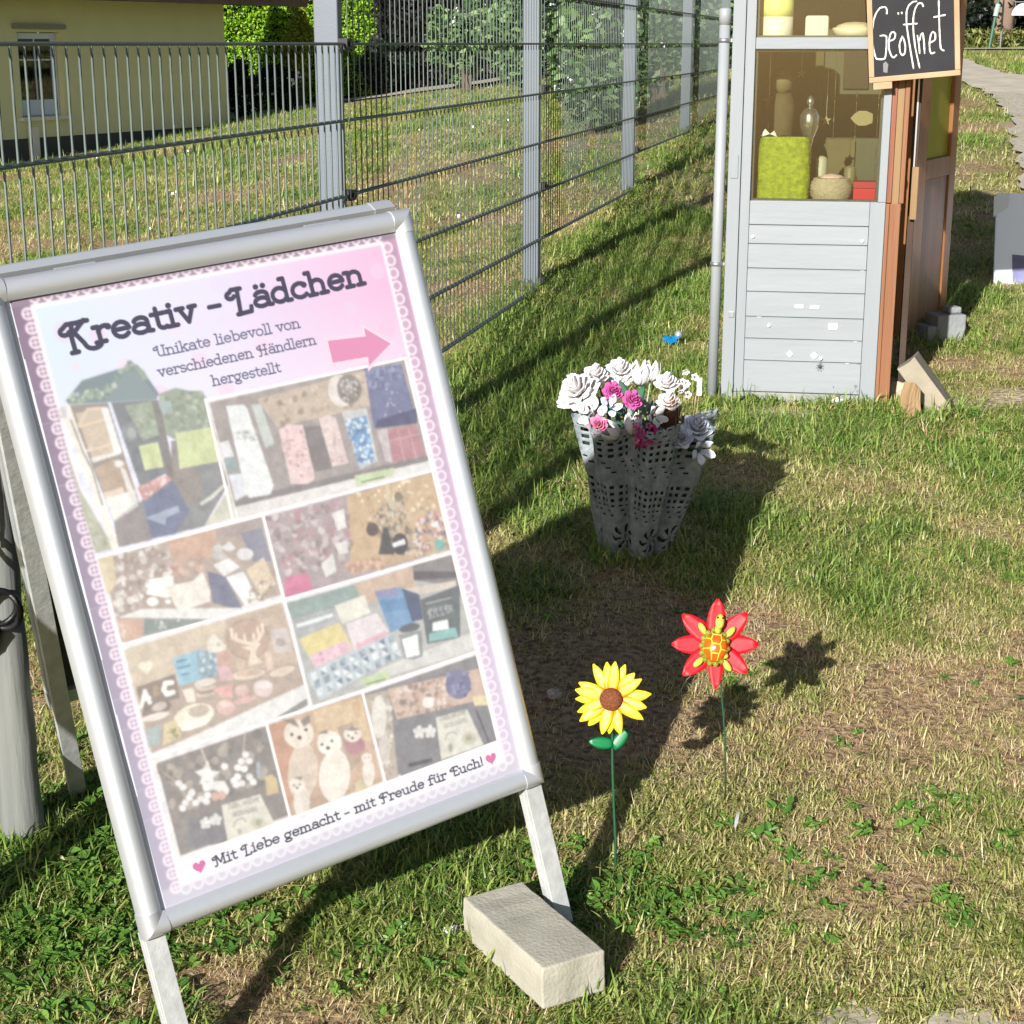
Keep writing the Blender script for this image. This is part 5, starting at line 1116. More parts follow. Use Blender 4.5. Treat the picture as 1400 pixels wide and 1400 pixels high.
('p','e2e0e2',((0.108,0.852),(0.106,0.854),(0.103,0.855),(0.099,0.855),(0.096,0.855),(0.092,0.853),(0.091,0.85),(0.091,0.848),(0.093,0.846),(0.096,0.844),(0.099,0.844),(0.103,0.845),(0.106,0.847),(0.108,0.849))),
('p','e2e0e2',((0.12,0.846),(0.118,0.848),(0.115,0.849),(0.112,0.849),(0.108,0.849),(0.105,0.847),(0.103,0.844),(0.103,0.842),(0.105,0.84),(0.108,0.838),(0.112,0.838),(0.116,0.839),(0.119,0.841),(0.12,0.843))),
('p','e2e0e2',((0.132,0.858),(0.131,0.86),(0.128,0.861),(0.124,0.861),(0.12,0.86),(0.117,0.859),(0.115,0.856),(0.115,0.854),(0.117,0.852),(0.12,0.85),(0.124,0.85),(0.128,0.851),(0.131,0.853),(0.132,0.855))),
('p','e2e0e2',((0.099,0.859),(0.097,0.861),(0.094,0.862),(0.09,0.862),(0.086,0.861),(0.083,0.859),(0.082,0.857),(0.082,0.854),(0.083,0.852),(0.086,0.851),(0.09,0.851),(0.094,0.852),(0.097,0.854),(0.099,0.856))),
('p','e2e0e2',((0.147,0.855),(0.145,0.857),(0.142,0.858),(0.138,0.858),(0.135,0.857),(0.131,0.855),(0.13,0.853),(0.13,0.85),(0.132,0.848),(0.135,0.847),(0.139,0.847),(0.142,0.848),(0.145,0.85),(0.147,0.852))),
('p','e2e0e2',((0.165,0.852),(0.163,0.854),(0.16,0.856),(0.156,0.856),(0.152,0.855),(0.149,0.853),(0.148,0.85),(0.148,0.848),(0.149,0.846),(0.152,0.845),(0.156,0.844),(0.16,0.845),(0.163,0.847),(0.165,0.85))),
('p','e2e0e2',((0.158,0.862),(0.156,0.864),(0.153,0.865),(0.149,0.865),(0.145,0.864),(0.142,0.862),(0.141,0.86),(0.141,0.858),(0.142,0.855),(0.145,0.854),(0.149,0.854),(0.153,0.855),(0.156,0.857),(0.158,0.859))),
('p','e2e0e2',((0.104,0.817),(0.103,0.82),(0.1,0.821),(0.096,0.821),(0.092,0.82),(0.089,0.818),(0.087,0.816),(0.087,0.813),(0.089,0.811),(0.092,0.81),(0.096,0.81),(0.1,0.811),(0.103,0.812),(0.104,0.815))),
('p','e2e0e2',((0.111,0.826),(0.109,0.828),(0.106,0.829),(0.103,0.829),(0.099,0.828),(0.096,0.827),(0.094,0.824),(0.094,0.822),(0.096,0.82),(0.099,0.818),(0.103,0.818),(0.107,0.819),(0.11,0.821),(0.111,0.823))),
('p','e2e0e2',((0.223,0.816),(0.221,0.818),(0.218,0.819),(0.214,0.82),(0.21,0.819),(0.207,0.817),(0.205,0.814),(0.205,0.812),(0.207,0.81),(0.21,0.808),(0.214,0.808),(0.218,0.809),(0.221,0.811),(0.223,0.813))),
('p','e2e0e2',((0.129,0.839),(0.128,0.841),(0.125,0.843),(0.121,0.843),(0.117,0.842),(0.114,0.84),(0.112,0.838),(0.112,0.835),(0.114,0.833),(0.117,0.832),(0.121,0.831),(0.125,0.832),(0.128,0.834),(0.129,0.837))),
('p','cfa99e',((0.183,0.859),(0.181,0.862),(0.178,0.864),(0.173,0.864),(0.169,0.863),(0.166,0.861),(0.164,0.858),(0.165,0.854),(0.167,0.851),(0.17,0.849),(0.175,0.849),(0.179,0.85),(0.182,0.852),(0.184,0.855))),
('p','cfa99e',((0.2,0.86),(0.198,0.863),(0.194,0.865),(0.19,0.866),(0.186,0.865),(0.182,0.863),(0.181,0.859),(0.181,0.856),(0.183,0.853),(0.187,0.851),(0.191,0.85),(0.195,0.851),(0.198,0.854),(0.2,0.857))),
('p','dcdada',((0.143,0.888),(0.142,0.889),(0.14,0.89),(0.137,0.89),(0.135,0.89),(0.133,0.889),(0.132,0.887),(0.132,0.885),(0.133,0.884),(0.135,0.883),(0.138,0.883),(0.14,0.883),(0.142,0.885),(0.143,0.886))),
('p','dcdada',((0.133,0.891),(0.131,0.892),(0.129,0.893),(0.127,0.893),(0.125,0.893),(0.123,0.891),(0.122,0.89),(0.122,0.888),(0.123,0.887),(0.125,0.886),(0.127,0.885),(0.13,0.886),(0.132,0.887),(0.133,0.889))),
('p','dcdada',((0.15,0.895),(0.149,0.896),(0.147,0.897),(0.144,0.898),(0.142,0.897),(0.14,0.896),(0.139,0.894),(0.139,0.892),(0.14,0.891),(0.142,0.89),(0.144,0.89),(0.147,0.89),(0.149,0.892),(0.15,0.893))),
('p','dcdada',((0.133,0.898),(0.132,0.9),(0.13,0.901),(0.128,0.901),(0.125,0.9),(0.123,0.899),(0.122,0.897),(0.122,0.895),(0.123,0.894),(0.125,0.893),(0.128,0.893),(0.13,0.893),(0.132,0.895),(0.133,0.896))),
('p','dcdada',((0.144,0.901),(0.143,0.902),(0.141,0.903),(0.139,0.903),(0.136,0.903),(0.134,0.902),(0.133,0.9),(0.133,0.898),(0.134,0.897),(0.136,0.896),(0.139,0.896),(0.141,0.896),(0.143,0.897),(0.144,0.899))),
('p','dcdada',((0.141,0.894),(0.14,0.895),(0.138,0.896),(0.135,0.896),(0.133,0.896),(0.131,0.894),(0.13,0.893),(0.13,0.891),(0.131,0.89),(0.133,0.889),(0.136,0.888),(0.138,0.889),(0.14,0.89),(0.141,0.892))),
('p','dcdada',((0.169,0.888),(0.168,0.89),(0.165,0.891),(0.163,0.891),(0.16,0.89),(0.159,0.889),(0.157,0.887),(0.158,0.886),(0.159,0.884),(0.161,0.883),(0.163,0.883),(0.166,0.884),(0.168,0.885),(0.169,0.887))),
('p','dcdada',((0.158,0.891),(0.157,0.893),(0.155,0.894),(0.152,0.894),(0.15,0.893),(0.148,0.892),(0.147,0.89),(0.147,0.888),(0.148,0.887),(0.15,0.886),(0.153,0.886),(0.155,0.886),(0.157,0.888),(0.158,0.889))),
('p','dcdada',((0.176,0.895),(0.174,0.897),(0.172,0.898),(0.17,0.898),(0.167,0.897),(0.165,0.896),(0.164,0.894),(0.164,0.893),(0.165,0.891),(0.168,0.89),(0.17,0.89),(0.173,0.891),(0.175,0.892),(0.176,0.894))),
('p','dcdada',((0.159,0.899),(0.158,0.9),(0.156,0.901),(0.153,0.901),(0.151,0.9),(0.149,0.899),(0.148,0.898),(0.148,0.896),(0.149,0.894),(0.151,0.893),(0.153,0.893),(0.156,0.894),(0.158,0.895),(0.159,0.897))),
('p','dcdada',((0.17,0.901),(0.169,0.903),(0.167,0.904),(0.164,0.904),(0.162,0.903),(0.16,0.902),(0.159,0.9),(0.159,0.899),(0.16,0.897),(0.162,0.896),(0.164,0.896),(0.167,0.897),(0.169,0.898),(0.17,0.9))),
('p','dcdada',((0.166,0.894),(0.165,0.896),(0.163,0.897),(0.161,0.897),(0.158,0.896),(0.156,0.895),(0.155,0.893),(0.155,0.891),(0.157,0.89),(0.159,0.889),(0.161,0.889),(0.164,0.889),(0.166,0.891),(0.167,0.892))),
('t', '8b8a86', 'Zum selber', (0.196, 0.884), (0.279, 0.889), 0.0016),
('t', '8b8a86', 'anmalen', (0.202, 0.899), (0.266, 0.903), 0.0016),
('l','a5a59c',0.004,((0.199,0.915),(0.21,0.906),(0.227,0.907),(0.232,0.914))),
('p','c6c2ae',((0.279,0.929),(0.276,0.933),(0.27,0.935),(0.262,0.936),(0.254,0.934),(0.247,0.93),(0.244,0.925),(0.244,0.92),(0.247,0.916),(0.253,0.914),(0.261,0.914),(0.269,0.916),(0.276,0.92),(0.279,0.924))),
('p','a9a79a',((0.27,0.925),(0.268,0.928),(0.265,0.929),(0.261,0.93),(0.258,0.929),(0.255,0.927),(0.254,0.924),(0.254,0.922),(0.256,0.919),(0.259,0.918),(0.262,0.917),(0.266,0.918),(0.268,0.92),(0.27,0.923))),
('p','a9a79a',((0.216,0.928),(0.215,0.93),(0.213,0.932),(0.21,0.932),(0.207,0.932),(0.206,0.93),(0.205,0.928),(0.205,0.925),(0.207,0.923),(0.209,0.922),(0.211,0.921),(0.214,0.922),(0.216,0.924),(0.217,0.926))),
('p','cbb791',((0.306,0.853),(0.324,0.853),(0.334,0.863),(0.331,0.887),(0.299,0.885))),
('p','a6b0ba',((0.292,0.827),(0.303,0.825),(0.296,0.851),(0.287,0.849))),
('p','c6ab99',((0.346,0.772),(0.606,0.772),(0.606,0.93),(0.346,0.93))),
('p','c09984',((0.345,0.771),(0.411,0.774),(0.402,0.909),(0.34,0.931))),
('p','d2bb9f',((0.468,0.775),(0.601,0.779),(0.6,0.856),(0.462,0.829))),
('p','b9a28f',((0.343,0.913),(0.604,0.924),(0.604,0.933),(0.347,0.934))),
('p','c9ad8e',((0.572,0.783),(0.598,0.783),(0.594,0.812),(0.573,0.81))),
('p','d6c5b8',((0.442,0.878),(0.428,0.897),(0.409,0.911),(0.389,0.915),(0.373,0.91),(0.362,0.897),(0.36,0.878),(0.367,0.857),(0.38,0.838),(0.399,0.824),(0.418,0.82),(0.435,0.824),(0.446,0.838),(0.448,0.857))),
('p','e4d8cf',((0.456,0.812),(0.448,0.821),(0.435,0.827),(0.417,0.828),(0.4,0.825),(0.387,0.816),(0.379,0.806),(0.38,0.795),(0.387,0.785),(0.401,0.779),(0.418,0.778),(0.435,0.782),(0.449,0.79),(0.457,0.801))),
('p','8f8681',((0.384,0.77),(0.407,0.785),(0.424,0.795),(0.417,0.777))),
('p','8f8681',((0.429,0.783),(0.457,0.777),(0.455,0.791),(0.435,0.795))),
('p','b3a090',((0.519,0.814),(0.563,0.815),(0.585,0.876),(0.525,0.896))),
('p','b1848c',((0.583,0.862),(0.577,0.868),(0.568,0.871),(0.556,0.872),(0.543,0.869),(0.534,0.863),(0.528,0.856),(0.528,0.849),(0.533,0.843),(0.543,0.84),(0.555,0.839),(0.567,0.842),(0.577,0.847),(0.583,0.854))),
('p','e8dfd7',((0.523,0.904),(0.509,0.922),(0.491,0.934),(0.47,0.937),(0.453,0.932),(0.441,0.919),(0.438,0.901),(0.443,0.882),(0.457,0.864),(0.475,0.853),(0.495,0.849),(0.513,0.854),(0.525,0.866),(0.528,0.885))),
('p','ede6e0',((0.523,0.843),(0.516,0.851),(0.504,0.856),(0.49,0.857),(0.476,0.854),(0.464,0.847),(0.458,0.838),(0.458,0.829),(0.464,0.821),(0.476,0.816),(0.49,0.815),(0.505,0.818),(0.516,0.825),(0.523,0.834))),
('p','8f8681',((0.464,0.814),(0.49,0.812),(0.495,0.82))),
('p','e6dcd4',((0.579,0.841),(0.574,0.846),(0.566,0.849),(0.556,0.849),(0.545,0.847),(0.537,0.842),(0.532,0.836),(0.532,0.83),(0.537,0.825),(0.545,0.822),(0.555,0.822),(0.566,0.824),(0.574,0.829),(0.579,0.835))),
('p','8f8681',((0.538,0.823),(0.56,0.822),(0.579,0.832),(0.557,0.83))),
('p','e2d8d0',((0.59,0.913),(0.584,0.923),(0.577,0.93),(0.568,0.932),(0.561,0.931),(0.556,0.925),(0.555,0.916),(0.557,0.906),(0.562,0.896),(0.57,0.889),(0.578,0.886),(0.586,0.888),(0.591,0.894),(0.592,0.903))),
('p','e4dad2',((0.592,0.887),(0.589,0.89),(0.584,0.892),(0.578,0.893),(0.572,0.891),(0.567,0.888),(0.564,0.884),(0.564,0.88),(0.567,0.877),(0.572,0.875),(0.578,0.874),(0.584,0.876),(0.589,0.879),(0.592,0.882))),
('p','ddd5cd',((0.403,0.921),(0.397,0.932),(0.388,0.94),(0.377,0.943),(0.368,0.94),(0.361,0.933),(0.359,0.923),(0.361,0.911),(0.368,0.9),(0.377,0.892),(0.388,0.889),(0.397,0.891),(0.403,0.898),(0.406,0.909))),
('p','e4dcd4',((0.401,0.891),(0.397,0.896),(0.389,0.899),(0.38,0.9),(0.372,0.898),(0.365,0.893),(0.361,0.887),(0.361,0.882),(0.365,0.876),(0.372,0.873),(0.381,0.873),(0.39,0.875),(0.397,0.879),(0.401,0.885))),
('p','978e88',((0.374,0.871),(0.401,0.875),(0.395,0.881))),
('p','5a4d4a',((0.404,0.801),(0.403,0.803),(0.401,0.803),(0.399,0.804),(0.397,0.803),(0.396,0.802),(0.395,0.801),(0.395,0.799),(0.396,0.798),(0.398,0.797),(0.4,0.797),(0.402,0.798),(0.403,0.799),(0.404,0.8))),
('p','5a4d4a',((0.443,0.802),(0.442,0.803),(0.44,0.804),(0.438,0.804),(0.436,0.803),(0.434,0.802),(0.433,0.801),(0.434,0.8),(0.434,0.799),(0.436,0.798),(0.438,0.798),(0.44,0.798),(0.442,0.799),(0.443,0.8))),
('p','5a4d4a',((0.423,0.811),(0.422,0.813),(0.42,0.814),(0.417,0.814),(0.415,0.813),(0.412,0.812),(0.411,0.81),(0.411,0.809),(0.413,0.807),(0.415,0.806),(0.417,0.806),(0.42,0.807),(0.422,0.808),(0.423,0.81))),
('p','5a4d4a',((0.474,0.835),(0.474,0.836),(0.472,0.837),(0.47,0.837),(0.468,0.836),(0.467,0.836),(0.466,0.834),(0.466,0.833),(0.467,0.832),(0.469,0.832),(0.47,0.831),(0.472,0.832),(0.474,0.833),(0.474,0.834))),
('p','5a4d4a',((0.502,0.835),(0.501,0.836),(0.5,0.837),(0.498,0.837),(0.496,0.836),(0.495,0.835),(0.494,0.834),(0.494,0.833),(0.495,0.832),(0.497,0.831),(0.498,0.831),(0.5,0.832),(0.502,0.832),(0.502,0.834))),
('p','5a4d4a',((0.489,0.845),(0.488,0.846),(0.486,0.847),(0.483,0.847),(0.481,0.847),(0.479,0.846),(0.478,0.844),(0.478,0.842),(0.479,0.841),(0.481,0.84),(0.484,0.84),(0.486,0.841),(0.488,0.842),(0.489,0.843))),
('p','5a4d4a',((0.548,0.836),(0.547,0.837),(0.546,0.837),(0.544,0.837),(0.543,0.837),(0.542,0.836),(0.541,0.835),(0.541,0.834),(0.542,0.833),(0.543,0.833),(0.545,0.833),(0.546,0.833),(0.547,0.834),(0.548,0.835))),
('p','5a4d4a',((0.569,0.836),(0.568,0.837),(0.567,0.837),(0.565,0.837),(0.564,0.837),(0.563,0.836),(0.562,0.835),(0.562,0.834),(0.563,0.833),(0.564,0.833),(0.565,0.833),(0.567,0.833),(0.568,0.834),(0.569,0.835))),
('p','5a4d4a',((0.557,0.843),(0.556,0.844),(0.555,0.844),(0.553,0.844),(0.551,0.844),(0.55,0.843),(0.549,0.842),(0.549,0.841),(0.55,0.84),(0.551,0.839),(0.553,0.839),(0.555,0.839),(0.556,0.84),(0.557,0.841))),
('p','5a4d4a',((0.376,0.886),(0.376,0.886),(0.375,0.887),(0.373,0.887),(0.372,0.886),(0.371,0.886),(0.371,0.885),(0.371,0.884),(0.371,0.884),(0.372,0.883),(0.374,0.883),(0.375,0.883),(0.376,0.884),(0.376,0.885))),
('p','5a4d4a',((0.39,0.888),(0.39,0.888),(0.389,0.889),(0.388,0.889),(0.387,0.888),(0.386,0.888),(0.385,0.887),(0.385,0.886),(0.386,0.886),(0.387,0.885),(0.388,0.885),(0.389,0.885),(0.39,0.886),(0.39,0.887))),
('p','5a4d4a',((0.383,0.891),(0.382,0.892),(0.381,0.893),(0.379,0.893),(0.378,0.892),(0.377,0.892),(0.376,0.891),(0.376,0.89),(0.377,0.889),(0.378,0.888),(0.379,0.888),(0.381,0.889),(0.382,0.889),(0.383,0.89))),
('p','5a4d4a',((0.575,0.883),(0.575,0.883),(0.574,0.884),(0.573,0.884),(0.572,0.883),(0.572,0.883),(0.571,0.882),(0.571,0.882),(0.572,0.881),(0.572,0.881),(0.573,0.881),(0.574,0.881),(0.575,0.882),(0.575,0.882))),
('p','5a4d4a',((0.586,0.883),(0.585,0.884),(0.584,0.884),(0.584,0.884),(0.583,0.884),(0.582,0.884),(0.581,0.883),(0.582,0.882),(0.582,0.882),(0.583,0.881),(0.584,0.881),(0.585,0.882),(0.585,0.882),(0.586,0.883))),
('p','d3c6a0',((0.531,0.918),(0.547,0.915),(0.562,0.931),(0.557,0.939),(0.527,0.937))),
('p','88878b',((0.613,0.774),(0.95,0.774),(0.95,0.932),(0.613,0.932))),
('p','b6aaa0',((0.609,0.777),(0.682,0.782),(0.649,0.937),(0.609,0.935))),
('s', 'ccc6bf 9b9087 ded9d4', 40, 0.008, ((0.618, 0.779), (0.68, 0.788), (0.639, 0.932), (0.609, 0.93))),
('p','d9d5d0',((0.657,0.826),(0.649,0.842),(0.639,0.854),(0.628,0.859),(0.619,0.857),(0.614,0.848),(0.614,0.834),(0.618,0.817),(0.626,0.801),(0.637,0.79),(0.647,0.784),(0.656,0.786),(0.661,0.795),(0.662,0.809))),
('p','c9c2ba',((0.646,0.883),(0.64,0.894),(0.632,0.902),(0.624,0.905),(0.617,0.904),(0.613,0.897),(0.612,0.888),(0.615,0.876),(0.621,0.865),(0.628,0.858),(0.637,0.854),(0.643,0.856),(0.648,0.862),(0.649,0.872))),
('p','c8b0a4',((0.679,0.78),(0.953,0.799),(0.947,0.855),(0.684,0.837))),
('s', 'b08f84 d8c6be 8d7f7a e0d4ce a39790', 90, 0.009, ((0.681, 0.783), (0.872, 0.797), (0.859, 0.851), (0.693, 0.834))),
('p','7a7a9a',((0.915,0.821),(0.907,0.832),(0.893,0.839),(0.876,0.841),(0.86,0.837),(0.847,0.829),(0.84,0.817),(0.841,0.805),(0.849,0.795),(0.863,0.788),(0.88,0.786),(0.896,0.789),(0.909,0.798),(0.916,0.809))),
('s', '9495b4 65668a', 24, 0.007, ((0.851, 0.79), (0.92, 0.8), (0.904, 0.841), (0.844, 0.828))),
('p','e3e0df',((0.799,0.83),(0.795,0.834),(0.789,0.837),(0.781,0.837),(0.774,0.835),(0.767,0.832),(0.764,0.827),(0.764,0.823),(0.767,0.819),(0.773,0.817),(0.781,0.816),(0.789,0.818),(0.795,0.821),(0.799,0.826))),
('p','84848a',((0.676,0.836),(0.942,0.867),(0.951,0.938),(0.656,0.937))),
('p','d6d4cb',((0.792,0.857),(0.886,0.862),(0.909,0.935),(0.779,0.933))),
('p','d9cca7',((0.909,0.843),(0.958,0.852),(0.953,0.869),(0.91,0.861))),
('p','dcdada',((0.745,0.866),(0.744,0.868),(0.742,0.869),(0.739,0.869),(0.736,0.868),(0.734,0.867),(0.732,0.865),(0.733,0.863),(0.734,0.861),(0.736,0.86),(0.739,0.86),(0.742,0.86),(0.744,0.862),(0.746,0.864))),
('p','dcdada',((0.733,0.869),(0.732,0.871),(0.73,0.872),(0.727,0.872),(0.724,0.871),(0.721,0.87),(0.72,0.868),(0.72,0.866),(0.722,0.864),(0.724,0.863),(0.727,0.863),(0.73,0.863),(0.732,0.865),(0.733,0.867))),
('p','dcdada',((0.753,0.873),(0.752,0.875),(0.75,0.876),(0.747,0.877),(0.744,0.876),(0.742,0.874),(0.74,0.873),(0.741,0.87),(0.742,0.869),(0.744,0.868),(0.747,0.867),(0.75,0.868),(0.752,0.869),(0.754,0.871))),
('p','dcdada',((0.734,0.878),(0.732,0.879),(0.73,0.881),(0.727,0.881),(0.724,0.88),(0.722,0.879),(0.721,0.877),(0.721,0.875),(0.722,0.873),(0.725,0.872),(0.728,0.872),(0.73,0.872),(0.733,0.874),(0.734,0.876))),
('p','dcdada',((0.747,0.881),(0.745,0.882),(0.743,0.884),(0.74,0.884),(0.737,0.883),(0.735,0.882),(0.734,0.88),(0.734,0.878),(0.735,0.876),(0.738,0.875),(0.741,0.874),(0.743,0.875),(0.746,0.877),(0.747,0.878))),
('p','dcdada',((0.743,0.873),(0.741,0.875),(0.739,0.876),(0.736,0.876),(0.733,0.875),(0.731,0.874),(0.73,0.872),(0.73,0.87),(0.731,0.868),(0.734,0.867),(0.736,0.867),(0.739,0.867),(0.742,0.869),(0.743,0.871))),
('p','dcdada',((0.776,0.872),(0.775,0.873),(0.772,0.875),(0.769,0.875),(0.767,0.874),(0.764,0.873),(0.763,0.871),(0.763,0.869),(0.765,0.867),(0.767,0.866),(0.77,0.865),(0.773,0.866),(0.775,0.868),(0.776,0.87))),
('p','dcdada',((0.764,0.875),(0.763,0.877),(0.76,0.878),(0.757,0.878),(0.754,0.877),(0.752,0.876),(0.751,0.874),(0.751,0.872),(0.752,0.87),(0.755,0.869),(0.758,0.869),(0.761,0.869),(0.763,0.871),(0.764,0.873))),
('p','dcdada',((0.784,0.879),(0.783,0.881),(0.78,0.882),(0.777,0.883),(0.775,0.882),(0.772,0.88),(0.771,0.878),(0.771,0.876),(0.773,0.875),(0.775,0.873),(0.778,0.873),(0.781,0.874),(0.783,0.875),(0.784,0.877))),
('p','dcdada',((0.764,0.884),(0.763,0.885),(0.761,0.887),(0.758,0.887),(0.755,0.886),(0.752,0.885),(0.751,0.883),(0.751,0.881),(0.753,0.879),(0.755,0.878),(0.758,0.877),(0.761,0.878),(0.763,0.88),(0.765,0.881))),
('p','dcdada',((0.777,0.887),(0.776,0.888),(0.774,0.889),(0.771,0.89),(0.768,0.889),(0.766,0.888),(0.764,0.886),(0.764,0.884),(0.766,0.882),(0.768,0.881),(0.771,0.88),(0.774,0.881),(0.776,0.882),(0.778,0.884))),
('p','dcdada',((0.773,0.879),(0.772,0.881),(0.77,0.882),(0.767,0.882),(0.764,0.881),(0.761,0.88),(0.76,0.878),(0.76,0.876),(0.762,0.874),(0.764,0.873),(0.767,0.873),(0.77,0.873),(0.772,0.875),(0.774,0.877))),
('t', '8b8a86', 'Zum selber', (0.801, 0.865), (0.881, 0.869), 0.0016),
('t', '8b8a86', 'anmalen', (0.808, 0.881), (0.877, 0.883), 0.0016),
('l','a5a59c',0.004,((0.803,0.902),(0.813,0.892),(0.831,0.893),(0.84,0.9))),
('p','c6c2ae',((0.89,0.918),(0.886,0.923),(0.879,0.925),(0.871,0.926),(0.862,0.924),(0.855,0.92),(0.852,0.915),(0.852,0.909),(0.856,0.904),(0.863,0.902),(0.871,0.901),(0.88,0.903),(0.887,0.907),(0.89,0.912))),
('p','a9a79a',((0.88,0.915),(0.878,0.917),(0.875,0.919),(0.871,0.919),(0.867,0.918),(0.864,0.916),(0.862,0.914),(0.862,0.911),(0.864,0.908),(0.868,0.906),(0.872,0.906),(0.876,0.907),(0.879,0.909),(0.88,0.912))),
('p','a9a79a',((0.819,0.92),(0.817,0.923),(0.815,0.925),(0.811,0.926),(0.808,0.926),(0.806,0.923),(0.806,0.92),(0.806,0.916),(0.808,0.913),(0.811,0.911),(0.815,0.91),(0.817,0.91),(0.819,0.913),(0.82,0.916))),
('l','4d4c52',0.004,((0.911,0.868),(0.926,0.932))),
('l','57565c',0.01,((0.689,0.922),(0.75,0.927))),
]

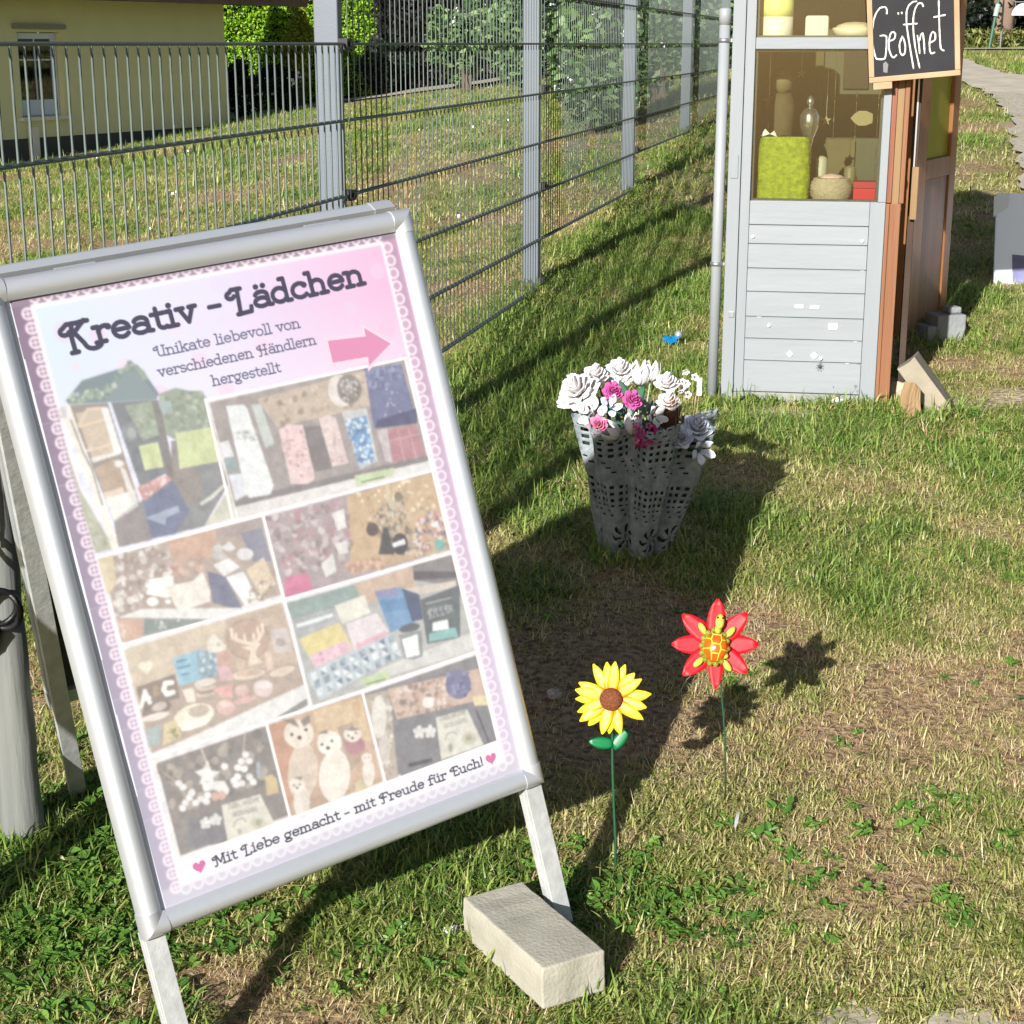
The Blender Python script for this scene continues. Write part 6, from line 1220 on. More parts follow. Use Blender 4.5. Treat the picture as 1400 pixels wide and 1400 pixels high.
# ---- stroke lettering with slab serifs
def arc(cx, cy, rx, ry, a0, a1, k=9): return [(cx+rx*math.cos(R(a)), cy+ry*math.sin(R(a))) for a in np.linspace(a0, a1, k)]
G = {
 'a': (9.6, [arc(4.6, 7, 3.1, 2.6, 160, 0)+[(7.7, .4), (9.4, .2)], arc(4.3, 2.9, 3.5, 2.8, 90, 450, 13)]),
 'b': (10.2, [[(.3, 15), (2.2, 15), (2.2, .2)], arc(5.6, 4.8, 3.6, 4.6, 150, -150, 13)]),
 'c': (8.8, [arc(4.8, 4.9, 4, 4.7, 45, 318, 12), arc(7.4, 7.9, .5, .5, 0, 360, 6)]),
 'd': (10.4, [arc(4.4, 4.8, 3.7, 4.6, 30, 330, 13), [(5.7, 15), (7.8, 15), (7.8, .2), (9.9, .2)]]),
 'e': (9.4, [[(1, 5.3), (8.3, 5.3)]+arc(4.7, 5, 3.7, 4.7, 5, 320, 13)]),
 'f': (6.6, [[(2.6, .2)]+[(2.6, 11.5)]+arc(5.2, 12, 2.6, 3, 180, 40, 6), [(.4, 9.6), (5.8, 9.6)], [(.6, .1), (4.9, .1)]]),
 'g': (9.8, [arc(4.3, 5.6, 3.4, 3.9, 0, 360, 13), arc(4.4, -2.2, 3.9, 2.2, 0, 360, 12), [(2.6, 2.0), (2.2, .4), (5.5, .2)], [(6.8, 8.6), (9, 9.8)]]),
 'h': (10.8, [[(.3, 15), (2.3, 15), (2.3, .2)], arc(5.3, 6.2, 3, 3.3, 180, 0, 7)+[(8.3, .2)], [(.3, .1), (4.3, .1)], [(6.5, .1), (10.2, .1)]]),
 'i': (5.2, [[(.6, 9.6), (2.6, 9.6), (2.6, .2)], [(.4, .1), (4.8, .1)], arc(2.5, 13.2, .35, .35, 0, 360, 6)]),
 'k': (10.2, [[(.3, 15), (2.3, 15), (2.3, .2)], [(2.4, 4), (8, 9.6)], [(4.4, 6), (8.6, .2)], [(.3, .1), (4.3, .1)], [(6.6, .1), (10, .1)], [(6.3, 9.6), (9.6, 9.6)]]),
 'l': (5.0, [[(.3, 15), (2.5, 15), (2.5, .2)], [(.3, .1), (4.7, .1)]]),
 'm': (15.4, [[(.3, 9.6), (2.2, 9.6), (2.2, .2)], arc(4.8, 6.3, 2.6, 3.2, 180, 0, 7)+[(7.4, .2)], arc(10, 6.3, 2.6, 3.2, 180, 0, 7)+[(12.6, .2)], [(.3, .1), (4, .1)], [(5.9, .1), (8.9, .1)], [(11, .1), (14.6, .1)]]),
 'n': (10.8, [[(.3, 9.6), (2.3, 9.6), (2.3, .2)], arc(5.3, 6.2, 3, 3.3, 180, 0, 7)+[(8.3, .2)], [(.3, .1), (4.3, .1)], [(6.5, .1), (10.2, .1)]]),
 'o': (9.6, [arc(4.7, 4.9, 3.9, 4.7, 0, 360, 15)]),
 'r': (8.0, [[(.3, 9.6), (2.4, 9.6), (2.4, .2)], arc(5.6, 6.4, 3.2, 3.2, 180, 62, 6), arc(7.1, 8.5, .5, .5, 0, 360, 6), [(.3, .1), (4.8, .1)]]),
 's': (8.0, [arc(4, 7.2, 2.9, 2.4, 30, 230, 8)+arc(4, 2.6, 3.1, 2.5, 60, -160, 9)]),
 't': (7.0, [[(3, 13), (3, 3)]+arc(5.2, 2.8, 2.2, 2.6, 180, 310, 6), [(.5, 9.6), (6.3, 9.6)]]),
 'u': (10.6, [[(.3, 9.6), (2.2, 9.6), (2.2, 3.5)]+arc(5, 3.4, 2.8, 3.1, 180, 360, 7), [(6, 9.6), (7.9, 9.6), (7.9, .2), (10, .2)]]),
 'v': (9.8, [[(1.8, 9.5), (5, .4), (8.1, 9.5)], [(.2, 9.6), (3.6, 9.6)], [(6.4, 9.6), (9.6, 9.6)]]),
 '-': (8, [[(1, 5), (6.2, 5)]]), '!': (4.5, [[(2, 14.6), (2, 4.4)], arc(2, .9, .35, .35, 0, 360, 6)]), ' ': (5.6, []),
 'K': (14.5, [arc(2.2, 10.8, 2.0, 2.2, -20, -250, 9)+[(3.6, 15), (8.4, 14.8)], [(6.0, 14.8), (4.6, 7.5), (4.6, -2.8)], [(11.6, 15.5), (4.8, 7.6)], [(6.4, 8.8), (9.5, 1.5)]+arc(13.6, 1.0, 3.9, 3.9, 190, 320, 7), [(9.6, 15), (13.2, 15)], [(3.0, -2.8), (6.0, -2.8)]]),
 'L': (12.5, [arc(2.0, 10.9, 1.9, 2.0, -20, -260, 9)+[(3, 14.6), (7.6, 14.4)], [(6.0, 14.4), (5.2, 2), (4.8, -1.8)], [(3.6, -1.8), (10.6, -1.5), (11.0, 1.5)]]),
 'U': (13.5, [arc(2.0, 11.2, 1.8, 1.9, -20, -260, 9)+[(5.4, 14.6)], [(4.8, 14.6), (4.8, 4)]+arc(8, 3.8, 3.2, 3.6, 180, 360, 7)+[(11.2, 14.6)], [(9.6, 14.7), (12.8, 14.7)], [(11.2, .2), (13, .2)]]),
 'H': (14.5, [arc(2.0, 11.2, 1.8, 1.9, -20, -260, 9)+[(5.2, 14.6)], [(4.8, 14.6), (4.8, 2)]+arc(3, 1, 1.9, 2, 0, -130, 5), [(10.6, 14.6), (10.6, .2)], [(3, 7.6), (12.6, 7.6)], [(9, 14.7), (12.4, 14.7)], [(9, .1), (12.6, .1)]]),
 'M': (16.5, [arc(2.0, 11.2, 1.8, 1.9, -20, -260, 9)+[(5.4, 14.6)], [(5, 14.6), (4.6, 2)]+arc(3, 1, 1.7, 1.8, 0, -130, 5), [(5.2, 14.6), (9.2, 3), (13.2, 14.6)], [(13.2, 14.6), (13.4, .2)], [(12, 14.7), (15, 14.7)], [(11.8, .1), (15.4, .1)]]),
 'F': (12.5, [arc(2.0, 10.8, 1.8, 1.9, -20, -260, 9)+[(4, 14.7), (11.4, 14.4), (11.6, 12)], [(5.6, 14.4), (5.2, 2)]+arc(3.5, 1, 1.8, 2, 0, -130, 5), [(3.4, 7.6), (9.4, 7.8)]]),
 'E': (12.0, [arc(2.0, 10.8, 1.8, 1.9, -20, -260, 9)+[(4, 14.7), (10.8, 14.4), (11, 12.4)], [(5.4, 14.4), (4.8, .2), (10.8, .2), (11.4, 2.6)], [(5, 7.6), (9.4, 7.8)]]),
 'Z': (9, [[(.8, 13), (7.6, 13), (.8, .2), (7.8, .2)]]),
 'I': (3.4, [[(1.6, 14), (1.6, .2)]]), 'R': (10, [[(1, .2), (1, 14)]+arc(5, 10.4, 3.4, 3.5, 90, -90, 8)+[(1, 6.9)], [(5, 6.9), (8.6, .2)]]),
}
G['ä'] = (G['a'][0], G['a'][1]+[arc(3, 13.2, .35, .35, 0, 360, 6), arc(6.6, 13.2, .35, .35, 0, 360, 6)])
G['ü'] = (G['u'][0], G['u'][1]+[arc(3, 13.2, .35, .35, 0, 360, 6), arc(7, 13.2, .35, .35, 0, 360, 6)])
def text(col, s_, p0, p1, w_, hscale=None, alpha=1.):
    """baseline from p0 to p1 in (s,t); letters scaled to span it"""
    tot = sum(G[c_][0] for c_ in s_); a = np.array(p0)*[1, YX]; b = np.array(p1)*[1, YX]; d = (b-a); L_ = np.hypot(*d); d = d/L_; k = L_/tot; up = np.array([d[1], -d[0]]); hk = k if hscale is None else hscale
    x = 0
    for c_ in s_:
        for st_ in G[c_][1]:
            line(col, w_, [tuple(a+d*(x+gx_)*k+up*gy_*hk) for gx_, gy_ in st_], alpha, raw=True)
        x += G[c_][0]
for e_ in POSTER:
    if e_[0] == 'p': poly(e_[1], e_[2])
    elif e_[0] == 'l': line(e_[1], e_[2], e_[3])
    elif e_[0] == 't': text(e_[1], e_[2], e_[3], e_[4], e_[5])
    elif e_[0] == 's':
        cols = e_[1].split(); P_ = np.array(e_[4]); lo, hi = P_.min(0), P_.max(0); k = 0
        while k < e_[2]*1.5:
            q_ = lo+(hi-lo)*np.array([random.random(), random.random()]); ins = False
            for i in range(len(P_)):
                (xa, ya), (xb, yb) = P_[i-1], P_[i]
                if (ya > q_[1]) != (yb > q_[1]) and q_[0] < (xb-xa)*(q_[1]-ya)/(yb-ya)+xa: ins = not ins
            k += 1
            if not ins: continue
            r1 = e_[3]*random.uniform(.4, 1.1); r2 = r1*random.uniform(.5, 1); a0 = random.uniform(0, 3)
            poly(random.choice(cols), [(q_[0]+r1*math.cos(a)*math.cos(a0)-r2*math.sin(a)*math.sin(a0), q_[1]+(r1*math.cos(a)*math.sin(a0)+r2*math.sin(a)*math.cos(a0))/YX) for a in np.linspace(0, 6.28, 8)[:-1]], .8)
# soften the photographs a little, like a phone print
def soft(im):
    o_ = im.copy(); o_[1:-1, 1:-1] = (im[1:-1, 1:-1]*2+im[:-2, 1:-1]+im[2:, 1:-1]+im[1:-1, :-2]+im[1:-1, 2:])/6; return o_
for _ in range(3): img = soft(img)
lum = img.mean(2, keepdims=True); img = (lum+(img-lum)*.95)*.93+.05  # pale veil of sun glare on the glossy sheet mixed into the colours
mott = vnoise(px_, py_, .018, 21)*.6+vnoise(px_, py_, .006, 22)*.4; inph = ((tt > .215) & (tt < .934) & (ss > .045) & (ss < .955))
img *= (1+(mott-.5)*.30*inph)[..., None]
for (a, b_) in (((.387, .212), (.410, .424)),): pass
for pts in ([(.042, .4235), (.462, .4265)], [(.385, .424), (.955, .4285)], [(.042, .5705), (.955, .581)], [(.042, .758), (.30, .766), (.61, .769), (.955, .768)], [(.464, .425), (.466, .76)], [(.343, .767), (.343, .934)], [(.609, .770), (.612, .934)], [(.392, .216), (.386, .424)], [(.392, .217), (.95, .222)], [(.948, .222), (.953, .934)], [(.052, .936), (.952, .938)]):
    line('f4ecee', .007, pts)
TC = '48445a'
text(TC, 'Kreativ', (.088, .0905), (.425, .085), .0118, .0037)
text(TC, '-', (.452, .078), (.495, .078), .0115, .003)
text(TC, 'Lädchen', (.508, .084), (.888, .078), .0118, .0037)
text('6c6a86', 'Unikate liebevoll von', (.295, .1305), (.682, .1305), .0038, .00165)
text('6c6a86', 'verschiedenen Händlern', (.292, .1635), (.714, .1640), .0038, .00165)
text('6c6a86', 'hergestellt', (.418, .1965), (.602, .1975), .0038, .00165)
text('484858', 'Mit Liebe gemacht - mit Freude für Euch!', (.128, .967), (.897, .970), .0042, .00155)
# arrow
poly('f0d0e2', [(.738, .157), (.846, .163), (.846, .146), (.928, .191), (.836, .230), (.838, .212), (.738, .209)])
poly('d690b4', [(.745, .163), (.852, .169), (.853, .154), (.917, .191), (.842, .221), (.845, .205), (.745, .202)])
def heart(x, y, s_, col):
    pts = []
    for a in np.linspace(0, 6.283, 30): pts.append((x+s_*math.sin(a)**3, y-s_*(.8125*math.cos(a)-.3125*math.cos(2*a)-.125*math.cos(3*a)-.0625*math.cos(4*a))/YX))
    poly(col, pts)
heart(.0945, .958, .0165, 'cf77a4'); heart(.921, .9635, .0165, 'cf77a4')
# white paper margin with a wavy cut edge at the left
wav = -.004-.004*(vnoise(tt*9, 0*tt, 1, 31)); mk = (ss < wav)
img[mk] = np.array(lin('f0f2ff'))
img = np.clip(img, 0, 1)*.66+.005
uu = (ss-.5)*PW; vv = (.5-tt)*PH; ww = .0006*np.sin(vv*26)*np.clip((.12-ss)/.12, 0, 1)+.0004*np.sin(uu*17+vv*5)-.0006
gi = np.arange(GX*GY).reshape(GY, GX)
m_poster = bpy.data.materials.new('printed_poster'); m_poster.use_nodes = True
n = m_poster.node_tree.nodes; l = m_poster.node_tree.links; p = n['Principled BSDF']
at = n.new('ShaderNodeAttribute'); at.attribute_name = 'print'; l.new(at.outputs['Color'], p.inputs['Base Color'])
p.inputs['Roughness'].default_value = .42; p.inputs['Specular IOR Level'].default_value = .5; p.inputs['Coat Weight'].default_value = .5; p.inputs['Coat Roughness'].default_value = .22
po = npmesh('poster', np.stack([uu, vv, ww], -1).reshape(-1, 3), np.stack([gi[:-1, :-1], gi[1:, :-1], gi[1:, 1:], gi[:-1, 1:]], -1).reshape(-1, 4), m_poster, sign, smooth=True)
ca = po.data.color_attributes.new('print', 'FLOAT_COLOR', 'POINT'); ca.data.foreach_set('color', np.concatenate([img, np.ones((GY, GX, 1))], -1).astype(np.float32).ravel())
po.matrix_local = Matrix.Translation(-root_p) @ BM

# ================================================================ ROUND POST WITH IRON RING
m_oldw = mat('weathered_grey_wood', '646663', .85, col2='7a7c78', vscale=7, bump=.4, bscale=30, stretch=(5, 5, .4))
t = empty('wooden_post', (-.885, 2.78, zf(-.895, 2.78)), 0, 'weathered grey round post with an iron ring at the left edge', 'post')
q = MB(); pr = [(.034, -.2)]
for j in range(16): pr.append((.0375+.0015*math.sin(j*1.9)-.0006*j, j*.05))
pr.append((.018, .77)); q.lathe(pr, 20, wob=.02); q.build('shaft', m_oldw, t, smooth=True)
m_iron = mat('dark_iron', '2a2b2d', .4, metal=.6, bump=.2)
def torus(q, c, r, r2, M=None, n=28, m=10):
    pts = []
    vs = []; fs = []
    for i in range(n):
        a = 2*math.pi*i/n
        for k in range(m):
            b_ = 2*math.pi*k/m; v = Vector(((r+r2*math.cos(b_))*math.cos(a), r2*math.sin(b_), (r+r2*math.cos(b_))*math.sin(a)))
            vs.append((M @ v if M else v)+Vector(c))
    for i in range(n):
        for k in range(m): fs.append((i*m+k, i*m+(k+1) % m, ((i+1) % n)*m+(k+1) % m, ((i+1) % n)*m+k))
    q.add(vs, fs)
q = MB(); torus(q, (.012, -.045, .455), .033, .006, Matrix.Rotation(R(-14), 3, 'Z')); torus(q, (.004, -.055, .462), .034, .0055, Matrix.Rotation(R(25), 3, 'Z') @ Matrix.Rotation(R(12), 3, 'X')); q.build('iron_ring', m_iron, t, smooth=True)
q = MB(); q.add([(-.05, -.05, .45), (-.005, -.062, .44), (.008, -.062, .415), (-.004, -.06, .385), (-.03, -.056, .362), (-.055, -.05, .36)]+[(-.05, -.03, .45), (-.005, -.042, .44), (.008, -.042, .415), (-.004, -.04, .385), (-.03, -.036, .362), (-.055, -.03, .36)],
      [(0, 5, 4, 3, 2, 1), (6, 7, 8, 9, 10, 11)]+[(i, (i+1) % 6, (i+1) % 6+6, i+6) for i in range(6)]); q.build('rubber_strap', mat('black_rubber', '111213', .6), t, bevel=.004)

# ================================================================ BRICK
Bt = np.array([(-.0675, 2.4555), (.0578, 2.2375), (.1310, 2.3225), (.0062, 2.5398)])
cx, cy = Bt.mean(0); L_ = .2515; w_ = .112; aa = math.atan2(Bt[0][1]-Bt[1][1], Bt[0][0]-Bt[1][0])
q = MB(); q.box((-L_/2, -w_/2, -.071), (L_/2, w_/2, 0))
o = rough(q, 'brick', mat('cream_sand_lime_brick', 'a09c8e', .92, var=.13, vscale=14, bump=.4, bscale=160), amt=.0016, cuts=7, seed=3)
o.location = (cx, cy, .061); o.rotation_euler = (0, 0, aa); tag(o, 'cream sand lime brick lying on the grass by the right foot of the board', 'brick')

# ================================================================ GARDEN STAKES
m_stem = mat('green_metal_stem', '1e4c30', .6); m_leafm = mat('enamel_green_leaf', '0e6a3c', .35, var=.08, vscale=30)
def petal(q, ang_, r0, r1, w_, M, lift=.0, curl=.0, grooves=2, rows=6):
    vs = []; fs = []
    for i in range(rows+1):
        f = i/rows; r = r0+(r1-r0)*f; ww_ = w_*max(.04, math.sin(math.pi*(.10+.88*f)**.85)**.65) if f < 1 else w_*.12
        for j in range(5):
            g_ = j/4-.5; x = g_*ww_*2; z = lift*f+curl*f*f-.10*w_*abs(math.cos(g_*math.pi*grooves))-.3*g_*g_*ww_
            v = Vector((r*math.sin(ang_)+x*math.cos(ang_), r*math.cos(ang_)-x*math.sin(ang_), z)); vs.append(M @ v)
    for i in range(rows):
        for j in range(4): a = i*5+j; fs.append((a, a+1, a+6, a+5))
    q.add(vs, fs)
def solid(o, th=.0006):
    m_ = o.modifiers.new('solid', 'SOLIDIFY'); m_.thickness = th; m_.offset = 0; return o
def facing(normal, roll=0):
    n_ = Vector(normal).normalized(); x = Vector((0, 0, 1)).cross(n_).normalized(); y = n_.cross(x); M = Matrix((x, y, n_)).transposed().to_4x4(); return M @ Matrix.Rotation(roll, 4, 'Z')
# yellow flower
b0 = Vector((.182, 2.67, zf(.182, 2.67))); h0 = Vector((.1685, 2.66, .3335))
ys_ = empty('garden_stake', b0, 0, 'yellow metal flower with brown centre and two green leaves on a thin green stake', 'garden stake')
q = MB(); q.tube([(0, 0, -.03), (-.0015, .002, .06), (-.006, -.001, .13), (-.009, .004, .20), (-.0105, .003, .26), (-.0135, .004, .325)], .0023, 8); q.build('stem', m_stem, ys_, smooth=True)
Mf = Matrix.Translation(h0-b0+Vector((0, -.006, 0))) @ facing((-.22, -.92, .3))
m_yelp = bpy.data.materials.new('yellow_enamel_petal'); m_yelp.use_nodes = True
n = m_yelp.node_tree.nodes; l = m_yelp.node_tree.links; p = n['Principled BSDF']; p.inputs['Roughness'].default_value = .5
ge = n.new('ShaderNodeAttribute'); ge.attribute_name = 'rad'; rr = n.new('ShaderNodeValToRGB'); l.new(ge.outputs['Fac'], rr.inputs[0]); l.new(rr.outputs[0], p.inputs['Base Color'])
rr.color_ramp.elements[0].color = (*lin('d4780c'), 1); rr.color_ramp.elements[0].position = .28; rr.color_ramp.elements[1].color = (*lin('ecd024'), 1); rr.color_ramp.elements[1].position = .72
def radattr(o, c, rmax, M):
    Mi = M.inverted(); a = o.data.attributes.new('rad', 'FLOAT', 'POINT')
    a.data.foreach_set('value', np.array([min(1, (Mi @ v.co).length/rmax) for v in o.data.vertices], np.float32))
nP = 0
for a in (-34, -15, 3, 19, 36, 55, 80, 97, 119, 163, 178, 192, 216, 229, 242, 265, 279, 293):
    q = MB(); lay = (nP % 3)*.0022; petal(q, R(a+random.uniform(-3, 3)), .008, .064*random.uniform(.90, 1.05), .0102*random.uniform(.9, 1.15), Mf @ Matrix.Translation((0, 0, lay)), lift=random.uniform(.002, .011), curl=random.uniform(-.013, -.003))
    o = q.build('petal', m_yelp, ys_, smooth=True); radattr(o, None, .064, Mf); solid(o); nP += 1
q = MB(); pr = [(.0185, 0), (.0195, .004), (.017, .0095), (.011, .013), (.004, .0145), (.0005, .0147)]; q.lathe(pr, 22, Mf @ Matrix.Translation((0, 0, .005))); q.build('flower_centre', mat('brown_speckled_centre', '5e3018', .7, col2='8a5030', vscale=400, bump=1, bscale=500), ys_, smooth=True)
for s_, dz in ((-1, .243), (1, .236)):
    q = MB(); Ml = Matrix.Translation((-.009, -.001, dz)) @ facing((-.1*s_, -.95, .35), 0) @ Matrix.Rotation(R(-38 if s_ > 0 else 82)*1, 4, 'Z')
    petal(q, 0, .0, .042, .0105, Ml, lift=.004, curl=-.004); o = q.build('leaf', m_leafm, ys_, smooth=True); solid(o)
# red flower with a little turtle
b1 = Vector((.404, 2.912, zf(.404, 2.912))); h1 = Vector((.3715, 2.90, .3435))
rs_ = empty('garden_stake', b1, 0, 'red eight petalled metal flower with a small green and orange turtle on it', 'garden stake')
q = MB(); q.tube([(0, 0, -.03), (-.006, 0, .12), (-.018, .006, .24), (-.029, .004, .325)], .0016, 8); q.build('stem', m_stem, rs_, smooth=True)
Mr = Matrix.Translation(h1-b1+Vector((0, -.008, 0))) @ facing((-.05, -.9, .42))
m_red = mat('red_enamel_petal', 'c4081a', .5, var=.1, vscale=20)
for i, (a, L2) in enumerate(((2, .083), (44, .082), (88, .078), (132, .076), (180, .080), (226, .082), (270, .080), (312, .082))):
    q = MB(); petal(q, R(a), .010, L2, .0180 if i != 4 else .0140, Mr @ Matrix.Translation((0, 0, (i % 2)*.002)), lift=random.uniform(.0, .010), curl=random.uniform(-.004, .008), grooves=1); o = q.build('petal', m_red, rs_, smooth=True); solid(o)
m_tg = mat('yellow_green_turtle_paint', '8e9a30', .35, col2='b9bd4e', vscale=80); m_ts = mat('orange_shell_paint', 'b8420c', .3, col2='d86418', vscale=90)
def ell(q, c, r, M, n=14):
    vs = []; fs = []; m = 8
    for j in range(m+1):
        ph = math.pi*j/m
        for i in range(n):
            th = 2*math.pi*i/n; vs.append(M @ Vector((c[0]+r[0]*math.sin(ph)*math.cos(th), c[1]+r[1]*math.sin(ph)*math.sin(th), c[2]+r[2]*math.cos(ph))))
    for j in range(m):
        for i in range(n): fs.append((j*n+i, j*n+(i+1) % n, (j+1)*n+(i+1) % n, (j+1)*n+i))
    q.add(vs, fs)
Mt = Mr @ Matrix.Scale(1.28, 4) @ Matrix.Translation((-.002, -.004, .008)) @ Matrix.Rotation(R(-6), 4, 'Z')
q = MB(); ell(q, (0, 0, .001), (.0205, .0265, .006), Mt)
for i in range(14): a = i*.4488; ell(q, (.0185*math.cos(a), .0245*math.sin(a), .002), (.0042, .0042, .0042), Mt, 8); q.build('turtle_rim', m_tg, rs_, smooth=True)
q = MB(); ell(q, (.001, 0, .004), (.0175, .022, .012), Mt); q.build('turtle_shell', m_ts, rs_, smooth=True)
q = MB()
def on(x, y): return Mt @ Vector((x+.001, y, .004+.0122*math.sqrt(max(0, 1-(x/.0175)**2-(y/.022)**2))))
for pl_ in ([(-.0055, .017), (.0055, .017), (.0075, .010), (.0055, .004), (-.0055, .004), (-.0075, .010), (-.0055, .017)], [(-.0055, .004), (.0055, .004), (.0075, -.003), (.0055, -.0095), (-.0055, -.0095), (-.0075, -.003), (-.0055, .004)],
            [(-.0055, -.0095), (-.004, -.019)], [(.0055, -.0095), (.004, -.019)], [(.0075, .010), (.0150, .011)], [(-.0075, .010), (-.0150, .011)], [(.0075, -.003), (.0168, -.004)], [(-.0075, -.003), (-.0168, -.004)], [(-.0055, .017), (-.007, .0195)], [(.0055, .017), (.007, .0195)]):
    q.tube([on(*(np.array(pl_[i])*(1-f)+np.array(pl_[i+1])*f)) for i in range(len(pl_)-1) for f in (0, .5)]+[on(*pl_[-1])], .0013, 5)
q.build('shell_pattern', mat('yellow_green_shell_line', 'b4b83c', .35), rs_)
q = MB(); ell(q, (.003, .036, .010), (.0065, .0115, .0062), Mt); ell(q, (.002, .026, .006), (.005, .008, .005), Mt); q.build('turtle_head', m_tg, rs_, smooth=True)
q = MB(); ell(q, (-.0005, .041, .0145), (.0016, .0016, .0016), Mt, 8); ell(q, (.0065, .041, .0145), (.0016, .0016, .0016), Mt, 8); q.build('turtle_eye', mat('black_eye', '0c0c0c', .2), rs_, smooth=True)
for sx_, sy_, a in ((-1, 1, 35), (1, 1, -35), (-1, -1, 140), (1, -1, -140)):
    q = MB(); Ma = Mt @ Matrix.Translation((sx_*.017, sy_*.020, .001)) @ Matrix.Rotation(R(a), 4, 'Z'); ell(q, (0, .005, 0), (.0048, .010, .0035), Ma, 10); q.build('turtle_flipper', m_tg, rs_, smooth=True)
q = MB(); q.tube([b1*0+Vector((-.029, .004, .32)), Vector((-.0325, -.006, .34))], .004, 8); q.build('mount', m_stem, rs_)

# ================================================================ LACE PLANTER WITH CLOTH FLOWERS
pc = Vector((.318, 4.20, zf(.318, 4.2)-.005)); HP = .36
pl = empty('lace_planter', pc, 0, 'tall flared planter wrapped in starched white crochet lace standing in the shade of the board', 'planter')
pl.rotation_euler = (0, R(4), 0)
NA, NZ = 252, 80; V = []; r0_, r1_ = .088, .192
def prad(a, f, off=0):
    r = r0_+(r1_-r0_)*f**1.05
    pleat = (.5+.5*math.cos(7*a+.9*math.sin(2*a)+.6))**1.4
    fold = .026+.050*f
    return r - fold*pleat + .006*math.sin(17*a+5*f) - off
for j in range(NZ+1):
    f = j/NZ
    for i in range(NA):
        a = 2*math.pi*i/NA; r = prad(a, f); top = 1+(.035*math.sin(9*a)+.025*math.sin(4*a+1))*f**3
        V.append((r*math.cos(a), r*math.sin(a), f*HP*top))
Fq = []
for j in range(NZ):
    for i in range(NA):
        row = j % 30; a7 = 7*(2*math.pi*i/NA)+.6
        hole = False
        if row < 15 and i % 4 in (1, 2) and j % 4 in (1, 2) and math.cos(a7) < .75: hole = True
        if 18 < row < 28 and (i+2*(row//3)) % 8 in (0, 1) and row % 3 == 0: hole = True
        if j < 22:                                           # flower rosette row low down
            cx_ = (i % 31)-15; cy_ = j-11; rr_ = math.hypot(cx_*.7, cy_); th = math.atan2(cy_, cx_*.7)
            hole = (2.5 < rr_ < 7.8) and math.cos(7*th+rr_*.3) > .35 or (rr_ < 1.2 and (i+j) % 2 == 0)
        if j > NZ-9: hole = ((i+j) % 5 < 2 and j % 3 == 0)
        if j > NZ-3 and (i % 5) in (0,): hole = True
        if not hole: Fq.append((j*NA+i, j*NA+(i+1) % NA, (j+1)*NA+(i+1) % NA, (j+1)*NA+i))
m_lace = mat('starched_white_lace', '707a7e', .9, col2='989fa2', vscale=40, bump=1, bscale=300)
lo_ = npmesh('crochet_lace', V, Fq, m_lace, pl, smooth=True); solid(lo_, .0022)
q = MB(); vs = []; fs = []
for j in range(13):
    f = j/12
    for i in range(80):
        a = 2*math.pi*i/80; r = prad(a, f*.85, .009); vs.append((r*math.cos(a), r*math.sin(a), f*HP*.85))
for j in range(12):
    for i in range(80): fs.append((j*80+i, j*80+(i+1) % 80, (j+1)*80+(i+1) % 80, (j+1)*80+i))
q.add(vs, fs); q.build('liner', mat('dark_bag_liner', '23282a', .8), pl, smooth=True)
q = MB(); q.lathe([(.001, .29), (.07, .285), (.095, .26)], 24); q.build('filler', mat('brown_filler', '3a2c22', 1, bump=1), pl)
# flowers
m_clothw = mat('white_cloth_petal', 'e4e0e0', .8, var=.04, vscale=30, bump=.3, transl=.15)
m_clothb = mat('bluish_white_cloth_petal', 'd6dae8', .8, var=.04, vscale=30, bump=.3, transl=.15)
m_pink = mat('pink_cloth_petal', 'c4559a', .7, var=.12, vscale=60, transl=.1); m_pinkp = mat('pale_pink_cloth_petal', 'd67a9c', .7, var=.1, vscale=60, transl=.1)
m_mag = mat('magenta_cloth_petal', '8e1c56', .7, col2='b8447c', vscale=70); m_grn = mat('cloth_leaf_green', '2c5a40', .7, var=.1); m_stalk = mat('pale_stalk', '9aa080', .7)
def cup(q, c, r, ang_, tilt, w_, h_, M, seg=5):
    vs = []; fs = []
    for i in range(seg+1):
        f = i/seg
        for j in range(5):
            g_ = (j/4-.5)*w_*math.sin(math.pi*(.2+.75*f)); rr = r*(.25+f*math.sin(tilt)); z = f*h_*math.cos(tilt)
            a = ang_+g_/max(r, .004); vs.append(M @ Vector((c[0]+rr*math.cos(a), c[1]+rr*math.sin(a), c[2]+z+.15*r*math.sin(f*9+ang_*3)*f)))
    for i in range(seg):
        for j in range(4): a = i*5+j; fs.append((a, a+1, a+6, a+5))
    q.add(vs, fs)
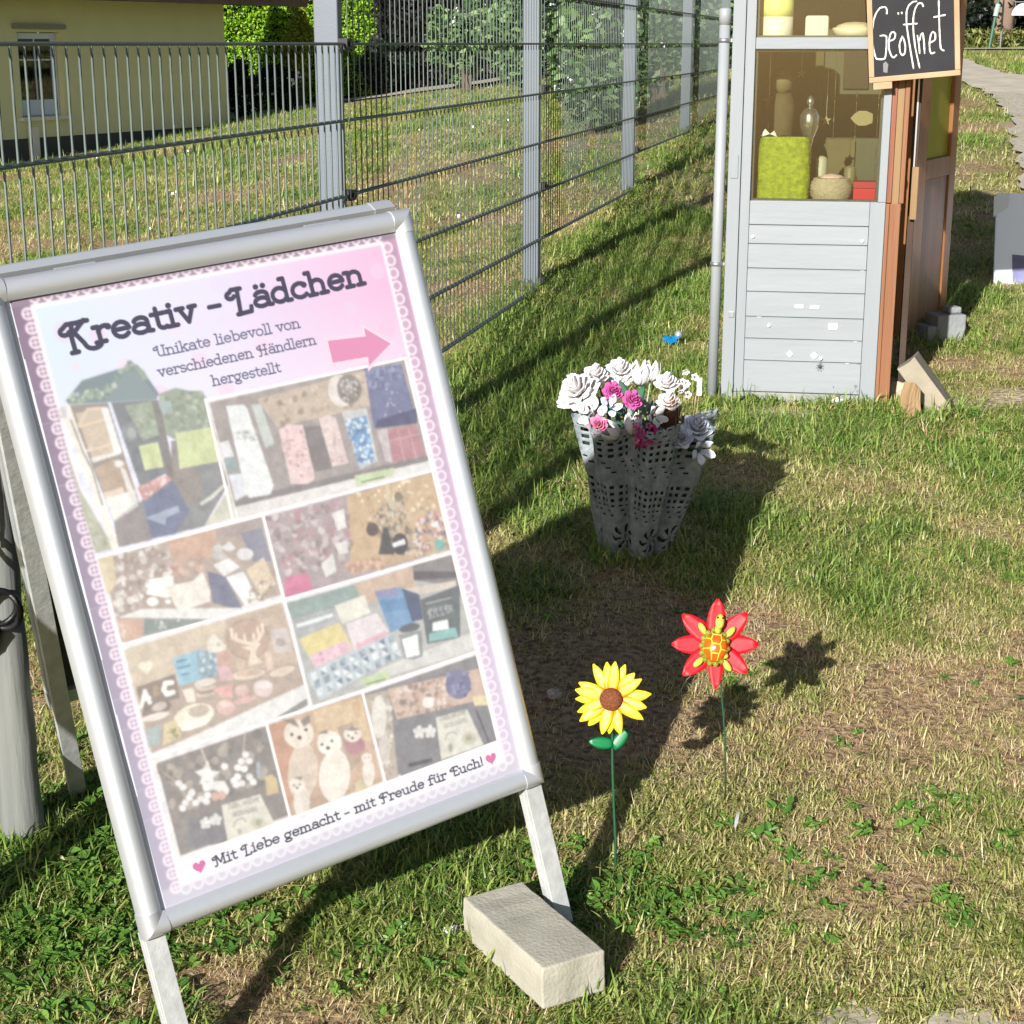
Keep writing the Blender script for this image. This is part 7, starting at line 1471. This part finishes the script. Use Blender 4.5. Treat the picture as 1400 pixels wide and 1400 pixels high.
def bloom(kind, x, y, z, r, m, label, group=None, tiltv=(0, -.5, .8), name='cloth_flower'):
    base = pc+Vector((x*.45, y*.45, .27)); top = pc+Vector((x, y, z))
    t = empty(name, base, 0, label, 'flower', group); M = Matrix.Translation(top-base) @ Vector((0, 0, 1)).rotation_difference(Vector(tiltv)).to_matrix().to_4x4()
    q = MB()
    if kind == 'rose':
        for ly in range(5):
            nn = 3+ly
            for i in range(nn): cup(q, (0, 0, -.1*r*ly), r*(.3+.17*ly), 6.283*i/nn+ly*.8, .25+.17*ly, r*(1.0+.12*ly), r*(1.1-.07*ly), M)
    elif kind == 'peony':
        for ly in range(6):
            nn = 4+ly*2
            for i in range(nn): cup(q, (0, 0, -.07*r*ly), r*(.25+.15*ly), 6.283*i/nn+ly*.5+random.uniform(-.1, .1), .2+.24*ly+random.uniform(-.06, .06), r*.8, r*random.uniform(.85, 1.1), M)
    elif kind == 'tulip':
        for i in range(6):
            a = 6.283*i/6; vs = []
            for k in range(6):
                f = k/5
                for j in range(5):
                    g_ = (j/4-.5)*1.25*math.sin(math.pi*(.25+.72*f)); rr = r*(.3+.75*math.sin(math.pi*(.12+.62*f)))*(1-.05*(i % 2)); vs.append(M @ Vector((rr*math.cos(a+g_), rr*math.sin(a+g_), (f-.35)*r*2.3)))
            q.add(vs, [(k*5+j, k*5+j+1, k*5+j+6, k*5+j+5) for k in range(5) for j in range(4)])
    elif kind == 'lily':
        for i in range(5):
            cup(q, (0, 0, 0), r*1.0, 6.283*i/5, .85, r*1.1, r*1.1, M)
        cup(q, (0, 0, .1*r), r*.35, 0, .2, r*1.6, r*.8, M)
    elif kind == 'spray':
        for i in range(9):
            a = rng.normal(size=3)*r*.45; Mi = M @ Matrix.Translation(Vector(a)) @ Matrix.Rotation(random.uniform(0, 3), 4, 'X')
            for k in range(5): cup(q, (0, 0, 0), r*.34, 1.257*k, .9, r*.5, r*.35, Mi, 3)
    o = q.build('blossom', m, t, smooth=True); solid(o, .0008)
    q = MB(); q.tube([(0, 0, 0), tuple((top-base)*.5+Vector((0, .008, .01))), tuple((top-base)*.97)], .0022, 6); q.build('stalk', m_stalk if kind == 'tulip' else m_grn, t, smooth=True)
    return t
# scale near planter about 525 px per metre; x right, z up, y negative = nearer
bloom('peony', -.155, -.03, .430, .052, m_clothw, 'largest white ruffled cloth flower at the left of the bouquet', tiltv=(-.5, -.5, .8))
bloom('rose', -.105, .03, .455, .036, m_clothw, 'white cloth rose right beside the largest ruffled flower at the top left')
bloom('peony', -.040, .06, .462, .038, m_clothw, 'white cloth flower at the top of the bouquet behind the upper pink rose')
bloom('tulip', .012, .05, .448, .026, m_clothw, 'upright white tulip at the top middle of the bouquet', tiltv=(0, -.15, 1))
bloom('tulip', .040, .06, .452, .022, m_clothw, 'smaller upright white tulip right of the tallest tulip', tiltv=(.1, -.1, 1))
bloom('rose', .078, .03, .435, .034, m_clothw, 'white cloth rose at the top right of the bouquet')
bloom('spray', .118, .05, .435, .030, m_clothw, 'spray of tiny white blossoms at the upper right rim of the bouquet')
bloom('rose', .080, -.01, .395, .032, m_clothw, 'white cloth rose below the top right rose')
bloom('lily', .040, -.05, .365, .030, m_clothw, 'white trumpet flower turned down to the right in the bouquet centre', tiltv=(.4, -.8, .2))
bloom('lily', -.115, -.07, .375, .042, m_clothw, 'flat white cloth flower under the largest ruffled flower', tiltv=(-.2, -.8, .4))
bloom('lily', -.075, -.085, .395, .030, m_clothb, 'white petals between the three pink roses', tiltv=(.1, -.9, .5))
bloom('tulip', -.070, -.115, .340, .024, m_clothw, 'white tulip bud beside the lower left pink rose', tiltv=(-.7, -.5, .5))
bloom('tulip', -.018, -.11, .352, .022, m_clothw, 'upright white tulip bud at the front middle rim of the planter', tiltv=(0, -.2, 1))
bloom('rose', -.067, -.075, .435, .026, m_pink, 'bright pink cloth rose, the highest of the pink ones', tiltv=(.1, -.8, .5))
bloom('rose', -.018, -.08, .414, .026, m_pink, 'bright pink cloth rose in the middle of the bouquet', tiltv=(.2, -.8, .5))
bloom('rose', -.105, -.115, .358, .026, m_pinkp, 'pale pink cloth rose at the lower left of the bouquet', tiltv=(-.2, -.8, .5))
bloom('spray', .018, -.158, .330, .042, m_mag, 'cluster of dark magenta blossoms at the front rim of the planter')
bloom('spray', -.006, -.145, .356, .026, m_pinkp, 'small pale pink blossoms above the magenta cluster')
bloom('rose', .145, -.085, .345, .040, m_clothb, 'large bluish white cloth flower at the right rim of the planter', tiltv=(.1, -.6, .7))
bloom('rose', .105, -.115, .325, .030, m_clothb, 'bluish white cloth flower drooping over the front right rim', tiltv=(-.2, -.8, .5))
bloom('lily', .150, -.115, .295, .034, m_clothb, 'pale blue white petals hanging down the right side of the lace', tiltv=(.3, -.8, -.1))
bloom('spray', .178, -.04, .335, .028, m_clothw, 'spray of small pale blossoms at the far right rim of the planter')
t = empty('cloth_leaf_spray', pc+Vector((-.03, -.06, .29)), 0, 'dark green cloth leaves among the pink roses', 'leaf spray'); 
for i, (x, z, a) in enumerate(((-.03, .085, 60), (.0, .12, 20), (.03, .11, -30), (-.02, .06, 100), (.012, .055, -80))):
    q = MB(); petal(q, 0, 0, .055, .014, Matrix.Translation((x*.5, -.02, z)) @ facing((0, -.9, .4)) @ Matrix.Rotation(R(a), 4, 'Z'), lift=.005); solid(q.build('leaf', m_grn, t, smooth=True))
q = MB(); q.tube([(0, 0, -.02), (0, 0, .1)], .002, 5); q.build('stalk', m_grn, t)
o = MB().box((-.006, -.001, 0), (.006, .001, .045)).build('white_tag', m_sw); o.location = pc+Vector((.160, .02, .405)); tag(o, 'narrow upright white tag sticking out at the right of the bouquet', 'tag')
q = MB(); q.lathe([(.004, 0), (.02, .02), (.022, .06), (.012, .09), (.003, .11)], 10, wob=.15); q.build('dry_leaf', mat('brown_dry_leaf', '5e3a22', .8, var=.3, vscale=60)); o = C.objects['dry_leaf']; o.location = pc+Vector((.085, -.01, .31)); tag(o, 'brown curled dry leaf between the white flowers on the right', 'leaf')
q = MB()
for i in range(9): q.tube([(i*.006-.02, 0, 0), (i*.007-.024, -.005, .05), (i*.009-.03, -.004, .10+.02*(i % 3))], .0011, 4)
o = q.build('dried_grass_stems', mat('straw_stem', '9c8a68', .9)); o.location = pc+Vector((.115, -.02, .30)); tag(o, 'thin dried stems standing between the dry leaf and the bluish flower', 'stems')

# ================================================================ SMALL THINGS IN THE GRASS
t = empty('plastic_ball', (.60, 6.29, zf(.60, 6.29)+.03), 0, 'small crumpled blue and white plastic toy lying in the grass beyond the bouquet', 'toy')
q = MB()
for i in range(5): a = i*.7+1.6; petal(q, a, .0, .036, .011, facing((-.2, -.7, .6)), lift=.012)
solid(q.build('blue_petal', mat('blue_plastic', '0c6a9c', .35), t, smooth=True))
q = MB(); ell(q, (.028, 0, .012), (.015, .014, .017), Matrix.Identity(4)); q.build('silver_body', mat('crumpled_foil', 'b9bcc0', .25, metal=.6, bump=1, bscale=60), t, smooth=True)
def crumple(name, loc, r, m, label, cat):
    q = MB(); ell(q, (0, 0, 0), (r, r*.8, r*.6), Matrix.Identity(4), 12); o = q.build(name, m)
    for v in o.data.vertices: v.co *= random.uniform(.6, 1.25)
    o.location = loc; return tag(o, label, cat)
crumple('crumpled_foil', (-.099, 2.48, zf(-.099, 2.48)+.012), .013, mat('white_foil', 'd0d0d4', .35, metal=.4), 'crumpled bit of whitish foil in the grass left of the brick', 'foil')
crumple('pebble', (.09, 3.32, zf(.09, 3.32)+.014), .017, mat('grey_pebble', 'a09c98', .9), 'pale pebble lying in the shade behind the board', 'pebble')
crumple('paper_flower', tuple(kl(.378, -.035, .015)), .02, m_sw, 'white flower lying in the grass at the foot of the grey kiosk front', 'flower')
q = MB(); vs = []
for i in range(9): f = i/8; w_ = .0035*math.sin(math.pi*(.1+.85*f)); vs += [(-w_, f*.035, .004*math.sin(f*3)), (w_, f*.035, .004*math.sin(f*3)+.001)]
q.add(vs, [(2*i, 2*i+1, 2*i+3, 2*i+2) for i in range(8)]); o = q.build('feather', mat('grey_white_feather', '8f9094', .8)); solid(o, .0008); o.location = (.402, 2.765, zf(.402, 2.765)+.025); o.rotation_euler = (R(35), 0, R(-20)); tag(o, 'small grey white feather caught in the grass right of the yellow flower stake', 'feather')

for x, y, r_, lab in ((.49, 2.262, .06, 'flat grey stone half buried in the turf at the bottom right of the picture'), (.70, 2.235, .07, 'second flat grey stone sunk in the turf near the bottom right corner')):
    q = MB(); k_ = 14; pts_ = [(r_*math.cos(a)*random.uniform(.8, 1.1)*1.3, r_*math.sin(a)*random.uniform(.8, 1.1)*.8) for a in np.linspace(0, 6.283, k_+1)[:-1]]
    q.add([(a, b_, -.03) for a, b_ in pts_]+[(a*.95, b_*.95, .010+random.uniform(-.003, .003)) for a, b_ in pts_], [tuple(range(k_))[::-1], tuple(range(k_, 2*k_))]+[(i, (i+1) % k_, (i+1) % k_+k_, i+k_) for i in range(k_)])
    o = q.build('sunken_stone', m_conc, bevel=.004); o.location = (x, y, zf(x, y)-.006); tag(o, lab, 'stone')

# ================================================================ GRASS (instanced tufts)
m_g = [leafmat('grass_blade_green', ['586c2e', '7a883e', '9aa058', 'b8b47c'], .45, .3),
       leafmat('grass_blade_yellow_green', ['868a4c', 'a8a462', 'c2ba80', 'd4ca9c'], .5, .3),
       leafmat('grass_blade_straw', ['8c6a4c', 'b0906a', 'ccb48e', 'e2d6bc'], .6, .2),
       leafmat('grass_blade_lush', ['46642a', '648238', '869a4a', 'a6b064'], .4, .3)]
gcol_ = bpy.data.collections.new('grass tufts')
def tuft(cls, nb, R_, Lm, lean, wd):
    vs = []; fs = []
    for b in range(nb):
        r = R_*math.sqrt(random.random()); a = random.uniform(0, 6.283); bx, by = r*math.cos(a), r*math.sin(a); d = random.uniform(0, 6.283)
        L_ = Lm*random.uniform(.45, 1.25); ln = min(1.45, abs(random.gauss(lean, .35))); w_ = wd*random.uniform(.6, 1.2); x, y, z = bx, by, -.004; th = ln*.45
        px2, py2 = -math.sin(d), math.cos(d); tw = random.uniform(-.5, .5); k0 = len(vs); seg = 3
        for s_ in range(seg+1):
            f = s_/seg; ww_ = w_*(1-f**1.6)*.5+.0001
            if s_ < seg: vs += [(x-px2*ww_, y-py2*ww_, z), (x+px2*ww_, y+py2*ww_, z+tw*ww_)]
            else: vs += [(x, y, z)]
            x += math.cos(d)*math.sin(th)*L_/seg; y += math.sin(d)*math.sin(th)*L_/seg; z += math.cos(th)*L_/seg; th = min(1.62, th+ln*.42); d += random.uniform(-.12, .12)
        fs += [(k0, k0+1, k0+3), (k0, k0+3, k0+2), (k0+2, k0+3, k0+5), (k0+2, k0+5, k0+4), (k0+4, k0+5, k0+6)]
    me = bpy.data.meshes.new('grass_tuft'); me.from_pydata(vs, [], fs); me.materials.append(m_g[cls])
    gcol_.objects.link(bpy.data.objects.new('grass_tuft', me))
VAR = [(0, 20, .045, .030, 1.15, .0034), (0, 20, .045, .024, 1.3, .0032), (0, 18, .04, .036, 1.0, .0034),
       (1, 20, .05, .027, 1.25, .0030), (1, 20, .045, .031, 1.2, .0028), (1, 18, .05, .022, 1.4, .0030),
       (2, 18, .05, .032, 1.45, .0018), (2, 20, .055, .026, 1.45, .0016), (2, 14, .05, .040, 1.4, .0020),
       (3, 24, .045, .034, 1.1, .0034), (3, 22, .04, .040, 1.0, .0034), (3, 24, .05, .028, 1.25, .0034)]
for v_ in VAR: tuft(*v_)
# broad leaved weed rosettes
m_weed = leafmat('weed_leaf', ['41642a', '5e8636', '82a24a'], .4, .35)
for kk in range(3):
    vs = []; fs = []
    for b in range(11):
        a = random.uniform(0, 6.283); L_ = random.uniform(.011, .024); w_ = L_*random.uniform(.45, .7); up = random.uniform(.25, 1.0); bx, by = random.uniform(-.02, .02), random.uniform(-.02, .02); k0 = len(vs)
        for s_ in range(5):
            f = s_/4; ww_ = w_*.5*math.sin(math.pi*min(.97, .06+.94*f)); r = L_*f; z = .008+up*r-.9*up*r*f*.6
            vs += [(bx+math.cos(a)*r-math.sin(a)*ww_, by+math.sin(a)*r+math.cos(a)*ww_, z+.003), (bx+math.cos(a)*r, by+math.sin(a)*r, z), (bx+math.cos(a)*r+math.sin(a)*ww_, by+math.sin(a)*r-math.cos(a)*ww_, z+.003)]
        for s_ in range(4):
            for j in range(2): i0 = k0+s_*3+j; fs.append((i0, i0+1, i0+4, i0+3))
    me = bpy.data.meshes.new('weed_rosette'); me.from_pydata(vs, [], fs); me.materials.append(m_weed)
    gcol_.objects.link(bpy.data.objects.new('weed_rosette', me))
# order used by the instance index = alphabetical
names = sorted(o.name for o in gcol_.objects); cls_idx = {c_: [] for c_ in (0, 1, 2, 3, 'w')}
for i, nm in enumerate(names):
    if nm.startswith('weed'): cls_idx['w'].append(i)
    else: cls_idx[m_g.index(gcol_.objects[nm].data.materials[0])].append(i)
Mki = K.inverted(); Mka = np.array(Mki)
PATHP = np.array([(7.8, 30), (5.6, 23), (5.2, 20.1), (5.0, 18.6), (4.9, 17), (5.6, 15.5), (7.5, 13.8), (6.6, 12.4), (4.6, 14.0), (4.15, 15.2), (4.2, 17.0), (4.25, 20), (4.6, 24.5), (6.2, 31)])
def inpoly(x, y, P_):
    ins = np.zeros(x.shape, bool)
    for i in range(len(P_)):
        (xa, ya), (xb, yb) = P_[i-1], P_[i]; ins ^= ((ya > y) != (yb > y)) & (x < (xb-xa)*(y-ya)/(yb-ya+1e-12)+xa)
    return ins
def scatter(name, y0, y1, dens, sc, wl, wr, label, weed=0., clear=.02):
    yy = np.linspace(y0, y1, 60); wid = (yy*wl+.6)+(yy*wr+.7); N = int(dens*(wid[1:]+wid[:-1]).sum()/2*(yy[1]-yy[0]))
    cdf = np.cumsum(wid); cdf = cdf/cdf[-1]; y = np.interp(rng.random(N), cdf, yy); x = -(y*wl+.6)+rng.random(N)*((y*wl+.6)+(y*wr+.7))
    kx = Mka[0, 0]*x+Mka[0, 1]*y+Mka[0, 3]; ky = Mka[1, 0]*x+Mka[1, 1]*y+Mka[1, 3]
    keep = ~((kx > -.03) & (kx < .6) & (ky > -.012) & (ky < .98)) & ~inpoly(x, y, PATHP)
    GP = np.array([(4.15, 15.2), (3.9, 13.6), (3.42, 11.7), (3.02, 10.1), (2.66, 8.6), (3.5, 8.2), (4.0, 9.6), (4.6, 10.8), (5.4, 12.0), (6.6, 12.9)])
    keep &= rng.random(N) > dirt(x, y)*1.25
    keep &= ~(inpoly(x, y, GP) & (rng.random(N) < .86)) & ~((abs(x-.49) < .06) & (abs(y-2.262) < .03) & (rng.random(N) < .75)) & ~((abs(x-.7) < .07) & (abs(y-2.235) < .035) & (rng.random(N) < .7))
    bx = (x-cx)*math.cos(aa)+(y-cy)*math.sin(aa); by = -(x-cx)*math.sin(aa)+(y-cy)*math.cos(aa); keep &= ~((abs(bx) < .122) & (abs(by) < .052))
    keep &= ~(((x-pc.x)**2+(y-pc.y)**2) < .08**2)
    hxx = (x-hc.x)*math.cos(hz)+(y-hc.y)*math.sin(hz); hyy = (-(x-hc.x)*math.sin(hz)+(y-hc.y)*math.cos(hz))*sgn; keep &= ~((hxx > -.3) & (hyy < .0))
    keep &= ~((y > 22.3) & (x < 4))
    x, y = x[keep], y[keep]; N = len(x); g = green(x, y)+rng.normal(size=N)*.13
    # bare patches; the one behind the board added to deepen its shadow
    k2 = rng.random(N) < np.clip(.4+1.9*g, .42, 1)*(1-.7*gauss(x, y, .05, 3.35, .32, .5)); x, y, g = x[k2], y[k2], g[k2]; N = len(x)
    c_ = np.where(g > .74, 3, np.where(g > .44, 0, np.where(g > .24, 1, 2)))
    r_ = rng.random(N); c_ = np.where((r_ < .09), 2, np.where(r_ < .2, 1, c_))
    ix = np.zeros(N, np.int32)
    for k in (0, 1, 2, 3):
        o_ = np.array(cls_idx[k]); m_ = c_ == k; ix[m_] = o_[rng.integers(0, len(o_), m_.sum())]
    wz = gauss(x, y, -.72, 2.62, .28, .35)*.38+gauss(x, y, .17, 2.55, .2, .14)*.22+weed*(vnoise(x, y, .3, 15) > .68)
    m_ = rng.random(N) < wz; ix[m_] = np.array(cls_idx['w'])[rng.integers(0, 3, m_.sum())]
    z = zg(x, y)
    s = sc*(.7+.6*rng.random(N))*(.85+.4*np.clip(g, 0, 1))*(1+.2*gauss(x, y, .0, 7.5, .4, 3.2, -13)+.5*gauss(x, y, .05, 7.3, .12, .5, -13)+.2*gauss(x, y, -.75, 2.7, .3, .4)-.25*(g < .2))
    s[ix >= min(cls_idx['w'])] *= .95
    tx = rng.normal(size=N)*.12; ty = rng.normal(size=N)*.12; tz = rng.random(N)*6.283
    me = bpy.data.meshes.new(name); me.vertices.add(N); me.vertices.foreach_set('co', np.stack([x, y, z], 1).astype(np.float32).ravel())
    a = me.attributes.new('idx', 'INT', 'POINT'); a.data.foreach_set('value', ix)
    a = me.attributes.new('rot', 'FLOAT_VECTOR', 'POINT'); a.data.foreach_set('vector', np.stack([tx, ty, tz], 1).astype(np.float32).ravel())
    a = me.attributes.new('scl', 'FLOAT', 'POINT'); a.data.foreach_set('value', s.astype(np.float32))
    o = bpy.data.objects.new(name, me); C.objects.link(o); tag(o, label, 'grass', kind='stuff')
    md = o.modifiers.new('tufts', 'NODES'); md.node_group = NG; print('grass points', name, N); return o
NG = bpy.data.node_groups.new('tuft_instances', 'GeometryNodeTree')
NG.interface.new_socket('Geometry', in_out='INPUT', socket_type='NodeSocketGeometry'); NG.interface.new_socket('Geometry', in_out='OUTPUT', socket_type='NodeSocketGeometry')
gi_ = NG.nodes.new('NodeGroupInput'); go_ = NG.nodes.new('NodeGroupOutput'); ci = NG.nodes.new('GeometryNodeCollectionInfo'); ci.inputs['Collection'].default_value = gcol_
ci.inputs['Separate Children'].default_value = True; ci.inputs['Reset Children'].default_value = True
ip = NG.nodes.new('GeometryNodeInstanceOnPoints'); ip.inputs['Pick Instance'].default_value = True
def na(nm, ty):
    q = NG.nodes.new('GeometryNodeInputNamedAttribute'); q.data_type = ty; q.inputs['Name'].default_value = nm; return q.outputs['Attribute']
NG.links.new(gi_.outputs[0], ip.inputs['Points']); NG.links.new(ci.outputs[0], ip.inputs['Instance']); NG.links.new(na('idx', 'INT'), ip.inputs['Instance Index'])
NG.links.new(na('rot', 'FLOAT_VECTOR'), ip.inputs['Rotation']); NG.links.new(na('scl', 'FLOAT'), ip.inputs['Scale']); NG.links.new(ip.outputs[0], go_.inputs[0])
scatter('near_grass', 1.7, 4.2, 4200, .88, .33, .33, 'short dry and green grass round the board and the flower stakes', weed=.05)
scatter('middle_grass', 4.2, 9.0, 2000, 1.02, .30, .36, 'mown grass round the planter and the kiosk and inside the fence', weed=.02)
scatter('far_grass', 9.0, 22.0, 160, 1.9, .50, .42, 'mown lawn beyond the fence and behind the kiosk')
# longer blades left standing round feet, brick, planter and kiosk, where the mower does not reach
def ring_pts(cx_, cy_, rx, ry, rot, n_):
    a = rng.random(n_)*6.283; k = 1+rng.random(n_)*.12; c4 = np.maximum(abs(np.cos(a)), abs(np.sin(a))); u = np.cos(a)/c4*rx*k; v = np.sin(a)/c4*ry*k
    return np.stack([cx_+u*math.cos(rot)-v*math.sin(rot), cy_+u*math.sin(rot)+v*math.cos(rot)], 1)
kf = [tuple(kl(x, -.012-.03*random.random())[:2]) for x in np.concatenate([rng.random(26)*.5, .3+rng.random(50)*.25])]
E_ = np.concatenate([ring_pts(cx, cy, .133, .063, aa, 90), ring_pts(pc.x, pc.y, .088, .088, 0, 40), ring_pts(.085, 2.46, .03, .02, .6, 16), ring_pts(-.50, 2.22, .04, .03, .6, 26), ring_pts(-.885, 2.78, .045, .045, 0, 40), ring_pts(-.85, 2.95, .04, .03, 0, 20), ring_pts(1.36, 5.44, .13, .09, 0, 50), ring_pts(1.66, 6.38, .1, .08, 0, 30), np.array(kf)]+[ring_pts(*fpos(k), .05, .06, 0, 30) for k in (1, 2, 3)])
x, y = E_[:, 0], E_[:, 1]; N = len(x); me = bpy.data.meshes.new('edge_grass'); me.vertices.add(N); me.vertices.foreach_set('co', np.stack([x, y, zg(x, y)], 1).astype(np.float32).ravel())
ok_ = np.array(cls_idx[0]+cls_idx[3]+cls_idx[1]); a = me.attributes.new('idx', 'INT', 'POINT'); a.data.foreach_set('value', ok_[rng.integers(0, len(ok_), N)].astype(np.int32))
a = me.attributes.new('rot', 'FLOAT_VECTOR', 'POINT'); a.data.foreach_set('vector', np.stack([rng.normal(size=N)*.2, rng.normal(size=N)*.2, rng.random(N)*6.28], 1).astype(np.float32).ravel())
a = me.attributes.new('scl', 'FLOAT', 'POINT'); a.data.foreach_set('value', (.8+.7*rng.random(N)).astype(np.float32)*np.where(y > 4, 1.4, 1).astype(np.float32))
o = bpy.data.objects.new('edge_grass', me); C.objects.link(o); tag(o, 'longer grass left standing round the brick, the board feet, the planter and the kiosk', 'grass', kind='stuff'); o.modifiers.new('tufts', 'NODES').node_group = NG
# dead leaves and twigs lying about
q = MB()
for i in range(170):
    y = random.uniform(2.0, 6.0); x = random.uniform(-.33*y, .34*y); z = zf(x, y)+random.uniform(.004, .014); r = random.uniform(.004, .010); a = random.uniform(0, 6.28); t_ = random.uniform(-.4, .4)
    c_, s_ = math.cos(a), math.sin(a)
    q.add([(x-c_*r, y-s_*r, z), (x+s_*r*.5, y-c_*r*.5, z+r*t_), (x+c_*r, y+s_*r, z+r*.3), (x-s_*r*.5, y+c_*r*.5, z+r*.4)], [(0, 1, 2, 3)])
for i in range(60):
    y = random.uniform(2.0, 5.5); x = random.uniform(-.33*y, .34*y); z = zf(x, y)+.012; a = random.uniform(0, 6.28); L_ = random.uniform(.02, .06)
    q.tube([(x, y, z), (x+math.cos(a)*L_*.5, y+math.sin(a)*L_*.5, z+.006), (x+math.cos(a+.3)*L_, y+math.sin(a+.3)*L_, z+.002)], .0009, 4)
tag(q.build('lawn_litter', mat('dead_leaf_brown', '5a4028', .9, col2='9c8058', vscale=30)), 'small dead leaves and twigs lying in the grass', 'litter', kind='stuff')
# daisies on the lawn beyond the fence
q = MB()
for i in range(14):
    x = random.uniform(-4, 0); y = random.uniform(8, 17); z = zf(x, y)+.06; r = .009
    q.add([(x+r*math.cos(a), y+r*math.sin(a)*.3, z+r*math.sin(a)) for a in np.linspace(0, 6.283, 7)[:-1]], [tuple(range(6))])
tag(q.build('daisies', m_sw), 'white daisies scattered over the lawn beyond the fence', 'daisies', kind='stuff')
